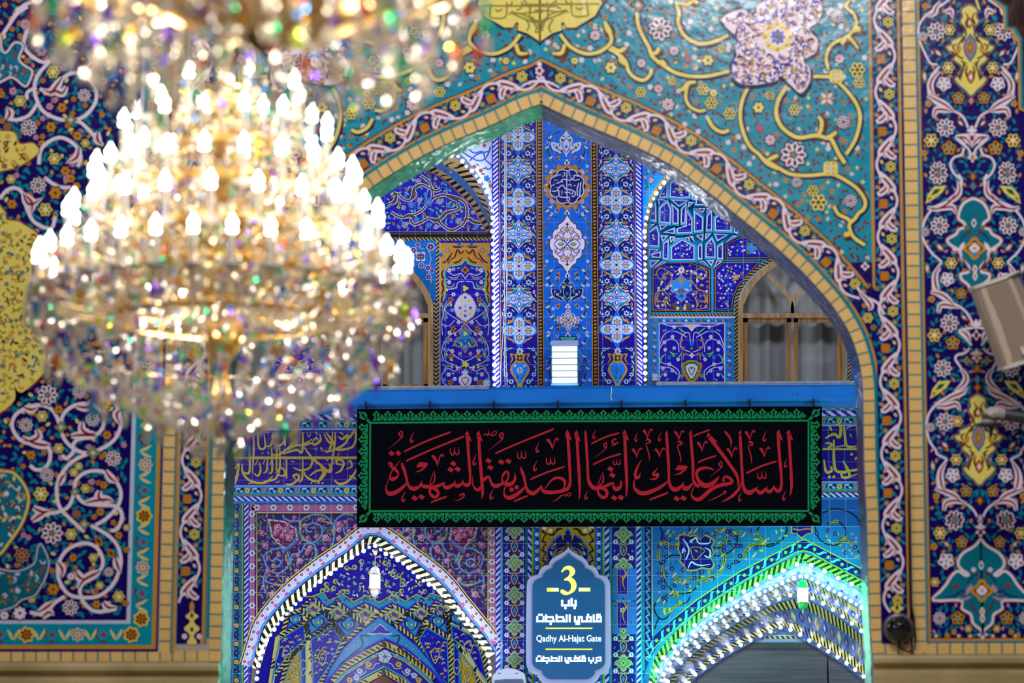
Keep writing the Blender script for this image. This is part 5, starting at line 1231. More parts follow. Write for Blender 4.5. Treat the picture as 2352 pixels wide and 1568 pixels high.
# arched ribs and corner next to the pier
RA = sm([(1477, 892), (1477, 560), (1480, 510), (1487, 470), (1500, 440), (1520, 412), (1545, 390), (1580, 368)])
RB = sm([(1487, 892), (1487, 560), (1489.5, 514), (1496, 478), (1508, 450), (1528, 424), (1552, 402), (1586, 380)])
p = Pat(19.9)
lstripes(RA, 19.87, [(x-1, y) for x, y in RB], 19.95, 62, 'sand', 'black')
p.mf = loft(RB, 19.95, [(x+5, y+3) for x, y in RB], 20.24)
for i in range(40): p.poly([(i/40, 0), ((i+1)/40, 0), ((i+1)/40, 1), (i/40, 1)], lin('3aa0d8'))
p.mf = None
back('arch_ribs', p, T_PLAIN)
p = Pat(19.86)
p.poly([(1470, 230), (1590, 230), (1590, 362)]+RA[::-1][:-6]+[(1477, 560), (1471, 600)], lin('1484e4'))
p.z = 1
for q in (M_(20, 0, 40, 60, 10, 130, 40, 200, 30, 300), M_(160, 0, 120, 60, 150, 70), M_(30, 60, 70, 40, 100, 10)): p.rib(q, 1.4, 'black', 0, 4)
for x, y, r, c in ((98, 148, 45, 'w'), (10, 110, 30, 'w'), (150, 25, 30, 'r'), (10, 330, 20, 'o'), (60, 20, 26, 'w')): q = M_.p(x, y); p.ros(q[0], q[1], r/6.27, 7, {'w': 'white', 'r': 'red', 'o': 'org'}[c], 'rose', 'black' if c == 'w' else None, 'navy')
for x, y in ((50, 250), (30, 180), (70, 60), (120, 40), (20, 270), (90, 210)): q = M_.p(x, y); p.lens(q[0], q[1], 5, 2, x, 'grass')
for x, y in ((1482, 360), (1495, 372), (1505, 350), (1520, 365), (1485, 335)): p.ros(x, y, 5, 6, 'white', 'rose')
back('corner_tiles', p)
# stalactite vault: faceted cells stepping forward tier by tier
CELLS = [ # (tier, flower?, outline)
 (0, 1, (375, 180, 365, 390, 500, 405, 655, 395, 650, 230, 560, 150, 470, 140)), (0, 1, (330, 180, 330, 395, 215, 400, 250, 300)), (0, 1, (690, 300, 685, 420, 745, 435, 750, 320, 720, 300)), (0, 1, (760, 330, 735, 505, 880, 505, 880, 400)),
 (1, 0, (195, 410, 330, 440, 215, 530)), (1, 0, (385, 430, 630, 440, 500, 530)), (1, 0, (640, 460, 720, 465, 620, 550)),
 (1, 1, (165, 470, 170, 740, 75, 720, 100, 560, 130, 500)), (1, 1, (330, 450, 380, 560, 375, 775, 215, 750, 220, 545)), (1, 1, (385, 490, 490, 580, 490, 780, 405, 770, 405, 570)), (1, 1, (612, 480, 600, 570, 590, 775, 525, 770, 530, 570)),
 (1, 1, (610, 580, 690, 720, 690, 905, 475, 915, 470, 840, 600, 800)), (1, 1, (715, 590, 845, 690, 840, 880, 715, 895)), (1, 1, (965, 570, 975, 670, 975, 870, 890, 870, 900, 670)), (1, 1, (1015, 690, 1130, 610, 1250, 700, 1255, 885, 1015, 875)), (1, 1, (1300, 755, 1345, 800, 1345, 920, 1290, 900)), (1, 1, (280, 900, 435, 830, 435, 920)),
 (2, 0, (60, 775, 150, 780, 60, 860)), (2, 0, (210, 785, 340, 800, 235, 870)), (2, 0, (765, 550, 880, 548, 840, 622)), (2, 0, (900, 548, 958, 552, 890, 635)), (2, 0, (1000, 560, 1120, 590, 1010, 640)), (2, 0, (705, 552, 745, 548, 850, 645)), (2, 0, (235, 945, 345, 945, 260, 1042)), (2, 0, (362, 960, 450, 960, 380, 1055)), (2, 0, (415, 1042, 440, 985, 530, 978)), (2, 0, (550, 985, 640, 960, 660, 1040)), (2, 0, (650, 955, 700, 950, 725, 1048)), (2, 0, (740, 940, 850, 920, 838, 1030)), (2, 0, (880, 915, 965, 915, 880, 1005)), (2, 0, (1005, 918, 1205, 930, 1050, 1028)), (2, 0, (1270, 945, 1340, 952, 1165, 1055)),
 (2, 1, (60, 900, 180, 815, 210, 910, 210, 1105, 60, 1095)), (2, 1, (270, 1060, 350, 1005, 345, 1290, 265, 1275)), (2, 1, (385, 1110, 545, 1000, 720, 1100, 720, 1295, 385, 1295)), (2, 1, (770, 1092, 830, 1062, 835, 1280, 770, 1285)), (2, 1, (885, 1080, 975, 975, 1020, 1080, 1020, 1265, 880, 1260)), (2, 1, (1050, 1105, 1130, 1045, 1130, 1285, 1050, 1280)),
 (3, 0, (65, 1135, 212, 1145, 70, 1238)), (3, 1, (110, 1212, 235, 1172, 235, 1268, 110, 1258)), (3, 0, (75, 1305, 218, 1300, 90, 1412)), (3, 0, (130, 1415, 250, 1318, 322, 1325)), (3, 0, (780, 1315, 858, 1310, 930, 1390)), (3, 0, (890, 1300, 1005, 1300, 965, 1383)), (3, 0, (1040, 1303, 1128, 1312, 1002, 1413))]
YT = [20.15, 20.175, 20.2, 20.215]
mq = MB(); pats = []
p = Pat(YR)
for ti, fl_, co_ in CELLS:
    q = M_(*co_); p.Y = YT[ti]; p.z = 1; n = len(q)
    cy = sum(b for a, b in q)/n
    if fl_ == 0: p.yf = (lambda Y0: (lambda x, y, b=min(b for a, b in q): Y0+.0016*(y-b)))(YT[ti])
    else: p.yf = None
    framed(q, BL if fl_ else lin('2006b4'), int(cy), 7.5 if fl_ else 0, gold=False)
    if fl_ and n >= 7:
        a = sum(x for x, y in q)/n
        p.z = 6; p.lob(a, cy+2, 9, 4, .2, 'gold'); p.lob(a, cy+2, 5.5, 4, .2, lin('7a8a9a'), 1); p.lens(a, cy+2, 3, 2, 0, 'white', 2)
    # the turquoise body of the cell, reaching back to the wall
    cx = sum(a for a, b in q)/n
    F = [at(cx+(a-cx)*1.2, cy+(b-cy)*1.2, YT[ti]+.004+(.0016*(b-min(v for u, v in q)) if fl_ == 0 else 0)) for a, b in q]
    Bk = [at(cx+(a-cx)*1.34, cy+(b-cy)*1.34-(1 if ti < 3 else 0), YR+.01) for a, b in q]
    mq.add(F+Bk, [list(range(n))]+[(i, (i+1) % n, n+(i+1) % n, n+i) for i in range(n)])
back('stalactite_tiles', p)
mq.build('stalactite_cells', plain('turquoise_glaze', lin('14a4d2'), .35), BACKW)

# ---------------- windows with wooden frames
CURT = plain('grey_curtain', lin('b4b0a6'), .9)
GLASS, t_, b_ = nt('window_glass')
g1 = t_.nodes.new('ShaderNodeBsdfGlossy'); g1.inputs['Roughness'].default_value = .03; g2 = t_.nodes.new('ShaderNodeBsdfTransparent'); mx = t_.nodes.new('ShaderNodeMixShader'); fr_ = t_.nodes.new('ShaderNodeFresnel'); fr_.inputs['IOR'].default_value = 1.3
g2.inputs['Color'].default_value = (.92, .93, .94, 1); tc = t_.nodes.new('ShaderNodeTexCoord'); nz = t_.nodes.new('ShaderNodeTexNoise'); nz.inputs['Scale'].default_value = 5; bp = t_.nodes.new('ShaderNodeBump'); bp.inputs['Strength'].default_value = .25; bp.inputs['Distance'].default_value = .03
t_.links.new(tc.outputs['Object'], nz.inputs['Vector']); t_.links.new(nz.outputs['Fac'], bp.inputs['Height']); t_.links.new(bp.outputs['Normal'], g1.inputs['Normal'])
t_.links.new(fr_.outputs[0], mx.inputs[0]); t_.links.new(g2.outputs[0], mx.inputs[1]); t_.links.new(g1.outputs[0], mx.inputs[2]); t_.links.new(mx.outputs[0], t_.nodes['Material Output'].inputs['Surface'])
def window(nm, cx, hw_, Y, label):
    W = empty(nm, at(cx, 880, Y), kind='structure', label=label, cat='window')
    def pt(dx, y, Y_): return at(cx+dx, y, Y_)
    arcO = [(-hw_, 890), (-hw_, 716), (-hw_*.98, 694), (-hw_*.90, 668), (-hw_*.74, 640), (-hw_*.54, 616), (-hw_*.28, 594), (0, 576)]
    fullO = cr(arcO, 3)+[(-a, b) for a, b in cr(arcO, 3)[::-1][1:]]
    arcI = [(-hw_+12, 890), (-hw_+12, 716), (-hw_*.98+13, 697), (-hw_*.90+12, 675), (-hw_*.74+9, 650), (-hw_*.54+7, 628), (-hw_*.28+4, 607), (0, 590)]
    fullI = cr(arcI, 3)+[(-a, b) for a, b in cr(arcI, 3)[::-1][1:]]
    f = MB(); n = len(fullO); v = []
    for Y_ in (Y-.07, Y+.03):
        v += [pt(a, b, Y_) for a, b in fullO]+[pt(a, b, Y_) for a, b in fullI]
    fc = []
    for i in range(n-1): fc += [(i, i+1, n+i+1, n+i), (2*n+i, 3*n+i, 3*n+i+1, 2*n+i+1), (i, 2*n+i, 2*n+i+1, i+1), (n+i, n+i+1, 3*n+i+1, 3*n+i)]
    f.add(v, fc)
    def bar(m, pts, w_, d0, d1):
        L = cr([(a, b) for a, b in pts], 4); bm = pathmap(L); k = 12 if len(pts) > 2 else 1
        vv = []
        for Y_ in (Y+d0, Y+d1):
            for i in range(k+1):
                for s_ in (-.5, .5): q = bm(bm.tot*i/k*.9999, s_*w_); vv.append(pt(q[0], q[1], Y_))
        h = 2*(k+1); ff = []
        for i in range(k): a = 2*i; ff += [(a, a+1, a+3, a+2), (h+a, h+a+2, h+a+3, h+a+1), (a, a+2, h+a+2, h+a), (a+1, h+a+1, h+a+3, a+3)]
        m.add(vv, ff)
    bar(f, [(-hw_+6, 724.5), (hw_-6, 724.5)], 11, -.075, .02)
    f.build('frame', WOODL, W)
    t = MB()
    for s_ in (-1, 1): bar(t, [(s_*-60, 628), (s_*-34, 652), (s_*-12, 676), (s_*-1, 700), (0, 722)], 8, -.05, .0)
    t.build('tracery', WOODL, W)
    for s_ in (-1, 1):
        sx0, sx1 = s_*3, s_*(hw_-12); sh = MB()
        for q, w_ in (([(sx0+s_*5, 730), (sx0+s_*5, 886)], 10), ([(sx1-s_*5, 730), (sx1-s_*5, 886)], 11), ([(sx0, 735), (sx1, 735)], 10), ([(sx0, 887), (sx1, 887)], 10)): bar(sh, q, w_, -.06, -.01)
        so = sh.build('sash', WOOD, W)
        g = MB(); g.add([pt(sx0+s_*8, 738, Y-.03), pt(sx1-s_*8, 738, Y-.03), pt(sx1-s_*8, 884, Y-.03), pt(sx0+s_*8, 884, Y-.03)], [(0, 1, 2, 3)]); g.build('pane', GLASS, so)
    g = MB(); ia = [(a, b) for a, b in fullI if b < 722]; g.add([pt(a, b, Y-.02) for a, b in ia]+[pt(ia[-1][0], 722, Y-.02), pt(ia[0][0], 722, Y-.02)], [list(range(len(ia)+2))]); g.build('pane', GLASS, W)
    c = MB(); N = 90; row = []
    rr = random.Random(int(cx)); ph = 0
    for i in range(N+1):
        a = -hw_+i*2*hw_/N; ph += .25+rr.random()*.35; row.append((a, .016*sin(ph)+.012*sin(ph*.37)))
    v = []
    for y in (560, 892): v += [(lambda q: (q[0], q[1]+d, q[2]))(pt(a, y, Y+.14)) for a, d in row]
    c.add(v, [(i, i+1, N+2+i, N+1+i) for i in range(N)]); c.build('curtain', CURT, W, smooth=True)
    return W
window('window_1', 877, 118, 20.22, 'arched wooden window with grey curtain, half behind the chandelier')
window('window_2', 1820, 125, 20.22, 'arched wooden window with grey curtains beside the blue flowered panel')
# ================================================================ COURTYARD FACADE, ground floor
F_, N_, G_, H_, K_ = Z(530, 930, 3.2), Z(600, 1168), Z(1200, 1168), Z(1752, 1168), Z(0, 1168)
KR = Z(1752, 800)
p = Pat(YB)
# field behind everything, with the two arched openings left out
N1 = [(1137, 1590), (1137, 1500), (1110, 1461), (1059, 1398), (1008, 1336), (937, 1281), (858, 1230), (796, 1270), (727, 1318), (664, 1372), (613, 1433), (597, 1474), (579, 1533), (573, 1590)]
N2 = [(1488, 1590), (1493, 1545), (1506, 1510), (1530, 1478), (1556, 1452), (1600, 1408), (1650, 1374), (1705, 1340), (1760, 1309), (1800, 1288), (1846, 1268), (1890, 1286), (1940, 1312), (1990, 1340), (2040, 1372), (2060, 1590)]
p.poly([(440, 900), (1300, 900), (1300, 1590)]+N1+[(440, 1590)], lin('1a0a72')); p.poly([(1300, 900), (2100, 900), (2100, 1590)]+N2[::-1]+[(1300, 1590)], lin('0a4a9a'))
# ---- frieze with gold writing, left part and right part
def frieze(x0, x1, fld, dim):
    yo = 0 if x0 < 1000 else -9
    p.z = 1
    p.rect(x0, 930, x1, 1156+yo, lin('0d3f8a'))
    for a, b, c in ((935, 949, 'lgrey'), (949, 951.5, lin('2a78b8')), (952, 964, 'lgrey'), (964, 967, lin('4a7a2a')), (967, 984, lin('1f7fb8')), (984, 987.5, lin('9fa8c8')), (987.5, 1114, fld), (1114, 1117, lin('8f98b8')), (1117, 1135, lin('1f7fb8')), (1135, 1139, lin('5a6a2a')), (1140, 1150, 'lgrey'), (1150, 1156, lin('2a6aa8'))): p.rect(x0, a+yo, x1, b+yo, c, 1)
    p.z = 3
    for yy, w_, per, c in ((942, 13, 21, lin('35103a')), (958, 12, 23, lin('2a1090')), (1145, 10, 14.5, lin('1a1088'))):
        p.stripes([(x0, yy+yo), ((x0+x1)/2, yy+yo), (x1, yy+yo)], w_, lin('b9bcd6'), c, per, 1.3)
    p.z = 4
    x = x0+10; i = 0
    while x < x1-6:
        for yy in (975.5, 1126):
            yy += yo
            p.ros(x, yy, 7, 7, lin('c8a84a') if i % 2 else lin('8a7a78'), 'mbrown')
            p.rib([(x+5, yy+6), (x+12, yy-5), (x+20, yy+4), (x+27, yy-5), (x+33, yy+5)], [1, 4, 3, 4, 1], 'black', 0, 4); p.lob(x+14, yy-3, 3, 4, .2, 'lgrey', 1); p.lob(x+24, yy+2, 3, 4, .2, 'lgrey', 1); p.lens(x+19, yy-4, 4, 1.5, .4, lin('bfc7de'), 1)
        x += 38; i += 1
frieze(520, 835, lin('2c0c7e'), 0); frieze(1880, 1995, lin('180c80'), 0)
GI = lin('c2aa3e')
p.z = 6
p.rect(532, 1048, 820, 1054, GI, 0)
INS = [ # strokes read from the enlargement: (points, width)
 ((85, 200, 90, 260, 100, 300, 110, 350, 95, 360), 14), ((130, 200, 135, 300, 140, 480, 110, 500, 80, 480), 14), ((165, 200, 170, 320, 160, 500), 13), ((200, 200, 205, 300, 230, 325, 255, 300, 245, 215), 13), ((30, 255, 55, 235, 60, 270, 30, 290), 12), ((30, 330, 80, 345, 60, 370, 30, 375), 12), ((250, 300, 290, 300, 310, 250, 300, 220), 12), ((310, 210, 320, 280, 350, 300, 390, 270, 380, 200), 13), ((400, 300, 400, 200), 13), ((430, 210, 450, 230, 460, 260, 440, 300, 390, 340, 340, 370, 300, 355), 14), ((455, 205, 435, 230, 460, 245), 11), ((530, 200, 530, 300, 520, 350, 490, 330, 440, 340, 380, 360), 14), ((420, 330, 470, 300, 530, 290, 600, 250), 13), ((540, 300, 590, 280, 620, 290, 660, 260, 655, 210), 14), ((600, 270, 630, 240, 650, 270), 10), ((685, 210, 720, 270, 760, 290, 730, 240, 700, 200), 13), ((750, 200, 740, 280, 720, 340, 690, 330), 13), ((770, 200, 765, 280, 745, 430), 13), ((790, 230, 820, 250, 860, 220, 850, 270, 800, 310, 700, 350), 14), ((830, 225, 870, 240, 900, 200, 915, 190, 920, 250, 890, 310, 800, 330, 760, 320), 14), ((470, 205, 490, 215), 9), ((560, 205, 575, 235, 590, 205), 7), ((620, 200, 640, 215), 8), ((800, 200, 830, 215), 8),
 ((30, 470, 60, 430, 50, 500, 30, 540), 13), ((85, 430, 90, 500, 150, 560, 250, 570, 310, 520), 14), ((60, 500, 40, 550, 30, 580), 12), ((210, 420, 220, 480, 200, 520, 170, 500), 13), ((270, 400, 265, 480, 240, 500), 13), ((300, 310, 305, 480, 280, 500), 13), ((340, 310, 335, 480), 12), ((360, 310, 360, 460, 330, 540, 260, 560, 210, 580), 13), ((330, 500, 370, 460, 400, 490, 390, 520, 330, 510), 12), ((410, 400, 410, 540), 13), ((400, 580, 450, 580, 500, 540, 490, 510, 460, 520, 480, 545), 13), ((530, 390, 525, 540, 500, 560), 13), ((460, 460, 520, 480, 580, 460, 600, 410, 580, 390), 13), ((540, 310, 600, 390, 660, 440, 720, 490, 740, 470, 720, 430), 15), ((580, 520, 640, 480, 700, 490, 640, 560, 560, 530, 540, 490), 13), ((660, 450, 680, 500, 650, 540), 12), ((745, 390, 740, 450, 700, 500), 12), ((770, 500, 810, 480, 830, 420, 790, 400, 780, 430, 840, 440), 13), ((850, 470, 890, 450, 880, 410, 860, 420), 12), ((760, 550, 800, 580, 860, 560, 910, 500, 920, 470), 14), ((870, 520, 920, 540), 12), ((640, 570, 655, 575), 12), ((668, 570, 682, 575), 12), ((180, 440, 200, 400), 7), ((290, 440, 300, 400), 6), ((700, 400, 715, 410), 8), ((740, 450, 800, 350), 5), ((130, 580, 180, 560), 7), ((330, 570, 360, 560), 8), ((590, 580, 600, 560), 8), ((250, 400, 240, 430), 7), ((470, 420, 440, 410), 8), ((100, 370, 85, 370, 80, 350), 5), ((290, 350, 275, 355, 270, 340), 5), ((240, 350, 225, 360), 6), ((670, 340, 660, 310, 690, 350), 5), ((610, 320, 640, 330), 5)]
for q, w_ in INS:
    if q == (470, 205, 490, 215): w_ = 6
    p.rib(F_(*q), [w_/3*.6]+[w_/2.65]*(len(q)//2-2)+[w_/3*.5] if len(q) > 4 else w_/3.2, GI, 0, 4)
p.rect(1889, 1029, 1974, 1033.5, GI, 0)
for q, w_ in (((650, 690, 700, 700, 690, 800, 640, 770, 560, 810), 26), ((600, 700, 620, 740), 20), ((730, 690, 740, 800, 760, 880, 850, 880), 24), ((850, 700, 860, 830), 24), ((640, 820, 640, 1000, 660, 1100, 750, 1110, 760, 1060), 26), ((560, 850, 620, 860, 590, 900, 545, 900), 22), ((550, 1000, 570, 1110, 620, 1100, 610, 1060), 24), ((700, 1100, 720, 1160, 780, 1150, 760, 1080, 720, 1010), 24), ((760, 1100, 850, 1090, 870, 1040), 24), ((590, 1150, 610, 1160), 26), ((630, 1150, 650, 1160), 26), ((790, 950, 810, 955), 24), ((750, 1170, 850, 1130), 10), ((660, 890, 740, 870), 10), ((750, 720, 820, 690), 10), ((780, 770, 800, 800, 790, 770), 8), ((850, 980, 830, 1000), 20)):
    p.rib(KR(*q), [w_/3.92*.6]+[w_/3.92]*(len(q)//2-2)+[w_/3.92*.5] if len(q) > 4 else w_/3.92, GI, 0, 4)
# ---- strips at the far left edge
p.z = 1
p.rect(532, 1156, 555, 1590, lin('14647e')); p.rect(555, 1156, 559, 1590, lin('6f8a1e'), 1); p.stripes([(566, 1150), (566, 1300), (565, 1590)], 9.5, lin('a9b2d0'), lin('1a1080'), 12, 1.1); p.rect(571.5, 1156, 574, 1590, lin('2a1a9a'), 1)
p.z = 4
for i in range(20):
    y = 1163+i*21; p.ros(543, y, 6, 5, lin('c89a3a') if i % 2 else lin('2a1a7a'), 'mustard' if not i % 2 else 'maroon', 'black'); p.rib([(536, y+4), (548, y+11), (538, y+18)], [1, 3, 1], 'black', 0, 3)
# ---- rose-coloured spandrel round the left niche
SP = [(574, 1156), (1138, 1156), (1138, 1500)]+N1[2:-2]+[(574, 1533)]
p.z = 1; p.poly(SP, lin('341560'))
p.z = 2
for q, w_, c in (([(578, 1150), (578, 1530)], 14, lin('9a5a7a')), ([(578, 1166), (1134, 1166)], 16, lin('9a5a7a')), ([(1129, 1156), (1130, 1300), (1132, 1480)], 15, lin('9a5a7a'))): p.rib(q, w_, c, 0, 1)
for q in ([(590, 1500), (590, 1177), (1121, 1177), (1121, 1424)], ): p.rib(q, 3, lin('c8a83a'), 1, 1); p.rib([(594, 1500), (594, 1181), (1117, 1181), (1117, 1424)], 1.6, 'black', 1, 1)
for i in range(15):
    for x, y in ((590+i*38, 1165), (579, 1180+i*30), (1130, 1180+i*22)):
        if x < 1135 and (y < 1480): p.lob(x, y, 8, 6, .16, lin('c2c6dc'), 1); p.lob(x, y, 4.4, 5, .2, lin('7a5a4a'), 2)
for m_ in (0, 1):     # scrolls, mirrored about the arch
    cxn = 858
    def k(q): return [(2*cxn-x, y) if m_ else (x, y) for x, y in q]
    for q in (N_(20, 420, 60, 540, 160, 580, 240, 520, 250, 430, 200, 360, 100, 370, 20, 430), N_(350, 200, 380, 280, 480, 300, 545, 240, 540, 160, 460, 130, 400, 170, 430, 210, 460, 200), N_(350, 200, 360, 110, 450, 60, 560, 60, 640, 130, 660, 230, 640, 340), N_(660, 230, 670, 110, 750, 50, 830, 60), N_(740, 170, 760, 230, 830, 240), N_(190, 60, 250, 110, 350, 110), N_(270, 480, 280, 420, 360, 390, 400, 320, 470, 320, 500, 400, 460, 480), N_(100, 480, 130, 450, 180, 480, 150, 520, 110, 510), N_(20, 640, 110, 680, 200, 690, 240, 640), N_(60, 540, 20, 640, 40, 760)):
        p.rib(k(q), 4.6, lin('35609e'), 1, 5); p.rib(k([(a-.8, b-.8) for a, b in q]), 1.4, lin('7f9cc4'), 2, 5)
    for q in (N_(350, 110, 360, 200), N_(500, 100, 640, 130), N_(640, 180, 650, 240), N_(220, 420, 240, 500), N_(360, 260, 430, 290), N_(120, 680, 200, 685)): p.rib(k(q), [5, 2], lin('b08a3a'), 3, 2)
    q = k(N_(60, 90, 210, 110, 320, 180, 330, 280, 260, 350, 200, 360, 90, 250)); p.poly(q, lin('b8a8c4'), 1); p.poly([(150 if 0 else sum(a for a, b in q)/7+(x-sum(a for a, b in q)/7)*.88, sum(b for a, b in q)/7+(y-sum(b for a, b in q)/7)*.88) for x, y in q], lin('5a1a34'), 2)
    p.rib(k(N_(190, 390, 260, 340, 320, 280)), 9, lin('3a6ab4'), 2, 2); p.rib(k(N_(215, 395, 275, 350, 330, 295)), 4, lin('7a2030'), 3, 2)
    for i, (x, y, r) in enumerate(((150, 170, 40), (220, 200, 44), (130, 220, 32), (250, 260, 36), (280, 215, 36), (190, 240, 30), (145, 290, 26), (240, 150, 30), (440, 210, 0), (395, 150, 24), (420, 260, 24), (500, 250, 26), (580, 260, 36), (530, 100, 26), (700, 140, 36), (700, 190, 26), (760, 120, 22), (160, 420, 24), (110, 510, 22), (60, 560, 30), (35, 330, 34), (350, 470, 30), (330, 420, 24), (420, 380, 30), (440, 350, 26), (300, 80, 24), (790, 200, 24), (20, 700, 20), (150, 600, 22), (320, 560, 24), (100, 770, 34), (610, 420, 22), (560, 360, 22), (240, 640, 26), (60, 440, 20), (480, 480, 20), (700, 270, 28), (850, 160, 26), (10, 220, 30))):
        if r: a, b = k([N_.p(x, y)])[0]; p.lob(a, b, r/4, 5, .12, lin('a85c84') if i % 3 else lin('b8829a'), 4); p.lob(a+.8, b+.8, r/6.4, 5, .2, lin('7a3050'), 5); p.lob(a-.5, b-.5, r/11, 4, .2, lin('c89ab0'), 6)
    r = random.Random(4)
    S2 = k([(576, 1180), (858, 1180), (858, 1226)]+[(a-20, b-14) for a, b in N1[7:-3]])
    def lf(x, y, q): p.lens(x, y, 5.5, 1.8, q.random()*3.14, lin('4a7a3a') if q.random() < .6 else lin('8a8a34'), 2)
    p.scatter(S2, 10.5, lf, 2, 4)
# scalloped border following the arch
p.z = 8
arc = cr(N1[1:-1], 4)
for t, w_, c in ((30, 2.6, lin('c8a83a')), (27.6, 1.6, 'black'), (17, 18, lin('b2aecb')), (5, 4, lin('2a86c4'))):
    for A in (arc[:len(arc)*5//12+1], arc[len(arc)*5//12+1:]):
        pass
    bm = pathmap(arc); q = [bm(bm.tot*i/70*.9999, t) for i in range(71)]; q = [a for a in q if a[0] < 1142]
    p.rib(q, w_, c, {30: 2, 27.6: 1, 17: 0, 5: 1}[t], 1)
bm = pathmap(arc); nn = 46
for i in range(nn):
    a = bm(bm.tot*(i+.5)/nn, 20); p.lob(a[0], a[1], 7.5, 5, .16, lin('c9c6de'), 1); p.lob(a[0], a[1], 4.6, 5, .2, lin('3a2a3a'), 2); p.lob(a[0], a[1], 2.6, 4, .2, lin('b07a4a'), 3)
    if i % 2: a = bm(bm.tot*(i+.5)/nn, 9); p.lob(a[0], a[1], 6, 4, .15, lin('b05078'), 1)
p.z = 12
bmi = [bm(bm.tot*i/80*.9999, -9) for i in range(81)]
p.stripes(bmi, 18, lin('d8d49a'), 'black', 17, -.7, n=1)
# ---- middle pier: strips left of, behind and right of the sign
p.z = 1
def column(x0, x1, y0, y1):
    p.rect(x0, y0, x1, y1, lin('14107e'))
    y = y0+18; i = 0; cx = (x0+x1)/2; hw_ = (x1-x0)/2
    while y < y1:
        p.z += 1
        if i % 2 == 0:
            p.lob(cx, y, hw_*.82, 4, .2, lin('b09a34'), 0, pi/2); p.lob(cx, y, hw_*.58, 4, .2, lin('2a8a96'), 1, pi/2); p.lob(cx, y, hw_*.3, 4, .2, lin('b09a34'), 2); p.circ(cx, y, 2, 'navy', 3, 6)
        else:
            p.outl([(cx, y-13), (cx+7, y-4), (cx+4, y+8), (cx, y+12), (cx-4, y+8), (cx-7, y-4)], 2.4, lin('b09a34'), 0, 3); p.lens(cx, y, 7, 3.4, pi/2, lin('2a7aa0'), 1)
        for s_ in (-1, 1):
            p.ros(cx+s_*hw_*.7, y+18, hw_*.24, 6, 'lgrey', 'maroon' if i % 3 else 'black'); p.lens(cx+s_*hw_*.45, y+10, 5, 1.8, s_*.8, lin('b09a34'), 0); p.lens(cx+s_*hw_*.78, y+2, 4, 1.8, 1.2*s_, lin('3a9ac0'), 0); p.rib([(cx+s_*2, y+21), (cx+s_*hw_*.4, y+24), (cx+s_*hw_*.6, y+16)], [1, 3, 1], lin('b09a34'), 0, 3)
        p.z -= 1; y += 37; i += 1
p.stripes([(1144, 1200), (1144, 1400), (1144, 1590)], 10.5, lin('aab4d2'), lin('1a1090'), 14, 1.0)
p.rect(1150, 1200, 1151.5, 1590, lin('8fa0c0'), 1); p.rect(1151.5, 1200, 1155, 1590, lin('2a7a98'), 1)
column(1156, 1207, 1200, 1590)
p.rect(1207, 1200, 1212, 1590, lin('0f5a5e'), 1)
p.stripes([(1217, 1200), (1217, 1400), (1217, 1590)], 9, lin('a9b0c8'), lin('1a108a'), 17, -1.0)
p.rect(1222, 1200, 1226, 1590, lin('5aa818'), 1); p.rect(1384, 1200, 1388.5, 1590, lin('5aa818'), 1)
p.stripes([(1394, 1200), (1394, 1400), (1394, 1590)], 10, lin('a9b0c8'), lin('1a108a'), 17, 1.0)
p.rect(1401, 1200, 1405, 1590, lin('2a7a98'), 1)
column(1406, 1458, 1208, 1590)
for y0, y1 in ((1305, 1378), (1381, 1456)):
    p.rect(1405, y0, 1461, y1, lin('2a6ad0'), 3); p.rect(1405, y0, 1407.5, y1, 'grass', 4); p.rect(1418, y0+2, 1441, y1-14, lin('1a1290'), 4); p.outl([(1418, y0+2), (1441, y0+2), (1441, y1-14), (1418, y1-14)], 1.6, lin('c87a3a'), 5, 1)
    for i in range(7): p.ros(1412, y0+8+i*10, 3, 5, 'rose', 'white'); p.ros(1450, y0+8+i*10, 3, 5, 'rose', 'white')
    p.z += 4; p.lob(1430, y0+20, 7, 5, .2, 'lgrey'); p.lob(1430, y0+20, 4, 4, .2, 'org', 1); p.rib([(1432, y0+2), (1438, y0+12), (1430, y0+30), (1436, y0+50)], [2, 4, 3, 1], lin('c8923a'), 1, 4); p.z -= 4
p.stripes([(1467, 1208), (1467, 1400), (1467, 1590)], 10, lin('aab4d2'), lin('1a1090'), 14, 1.0)
p.rect(1472, 1208, 1476, 1590, lin('1a8ab0'), 1)
# yellow arched panel and flower strips behind the sign
p.rect(1226, 1200, 1384, 1590, lin('1a6ad8'), 0); p.rect(1241, 1200, 1366, 1590, lin('a88a10'), 1)
p.z = 3
for i in range(20):
    for x in (1233, 1375):
        y = 1208+i*19; p.ros(x, y, 4.6, 7, 'white' if i % 3 else lin('d8a83a'), 'maroon'); p.rib([(x-5, y+5), (x+4, y+9), (x-4, y+14)], [1, 3.4, 1], 'black', 0, 3)
for x in (1226.5, 1240.5, 1366.5, 1383): p.rect(x-.6, 1200, x+.6, 1590, 'black', 0)
ya = [(0, 1214), (7, 1224), (22, 1232), (33, 1242), (38, 1252), (46, 1262), (46, 1285), (40, 1305), (0, 1330)]
cs = 1304
for s_, c in ((1.05, lin('2a5ae0')), (.97, lin('140a5c'))): q = [(a*s_, 1270+(b-1270)*s_) for a, b in cr(ya, 3)]; p.poly([(cs+a, b) for a, b in q]+[(cs-a, b) for a, b in q[::-1]], c, 1 if s_ > 1 else 2)
q = [(0, 1243), (10, 1256), (26, 1262), (34, 1276), (30, 1300), (0, 1310)]
for s_, c in ((1.06, lin('2a78e8')), (.96, lin('b8762e'))): h = [(a*s_, 1275+(b-1275)*s_) for a, b in cr(q, 3)]; p.poly([(cs+a, b) for a, b in h]+[(cs-a, b) for a, b in h[::-1]], c, 3 if s_ > 1 else 4)
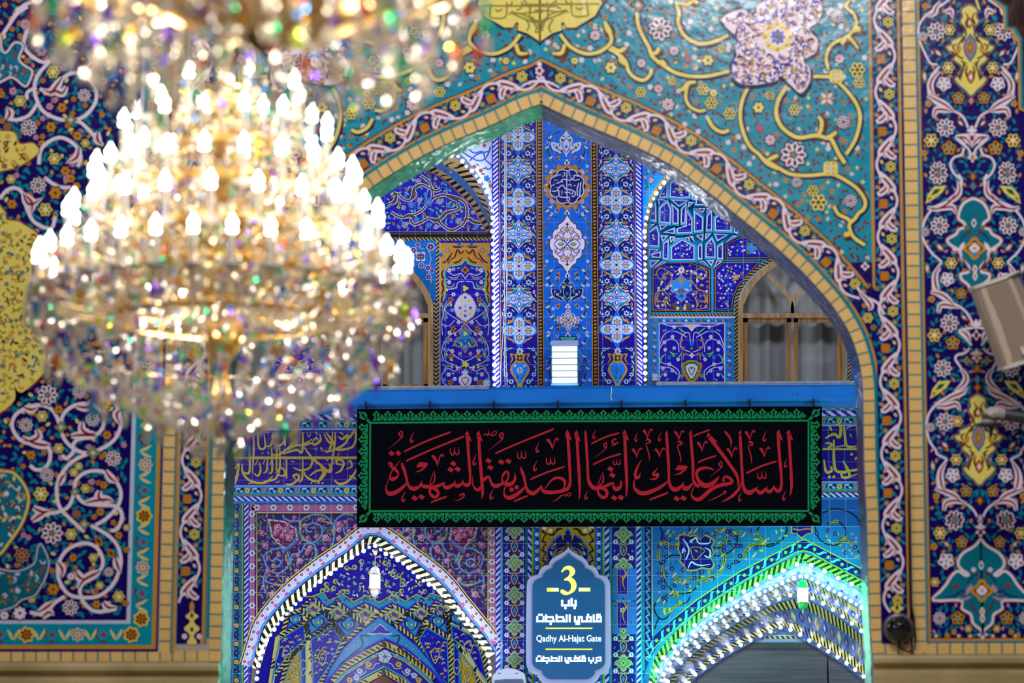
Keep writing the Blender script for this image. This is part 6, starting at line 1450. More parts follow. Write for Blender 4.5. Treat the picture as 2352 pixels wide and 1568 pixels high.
for m_ in (-1, 1):
    p.rib([(cs+m_*3, 1250), (cs+m_*10, 1262), (cs+m_*22, 1264), (cs+m_*28, 1276)], [2, 5, 4, 1], 'black', 5, 4); p.rib([(cs+m_*6, 1256), (cs+m_*14, 1264), (cs+m_*24, 1268)], [1, 2, 1], 'white', 6, 4)
    p.ros(cs+m_*22, 1242, 6, 6, lin('b8a83a'), 'navy'); p.rib([(cs+m_*4, 1228), (cs+m_*12, 1226), (cs+m_*10, 1240)], [1, 4, 1], lin('b8a83a'), 3, 3); p.lob(cs+m_*35, 1258, 5, 4, .2, 'rose', 3); p.lens(cs+m_*38, 1270, 6, 3, 1.2, lin('c8b83a'), 3); p.lens(cs+m_*30, 1250, 6, 2, .5*m_, 'leafg', 3)
    for i in range(8):
        y = 1212+i*22; p.rib([(cs+m_*54, y), (cs+m_*58, y+8), (cs+m_*50, y+14), (cs+m_*57, y+22)], [2, 5, 4, 2], lin('3a1414'), 1, 4)
    p.rib([(cs+m_*12, 1214), (cs+m_*24, 1216), (cs+m_*34, 1228), (cs+m_*48, 1226)], [2, 6, 5, 2], lin('3a1414'), 1, 4); p.ros(cs+m_*40, 1218, 5, 5, 'white', 'sky'); p.lob(cs+m_*54, 1212, 6, 5, .2, 'white', 1)
# ---- turquoise-blue spandrel on the right
SP2 = [(1476, 1208), (2060, 1208), (2060, 1372)]+N2[1:-1][::-1]
p.z = 1; p.poly(SP2, lin('0d5fb0'))
p.poly([(1476, 1200), (1498, 1200), (1498, 1470), (1490, 1520), (1476, 1560)], lin('120a70'), 1)
p.rib([(1497, 1200), (1498, 1459), (1600, 1377), (1700, 1312), (1846, 1237), (1990, 1312)], 2.6, lin('a8962e'), 4, 1); p.rib([(1479, 1200), (1479, 1540)], 1.8, lin('2aa0b0'), 3, 1)
bd = [(1490, 1500), (1510, 1468), (1600, 1393), (1700, 1326), (1790, 1276), (1846, 1252), (1900, 1278), (1990, 1326)]
p.rib(bd, 21, lin('120a6c'), 2, 3); p.rib([(a, b+12) for a, b in bd], 2.6, lin('6a9a2e'), 3, 3)
p.z = 5
bmx = pathmap(cr(bd, 3)); p.mf = lambda s_, t: bmx(min(max(s_, 0), bmx.tot-.1), t)
s_ = 6
while s_ < bmx.tot-34:
    p.rib([(s_, 6), (s_+8, 4), (s_+15, -5), (s_+22, -6)], [1, 5, 5, 1], lin('3aa8c0'), 0, 4); p.ros(s_+29, 0, 4.6, 6, lin('4aa04a'), lin('c8a040')); s_ += 36
p.mf = None
for i in range(16):
    y = 1214+i*19; p.rib([(1485, y), (1492, y+6), (1484, y+12), (1491, y+19)], [2, 4, 4, 2], lin('2a8ac8'), 0, 3); p.ros(1488, y+9, 3, 5, 'rose' if i % 2 else lin('5a8a5a'), 'white')
p.z = 4
for q in (G_(1240, 160, 1260, 230, 1250, 290, 1330, 330, 1400, 335), G_(1480, 440, 1400, 420, 1320, 430, 1260, 500, 1260, 600, 1310, 700, 1400, 760, 1500, 755, 1570, 700, 1600, 600, 1590, 540), G_(1720, 420, 1800, 420, 1890, 370, 1930, 300, 1935, 220), G_(1390, 770, 1280, 790, 1200, 850, 1190, 920, 1240, 990, 1300, 980, 1360, 900, 1480, 840, 1510, 790), G_(1720, 350, 1780, 350, 1830, 300, 1840, 200, 1760, 190), G_(1610, 280, 1600, 160), G_(1880, 500, 1960, 470, 2010, 380, 2080, 330, 2180, 330, 2300, 300, 2350, 270), G_(2130, 160, 2110, 240, 2180, 330), G_(1220, 370, 1230, 480, 1260, 500), G_(1510, 230, 1500, 160), G_(1190, 1080, 1220, 1000, 1240, 980),
          H_(0, 320, 60, 340, 150, 300, 210, 220, 215, 160), H_(470, 160, 500, 260, 580, 320, 680, 320, 740, 260, 745, 180, 660, 110, 580, 140), H_(540, 40, 640, 0, 780, 30, 860, 100, 890, 200), H_(740, 290, 820, 330, 870, 400)): p.rib(q, 3, 'black', 0, 5)
for q in (G_(1230, 290, 1270, 300, 1340, 330, 1400, 320), G_(1250, 350, 1220, 400, 1230, 470), G_(1350, 590, 1400, 640, 1480, 650, 1540, 600, 1520, 580), G_(1540, 620, 1620, 650, 1700, 610, 1780, 600), G_(1260, 500, 1260, 580, 1280, 640), G_(1730, 190, 1780, 200, 1840, 180), G_(1760, 340, 1820, 310, 1840, 250), G_(1770, 360, 1820, 420, 1810, 500, 1780, 590), G_(1260, 880, 1310, 930, 1360, 890, 1440, 850), G_(1960, 470, 2020, 370, 2080, 320, 2190, 320), G_(2110, 200, 2130, 260, 2200, 320), G_(1350, 720, 1380, 790, 1400, 740), G_(1880, 190, 1930, 220, 1970, 190), H_(600, 130, 660, 110, 670, 130), H_(660, 310, 720, 290, 790, 310, 850, 370), H_(700, 280, 740, 240)): p.rib(q, [2, 7, 6, 4, 2][:len(q)], lin('a8862a'), 1, 4); p.rib(q, [.5, 2, 1.6, 1, .5][:len(q)], 'black', 2, 4)
cc = [(1411, 240), (1480, 240), (1510, 250), (1560, 240), (1600, 280), (1640, 240), (1700, 270), (1725, 300), (1700, 340), (1720, 400), (1690, 440), (1720, 490), (1700, 540), (1620, 530), (1560, 550), (1480, 550), (1450, 500), (1420, 470), (1430, 420), (1405, 370), (1410, 320)]
cm = G_([v for a in cc for v in a]); ccx, ccy = G_.p(1565, 395)
p.z = 7
for s_, c in ((1.06, lin('b08a2a')), (.97, lin('160a80'))): p.poly([(ccx+(x-ccx)*s_, ccy+(y-ccy)*s_) for x, y in cr(cm, 2, True)[:-1]], c, 0 if s_ > 1 else 1)
for q in (G_(1440, 270, 1480, 320, 1500, 380, 1470, 460), G_(1520, 300, 1560, 260, 1590, 310, 1680, 310, 1690, 270), G_(1640, 350, 1690, 380, 1680, 440, 1640, 420), G_(1490, 540, 1520, 480, 1560, 500, 1610, 510, 1690, 500), G_(1530, 310, 1510, 290, 1540, 280), G_(1470, 390, 1450, 360, 1440, 400)): p.rib(q, [1.5, 4, 3.5, 3, 1][:len(q)], lin('b8c0e0'), 2, 4)
p.outl(G_(1520, 350, 1600, 350, 1640, 380, 1600, 420, 1560, 460, 1530, 430), 2, lin('b08a2a'), 2, 3); p.lob(ccx, ccy, 5, 4, .2, 'maroon', 3); p.lens(ccx, ccy-4, 6, 2.4, .6, lin('5a9a6a'), 4)
p.z = 6
def sf(x, y, r):
    if hypot(x-ccx, y-ccy) < 46: return
    k = r.random()
    if k < .3: p.ros(x, y, 5.5, 6, lin('22147c'), lin('c8a040'))
    elif k < .46: p.ros(x, y, 3.6, 5, lin('b87a6a'), 'maroon')
    elif k < .6: p.lens(x, y, 6, 2.2, r.random()*3, lin('b8a03a'), 1)
    elif k < .68: p.rib([(x-6, y+6), (x, y), (x+5, y-7)], [1, 5, 2], lin('c08a7a'), 1, 3)
    else: p.lens(x, y, 5, 1.6, r.random()*3, lin('1e5a3e'), 0)
p.scatter([(1504, 1212), (1980, 1212), (1980, 1298), (1846, 1224), (1700, 1298), (1600, 1362), (1504, 1440)], 13, sf, 14, 6)
q = H_(250, 150, 450, 150, 450, 220, 400, 230, 350, 270, 300, 230, 250, 220); p.poly(q, lin('b08a2a'), 2); p.poly([(1842+(x-1842)*.86, 1214+(y-1214)*.86) for x, y in q], lin('160a80'), 3); p.rib(H_(270, 180, 330, 190, 400, 180, 440, 190), 4, lin('a85a5a'), 4, 3)
# yellow rope along the right arch, green light painted into its colour
p.z = 9
p.stripes(cr([(1497, 1590), (1503, 1540), (1516, 1506), (1541, 1474), (1567, 1449), (1608, 1415), (1655, 1382), (1710, 1348), (1765, 1318), (1806, 1297), (1846, 1279)], 3), 17, lin('86b03a'), 'black', 14, -.8, n=1)
p.stripes(cr([(1846, 1279), (1886, 1296), (1936, 1322), (1990, 1350)], 3), 17, lin('86b03a'), 'black', 14, -.8, n=1)
back('ground_floor_tiles', p)

# ---------------- left niche: a hollow half dome with stars, zigzag and lozenges
def yn(x, y):
    r = ((x-858)/292)**2+max(0, (1640-y)/412)**2
    return YB+.02+.75*sqrt(max(0, 1-min(1, r)))
p = Pat(YB, lay=.003, yf=yn); p.grid = 11
p.z = 0
ni = [(858, 1243)]+[(a, b) for a, b in cr([(930, 1290), (1000, 1346), (1050, 1405), (1098, 1466), (1120, 1510), (1126, 1590)], 3)]+[(a, b) for a, b in cr([(584, 1590), (590, 1540), (606, 1478), (622, 1440), (672, 1380), (734, 1327), (800, 1279)], 3)]
p.grid = 7; p.poly(ni, lin('1208a0')); p.grid = 11
zz_g = N_(380, 790, 455, 790, 560, 750, 610, 825, 740, 770, 835, 838, 945, 775, 1065, 840, 1180, 775, 1300, 830, 1400, 770, 1480, 810, 1525, 760, 1660, 800, 1740, 770)
zz_b = N_(330, 850, 400, 862, 500, 800, 590, 885, 700, 830, 810, 910, 935, 845, 1065, 910, 1180, 850, 1320, 910, 1410, 835, 1520, 890, 1570, 820, 1660, 860, 1760, 830)
bt = [(x, 1600) for x in (1130, 1000, 860, 700, 578)]
def clipn(q): return q
low = [q for q in zz_b]+[(1085, 1440), (1110, 1480), (1122, 1520), (1126, 1590), (584, 1590), (592, 1540), (606, 1485), (640, 1420)]
p.z = 1; p.poly(low, lin('160a9c'))
p.z = 2; p.poly(zz_g[1:-1]+zz_b[1:-1][::-1], lin('1a90b8'), 0)
p.grid = None
p.z = 3
# black dashes over the yellow ground make the rope bands
for row in range(0):
    for c in range(44):
        x = 585+c*12.6+(row % 2)*3; y = 1385+row*6.2
        if inside((x, y), low) and inside((x+6, y+3), ni) and inside((x-6, y-3), ni): p.poly([(x-5, y-1), (x+1.5, y-2.8), (x+5, y+.6), (x-1.5, y+2.4)], 'black')
p.grid = 11
p.z = 4
p.rib(zz_g, 2.6, lin('c8a84a'), 0, 3 if 0 else 1); p.rib(zz_b, 4.2, lin('2014c4'), 0, 1)
for i in range(14): x = 722+i*21.5; p.ros(x, 1377+(5 if i % 2 else -3), 4.4, 6, lin('b86a7a'), 'white'); p.rib([(x+5, 1380), (x+10, 1373), (x+16, 1380)], [1, 2.4, 1], 'black', 0, 3)
# star field
rnd = random.Random(2)
def st(x, y, r):
    k = r.random(); y_ = 1290
    if k < .33: p.lob(x, y, 9, 5, .3, lin('c8b04a'), 0, r.random()); p.lob(x, y, 6, 5, .3, lin('1a8ad0'), 1); p.circ(x, y, 2, 'black', 2, 6)
    elif k < .62: p.ros(x, y, 5, 6, 'lgrey', 'maroon')
    else: p.lens(x, y, 5, 2, r.random()*3, (lin('c8b83a'), lin('1a9ac0'), 'white')[int(k*30) % 3], 1)
p.scatter([(858, 1256), (920, 1296), (980, 1342), (1012, 1366), (960, 1372), (860, 1378), (760, 1372), (712, 1366), (740, 1340), (800, 1292)], 12, st, 6, 4)
p.grid = 9
def kite(q, c, edge, w_, mot=None, seed=1):
    mx_, my_ = sum(a for a, b in q)/len(q), sum(b for a, b in q)/len(q); g0 = p.grid; p.grid = None; p.z = 3
    o_ = [(x+(x-mx_)/max(1, hypot(x-mx_, y-my_))*8, y+(y-my_)/max(1, hypot(x-mx_, y-my_))*8) for x, y in q]+[]
    p.stripes([u for a, b in zip(o_+[o_[0]], (o_+[o_[0]])[1:]) for u in (a, ((a[0]+b[0])/2, (a[1]+b[1])/2))]+[o_[0]], 13, 'ltyel', 'black', 10.5, .8, n=1); p.grid = g0
    p.z = 5; p.poly(q, c, 0); p.rib(q+[q[0]], w_, edge, 1, 1)
    cx = sum(a for a, b in q)/len(q); cy = sum(b for a, b in q)/len(q); p.z = 7
    if mot == 'y': p.lob(cx, cy, 8, 4, .25, lin('2030c0'), 0); p.lob(cx, cy, 4, 4, .2, lin('8a3a5a'), 1); p.rib([(cx-11, cy-3), (cx-8, cy+4), (cx-4, cy+7)], [1, 3, 1], lin('2a30a0'), 0, 3); p.rib([(cx+11, cy-3), (cx+8, cy+4), (cx+4, cy+7)], [1, 3, 1], lin('2a30a0'), 0, 3)
    elif mot == 't':
        for m_ in (-1, 1): p.rib([(cx, cy+14), (cx+m_*12, cy+4), (cx+m_*14, cy-8), (cx+m_*3, cy-12)], [1, 3, 3, 1], 'black', 0, 4); p.rib([(cx+m_*9, cy+3), (cx+m_*11, cy-6)], 1.6, 'white', 1, 2)
        p.lob(cx, cy, 5, 5, .25, lin('c8b04a'), 1)
    elif mot == 'k':
        def f(x, y, r):
            k = r.random()
            if k < .3: p.ros(x, y, 4.6, 6, 'lgrey' if k < .2 else lin('b08aa0'), 'maroon')
            elif k < .7: p.rib([(x-5, y+3), (x, y-2), (x+5, y+1)], [1, 3.6, 1], lin('c8b83a'), 0, 3)
            else: p.lens(x, y, 5, 1.8, r.random()*3, lin('2a90d8'), 0)
        p.scatter(q, 10, f, seed, 5); p.z = 9
        p.outl([(cx, cy-16), (cx+9, cy-4), (cx+6, cy+10), (cx, cy+20), (cx-6, cy+10), (cx-9, cy-4)], 2, lin('c8c050'), 0, 4); p.lob(cx, cy+4, 5, 4, .2, 'lgrey', 1); p.circ(cx, cy+4, 2, 'rose', 2, 6)
def dm(x, y, a, b): return N_(x-a, y, x, y-b, x+a, y, x, y+b)
for x, y, a, b in ((470, 905, 75, 65), (690, 935, 82, 58), (940, 950, 90, 58), (1195, 955, 92, 58), (1440, 940, 76, 58), (1615, 905, 52, 52)): kite(dm(x, y, a, b), lin('c8b040'), lin('2a9ac0'), 2.6, 'y')
for q in (N_(430, 1010, 555, 945, 610, 1010, 450, 1130), N_(680, 1030, 800, 970, 890, 1040, 770, 1155), N_(1250, 1040, 1330, 970, 1440, 1030, 1390, 1150), N_(1510, 1010, 1545, 940, 1665, 1000, 1670, 1120), N_(230, 1085, 270, 970, 370, 930, 370, 1010), N_(1705, 925, 1790, 970, 1860, 1080, 1712, 1010)): kite(q, lin('1a8cbc'), lin('1a10b8'), 3.4, 't')
for i, q in enumerate((N_(450, 1180, 640, 1062, 722, 1190, 620, 1400, 500, 1580, 470, 1580, 462, 1350), N_(1490, 1070, 1675, 1180, 1690, 1590, 1630, 1530, 1500, 1330, 1425, 1180), N_(170, 1180, 380, 1045, 395, 1180, 250, 1300, 120, 1480, 95, 1600), N_(1715, 1045, 1900, 1150, 1970, 1290, 2040, 1590, 1850, 1260, 1722, 1170))): kite(q, lin('1808a8'), lin('2a9ac0'), 2.6, 'k', i)
# side sails in yellow and blue
kite(N_(200, 1580, 260, 1400, 350, 1270, 355, 1580), lin('b89a2a'), lin('2a9ac0'), 2.4, 'k', 8); kite(N_(1790, 1290, 1900, 1430, 1950, 1590, 1800, 1590), lin('b89a2a'), lin('2a9ac0'), 2.4, 'k', 9)
kite(N_(360, 1290, 400, 1220, 402, 1590, 365, 1590), lin('1c10a8'), lin('2a9ac0'), 2, 'k', 11); kite(N_(1735, 1205, 1780, 1280, 1785, 1590, 1745, 1590), lin('1c10a8'), lin('2a9ac0'), 2, 'k', 12)
# pale blue arch band with a trefoil, inner ropes, violet band, brown timber
oa = N_(560, 1600, 620, 1450, 740, 1260, 890, 1110, 1068, 972, 1250, 1110, 1400, 1230, 1530, 1380, 1640, 1560, 1650, 1600); ia = N_(560, 1600, 640, 1500, 760, 1370, 940, 1260, 1112, 1168, 1290, 1250, 1430, 1360, 1560, 1480, 1640, 1600)
p.z = 8; p.poly(oa+ia[::-1], lin('1a8cc0')); p.rib(oa, 3.4, lin('2010c0'), 1, 1); p.rib(ia, 4.4, lin('2414d0'), 1, 1)
p.z = 10
tc_ = N_.p(1075, 1090); p.poly([(tc_[0]+a, tc_[1]+b) for a, b in sym([(0, -14), (10, -6), (18, 6), (32, 8), (14, 12), (0, 8)], 0)], 'white'); p.poly([(tc_[0]+a*.85, tc_[1]+b*.8) for a, b in sym([(0, -14), (10, -6), (18, 6), (32, 8), (14, 12), (0, 8)], 0)], lin('2412a8'), 1)
for m_ in (-1, 1):
    p.rib([(tc_[0]+m_*24, tc_[1]+16), (tc_[0]+m_*44, tc_[1]+14), (tc_[0]+m_*40, tc_[1]+36), (tc_[0]+m_*64, tc_[1]+56), (tc_[0]+m_*96, tc_[1]+82)], [1, 3, 3, 3, 1], 'black', 0, 4)
    for a, b in ((38, -2), (50, 24), (76, 44), (90, 66), (60, 36)): p.ros(tc_[0]+m_*a, tc_[1]+b, 4, 6, lin('b87a8a'), 'white')
ob = [(a, b+12) for a, b in ia]; p.z = 8
p.stripes(ob[1:-1], 15, lin('c4b25a'), 'black', 11, .7, n=1)
p.rib([(a, b+26) for a, b in ia], 5, lin('1a9ac0'), 1, 1); p.rib([(a, b+31) for a, b in ia], 2.4, lin('c8a84a'), 1, 1)
inn = [(a, b+33) for a, b in ia]; inb = N_(760, 1640, 900, 1530, 1108, 1420, 1290, 1520, 1400, 1620)
p.z = 9; p.poly(inn+inb[::-1], lin('240c98')); p.rib(inb, 4, lin('1a9ac0'), 1, 1)
p.z = 11
p.lotus(*N_.p(1115, 1330), 17, 0, 'rose', 'grass', 'lgrey', 'navy', 7)
for x, y, c in ((970, 1400, 'o'), (1240, 1400, 'o'), (890, 1460, 'w'), (1320, 1460, 'w'), (800, 1540, 'o'), (1420, 1540, 'o'), (1010, 1330, 'y'), (1220, 1320, 'y'), (900, 1400, 'y'), (1340, 1390, 'y'), (860, 1520, 'w'), (1380, 1500, 'w')): q = N_.p(x, y); p.ros(q[0], q[1], 8 if c != 'y' else 5, 6, {'o': lin('c8a83a'), 'w': 'lgrey', 'y': lin('c8c040')}[c], {'o': 'brown', 'w': lin('2a8a6a'), 'y': 'rose'}[c])
for q in (N_(940, 1430, 1000, 1440, 1030, 1400, 1070, 1390), N_(1270, 1430, 1210, 1440, 1180, 1400, 1150, 1390), N_(840, 1480, 900, 1500, 950, 1460), N_(1360, 1480, 1310, 1500, 1270, 1460)): p.rib(q, 1.6, 'white', 0, 4)
p.z = 9; p.stripes([(a, b+11) for a, b in inb], 13, lin('c4b25a'), 'black', 10, .7, n=1)
p.poly(N_(930, 1600, 1106, 1495, 1260, 1600), lin('6a3410'), 1)
NI = back('niche_tiles', p, T_PLAIN)

# ---------------- right niche: arches stepping back, timber door at the end
T0 = [(1505, 1547), (1517, 1517), (1541, 1495), (1557, 1470), (1580, 1447), (1605, 1427), (1627, 1405), (1655, 1389), (1682, 1373), (1710, 1357), (1738, 1342), (1765, 1327), (1794, 1313), (1822, 1299), (1846, 1291), (1869, 1300), (1897, 1313), (1925, 1327), (1955, 1340), (1982, 1355), (2012, 1372)]
T1 = [(1512, 1575), (1531, 1535), (1547, 1510), (1568, 1487), (1588, 1468), (1611, 1448), (1635, 1429), (1661, 1412), (1686, 1396), (1713, 1380), (1739, 1366), (1768, 1352), (1797, 1338), (1844, 1322), (1873, 1334), (1899, 1349), (1927, 1363), (1953, 1379), (1978, 1394), (2000, 1408)]
T2 = [(1524, 1590), (1540, 1551), (1557, 1528), (1577, 1509), (1599, 1489), (1622, 1471), (1645, 1454), (1669, 1439), (1694, 1423), (1719, 1410), (1743, 1396), (1771, 1382), (1798, 1372), (1835, 1362), (1862, 1371), (1895, 1388), (1922, 1405), (1948, 1424), (1973, 1444), (2000, 1466)]
T3 = [(1570, 1590), (1589, 1556), (1610, 1539), (1631, 1524), (1653, 1508), (1675, 1495), (1699, 1482), (1722, 1470), (1745, 1459), (1769, 1450), (1788, 1442), (1802, 1438), (1813, 1444), (1835, 1455), (1858, 1469), (1882, 1482), (1905, 1497), (1928, 1511), (1949, 1525), (1970, 1542), (1995, 1562)]
CW = [cr(q, 2) for q in (T0, T1, T2, T3)]
p = Pat(YB, lay=.006)
p.yf = None
def band(A, YA, B, YB_, base, n, deco):
    p.mf = loft(A, YA, B, YB_); p.z = 0
    for i in range(110):
        for j in range(3): p.poly([(i/110, j/3), ((i+1)/110, j/3), ((i+1)/110, (j+1)/3), (i/110, (j+1)/3)], base)
    p.z = 1
    r = random.Random(n)
    if deco == 'rope':
        p.z -= .5
        for i in range(110):
            for v0 in (.05, .72): p.poly([(i/110, v0), ((i+1)/110, v0), ((i+1)/110, v0+.24), (i/110, v0+.24)], lin('bcae62'))
        p.z += .5
        for i in range(n): p.poly([((i+.0)/n, .05), ((i+.45)/n, .05), ((i+.75)/n, .3), ((i+.3)/n, .3)], 'black'); p.poly([((i+.1)/n, .72), ((i+.55)/n, .72), ((i+.85)/n, .95), ((i+.4)/n, .95)], 'black')
        for i in range(n//2): u = (i+.5)/n*2; p.poly([(u-.012, .5), (u, .32), (u+.012, .5), (u, .68)], (lin('1a3a9a'), lin('5a4a7a'), lin('c8b45a'))[i % 3]); p.poly([(u-.006, .5), (u, .41), (u+.006, .5), (u, .59)], (lin('a86a7a'), lin('c8c0d8'))[i % 2], 1)
    else:
        for i in range(n): u = (i+.3)/n; v = .25+.5*r.random(); p.poly([(u-.006, v), (u, v-.14), (u+.006, v), (u, v+.14)], (lin('8fa8e0'), lin('2a3a8a'), lin('c8d0f0'))[i % 3])
    p.mf = None
inner0 = [(a, b+8) for a, b in CW[0]]
band(CW[0], YB+.0, inner0, YB+.02, lin('5a78b8'), 30, 'x')
band(inner0, YB+.02, CW[1], YB+.18, lin('7f98c8'), 50, 'x')
band(CW[1], YB+.18, [(a, b+6) for a, b in CW[1]], YB+.2, lin('6a86b8'), 40, 'x')
band([(a, b+6) for a, b in CW[1]], YB+.2, CW[2], YB+.5, lin('5a78b4'), 60, 'rope')
band(CW[2], YB+.5, [(a, b+7) for a, b in CW[2]], YB+.53, lin('5a74b0'), 40, 'x')
band([(a, b+7) for a, b in CW[2]], YB+.53, CW[3], YB+1.0, lin('4a64a0'), 56, 'rope')
band(CW[3], YB+1.0, [(a+(4 if a < 1800 else -4), b+7) for a, b in CW[3]], YB+1.03, lin('4a5e90'), 40, 'x')
back('niche_arches', p, T_PLAIN)
d = MB(); Yd = YB+1.12
q0, q1 = at(1600, 1590, Yd), at(2060, 1590, Yd); zt_ = at(1800, 1440, Yd)[2]
D1 = empty('door_1', (at(1760, 1590, Yd)[0], Yd, .02), kind='structure', label='dark timber door in the green and white lit archway', cat='door')
DW = plain('dark_timber', lin('2c2838'), .5, var=(2, lin('4a4254'), 0, (1, 1, 30)), bump=(30, .2))
d = MB(); d.box(q0[0], at(1900, 1590, Yd)[0], Yd, Yd+.05, .02, at(1760, 1488, Yd)[2]); d.build('leaf', DW, D1)
d = MB(); d.box(at(1904, 1590, Yd)[0], q1[0], Yd, Yd+.05, .02, at(1900, 1488, Yd)[2]); d.build('leaf', DW, D1)
d = MB(); d.box(q0[0]-.3, q1[0]+.1, Yd-.04, Yd+.06, at(1760, 1488, Yd)[2], at(1760, 1475, Yd)[2]); d.build('lintel', plain('lintel_timber', lin('1a1a26'), .5), D1)
p = Pat(Yd-.03); p.stripes([(1680, 1462), (1800, 1462), (1940, 1462)], 9, lin('b8b070'), 'black', 12, .7); p.rect(1680, 1467, 1940, 1476, lin('6a86b0'), 1); p.rect(1680, 1436, 1940, 1457, lin('5a6a98'), 0); p.rect(1720, 1458, 1880, 1460, lin('8fb8e8'), 2); back('niche_tiles', p, T_PLAIN)

# ---------------- blue painted girder with metal channels, banner, sign
def bx(name, x0, x1, yt, yb, Y, th, mat, **k):
    a, b = at(x0, yt, Y), at(x1, yb, Y); m = MB(); m.box(a[0], b[0], Y, Y+th, min(a[2], b[2]), max(a[2], b[2])); return m.build(name, mat, **k)
YG = 19.45
A = [at(440, 898, YG), at(2100, 877, YG), at(2100, 915, YG), at(440, 936-8, YG)]
m = MB()
prof = [(0, 0), (.02, -.012), (.02, -.125), (.045, -.150), (.045, -.172), (.30, -.172), (.30, 0)]
def girder(x, z): return [(x, YG+d, z+h) for d, h in prof]
n = len(prof); xa, za = A[0][0], A[0][2]; xb, zb_ = A[1][0], A[1][2]
m.add(girder(xa, za)+girder(xb, zb_), [(i, (i+1) % n, n+(i+1) % n, n+i) for i in range(n)]+[list(range(n))[::-1], list(range(n, 2*n))])
m.build('trim_3', BEAM, kind='structure', label='long bright blue painted girder across the facade', cat='girder')
def chan(name, x0, x1, y0, y1, label):
    a, b = at(x0, y0, YG+.02), at(x1, y1, YG+.02); h = .030; m = MB()
    m.add([(a[0], YG+.005, a[2]-h), (b[0], YG+.005, b[2]-h), (b[0], YG+.005, b[2]), (a[0], YG+.005, a[2]), (a[0], YG+.06, a[2]-h), (b[0], YG+.06, b[2]-h), (b[0], YG+.06, b[2]), (a[0], YG+.06, a[2])], [(0, 1, 2, 3), (4, 7, 6, 5), (3, 2, 6, 7), (0, 4, 5, 1), (0, 3, 7, 4), (1, 5, 6, 2)])
    m.build(name, ALU, kind='structure', label=label, cat='metal channel')
chan('trim_4', 640, 1123, 890, 884.5, 'silver metal channel on the girder, left piece by the wooden window'); chan('trim_5', 1507, 1975, 877.5, 874.5, 'silver metal channel on the girder, right piece under the curtained window')
p = Pat(YG-.001); p.rib([(1404, 888), (1405, 900), (1403, 907), (1405, 919)], 2, 'lgrey', 0, 3); p.circ(817.5, 910, 1.6, 'black', 0, 8); p.circ(1832, 905, 1.6, 'black', 0, 8)
p.build('paint_mark', T_PLAIN, bpy.data.objects['trim_3'])
YC = 19.42
BAN = empty('banner', at(1353, 1208, YC), label='long black cloth banner with red writing and green border under the blue girder', cat='banner')
CLOTH = plain('black_cloth', lin('030407'), .9, bump=(60, .3), spec=.05)
def bplain(x, y): return YC
p = Pat(YC)
c4 = [(820, 939), (1888, 933), (1887, 1207), (820, 1211)]
Fv = [at(x, y, YC) for x, y in c4]; m = MB()
m.add([v for v in Fv]+[(v[0], v[1]+.006, v[2]) for v in Fv], [(0, 1, 2, 3), (7, 6, 5, 4), (0, 4, 5, 1), (1, 5, 6, 2), (2, 6, 7, 3), (3, 7, 4, 0)])
m.build('cloth', CLOTH, BAN)
for i in range(8):
    x = 840+i*147; a = at(x, 936-.0056*(x-820), YC); m = MB(); m.box(a[0]-.006, a[0]+.006, YC-.004, YG+.06, a[2]-.012, a[2]+.05); m.build('tie', BLACKM, BAN)
FELT = tile('felt', .8, bump=.3, spec=.1)
# green border
GR = lin('0a7a40'); p.z = 1
def motif(m):
    """one spade and one small trefoil; x along the edge, y outwards from the inner line"""
    U = 1/11.617
    def P_(q): return m([(a*U, b*U) for a, b in q])
    p.poly(P_([(0, 300), (-30, 262), (-102, 205), (-88, 172), (-58, 158), (-48, 104), (-84, 62), (-104, 24), (104, 24), (84, 62), (48, 104), (58, 158), (88, 172), (102, 205), (30, 262)]), GR, 0)
    p.poly(P_([(0, 256), (-16, 220), (-54, 205), (-18, 190), (-15, 110), (-26, 84), (0, 66), (26, 84), (15, 110), (18, 190), (54, 205), (16, 220)]), 'black', 1.2)
    p.poly(P_([(-96, 8), (-40, 8), (0, 40), (40, 8), (96, 8), (60, 34), (0, 14), (-60, 34)]), 'black', 1.2)
    for q in ([(60, 110), (84, 74), (110, 62), (140, 62)], [(244, 110), (220, 74), (194, 62), (164, 62)]): p.rib(P_(q), 34*U, GR, 0, 3)
    for a, b, r in ((152, 165, 30), (110, 122, 30), (194, 122, 30), (152, 185, 14)): p.circ(*P_([(a, b)])[0], r*U, GR, 0, 8)
    p.poly(P_([(128, 20), (176, 20), (168, 120), (136, 120)]), GR, .3); p.poly(P_([(152, 2), (164, 28), (198, 40), (164, 52), (152, 80), (140, 52), (106, 40), (140, 28)]), 'black', 1.4)
L0, R0, T0_, B0_ = 851, 1856, 971, 1172.5
def lin_edge(a, b, nrm, n):
    for i in range(n):
        def m(q, i=i):
            o = []
            for u, v in q:
                t = (i+.25+u/ (305/11.617))/n; o.append((a[0]+(b[0]-a[0])*t+nrm[0]*v, a[1]+(b[1]-a[1])*t+nrm[1]*v))
            return o
        motif(m)
lin_edge((858, 968.5), (1849, 963), (0, -1), 38); lin_edge((858, 1175), (1850, 1175.5), (0, 1), 38); lin_edge((848, 974), (846.5, 1168), (-1, 0), 7); lin_edge((1859, 968), (1859, 1168), (1, 0), 7)
p.rib([(848, 971), (1200, 967.5), (1858, 965.5)], 4.6, GR, .6, 1); p.rib([(848, 1173.5), (1353, 1172), (1858, 1173)], 4.6, GR, .6, 1); p.rib([(850.5, 971), (849, 1172)], 4, GR, .6, 1); p.rib([(1857, 966), (1857, 1173)], 4, GR, .6, 1)
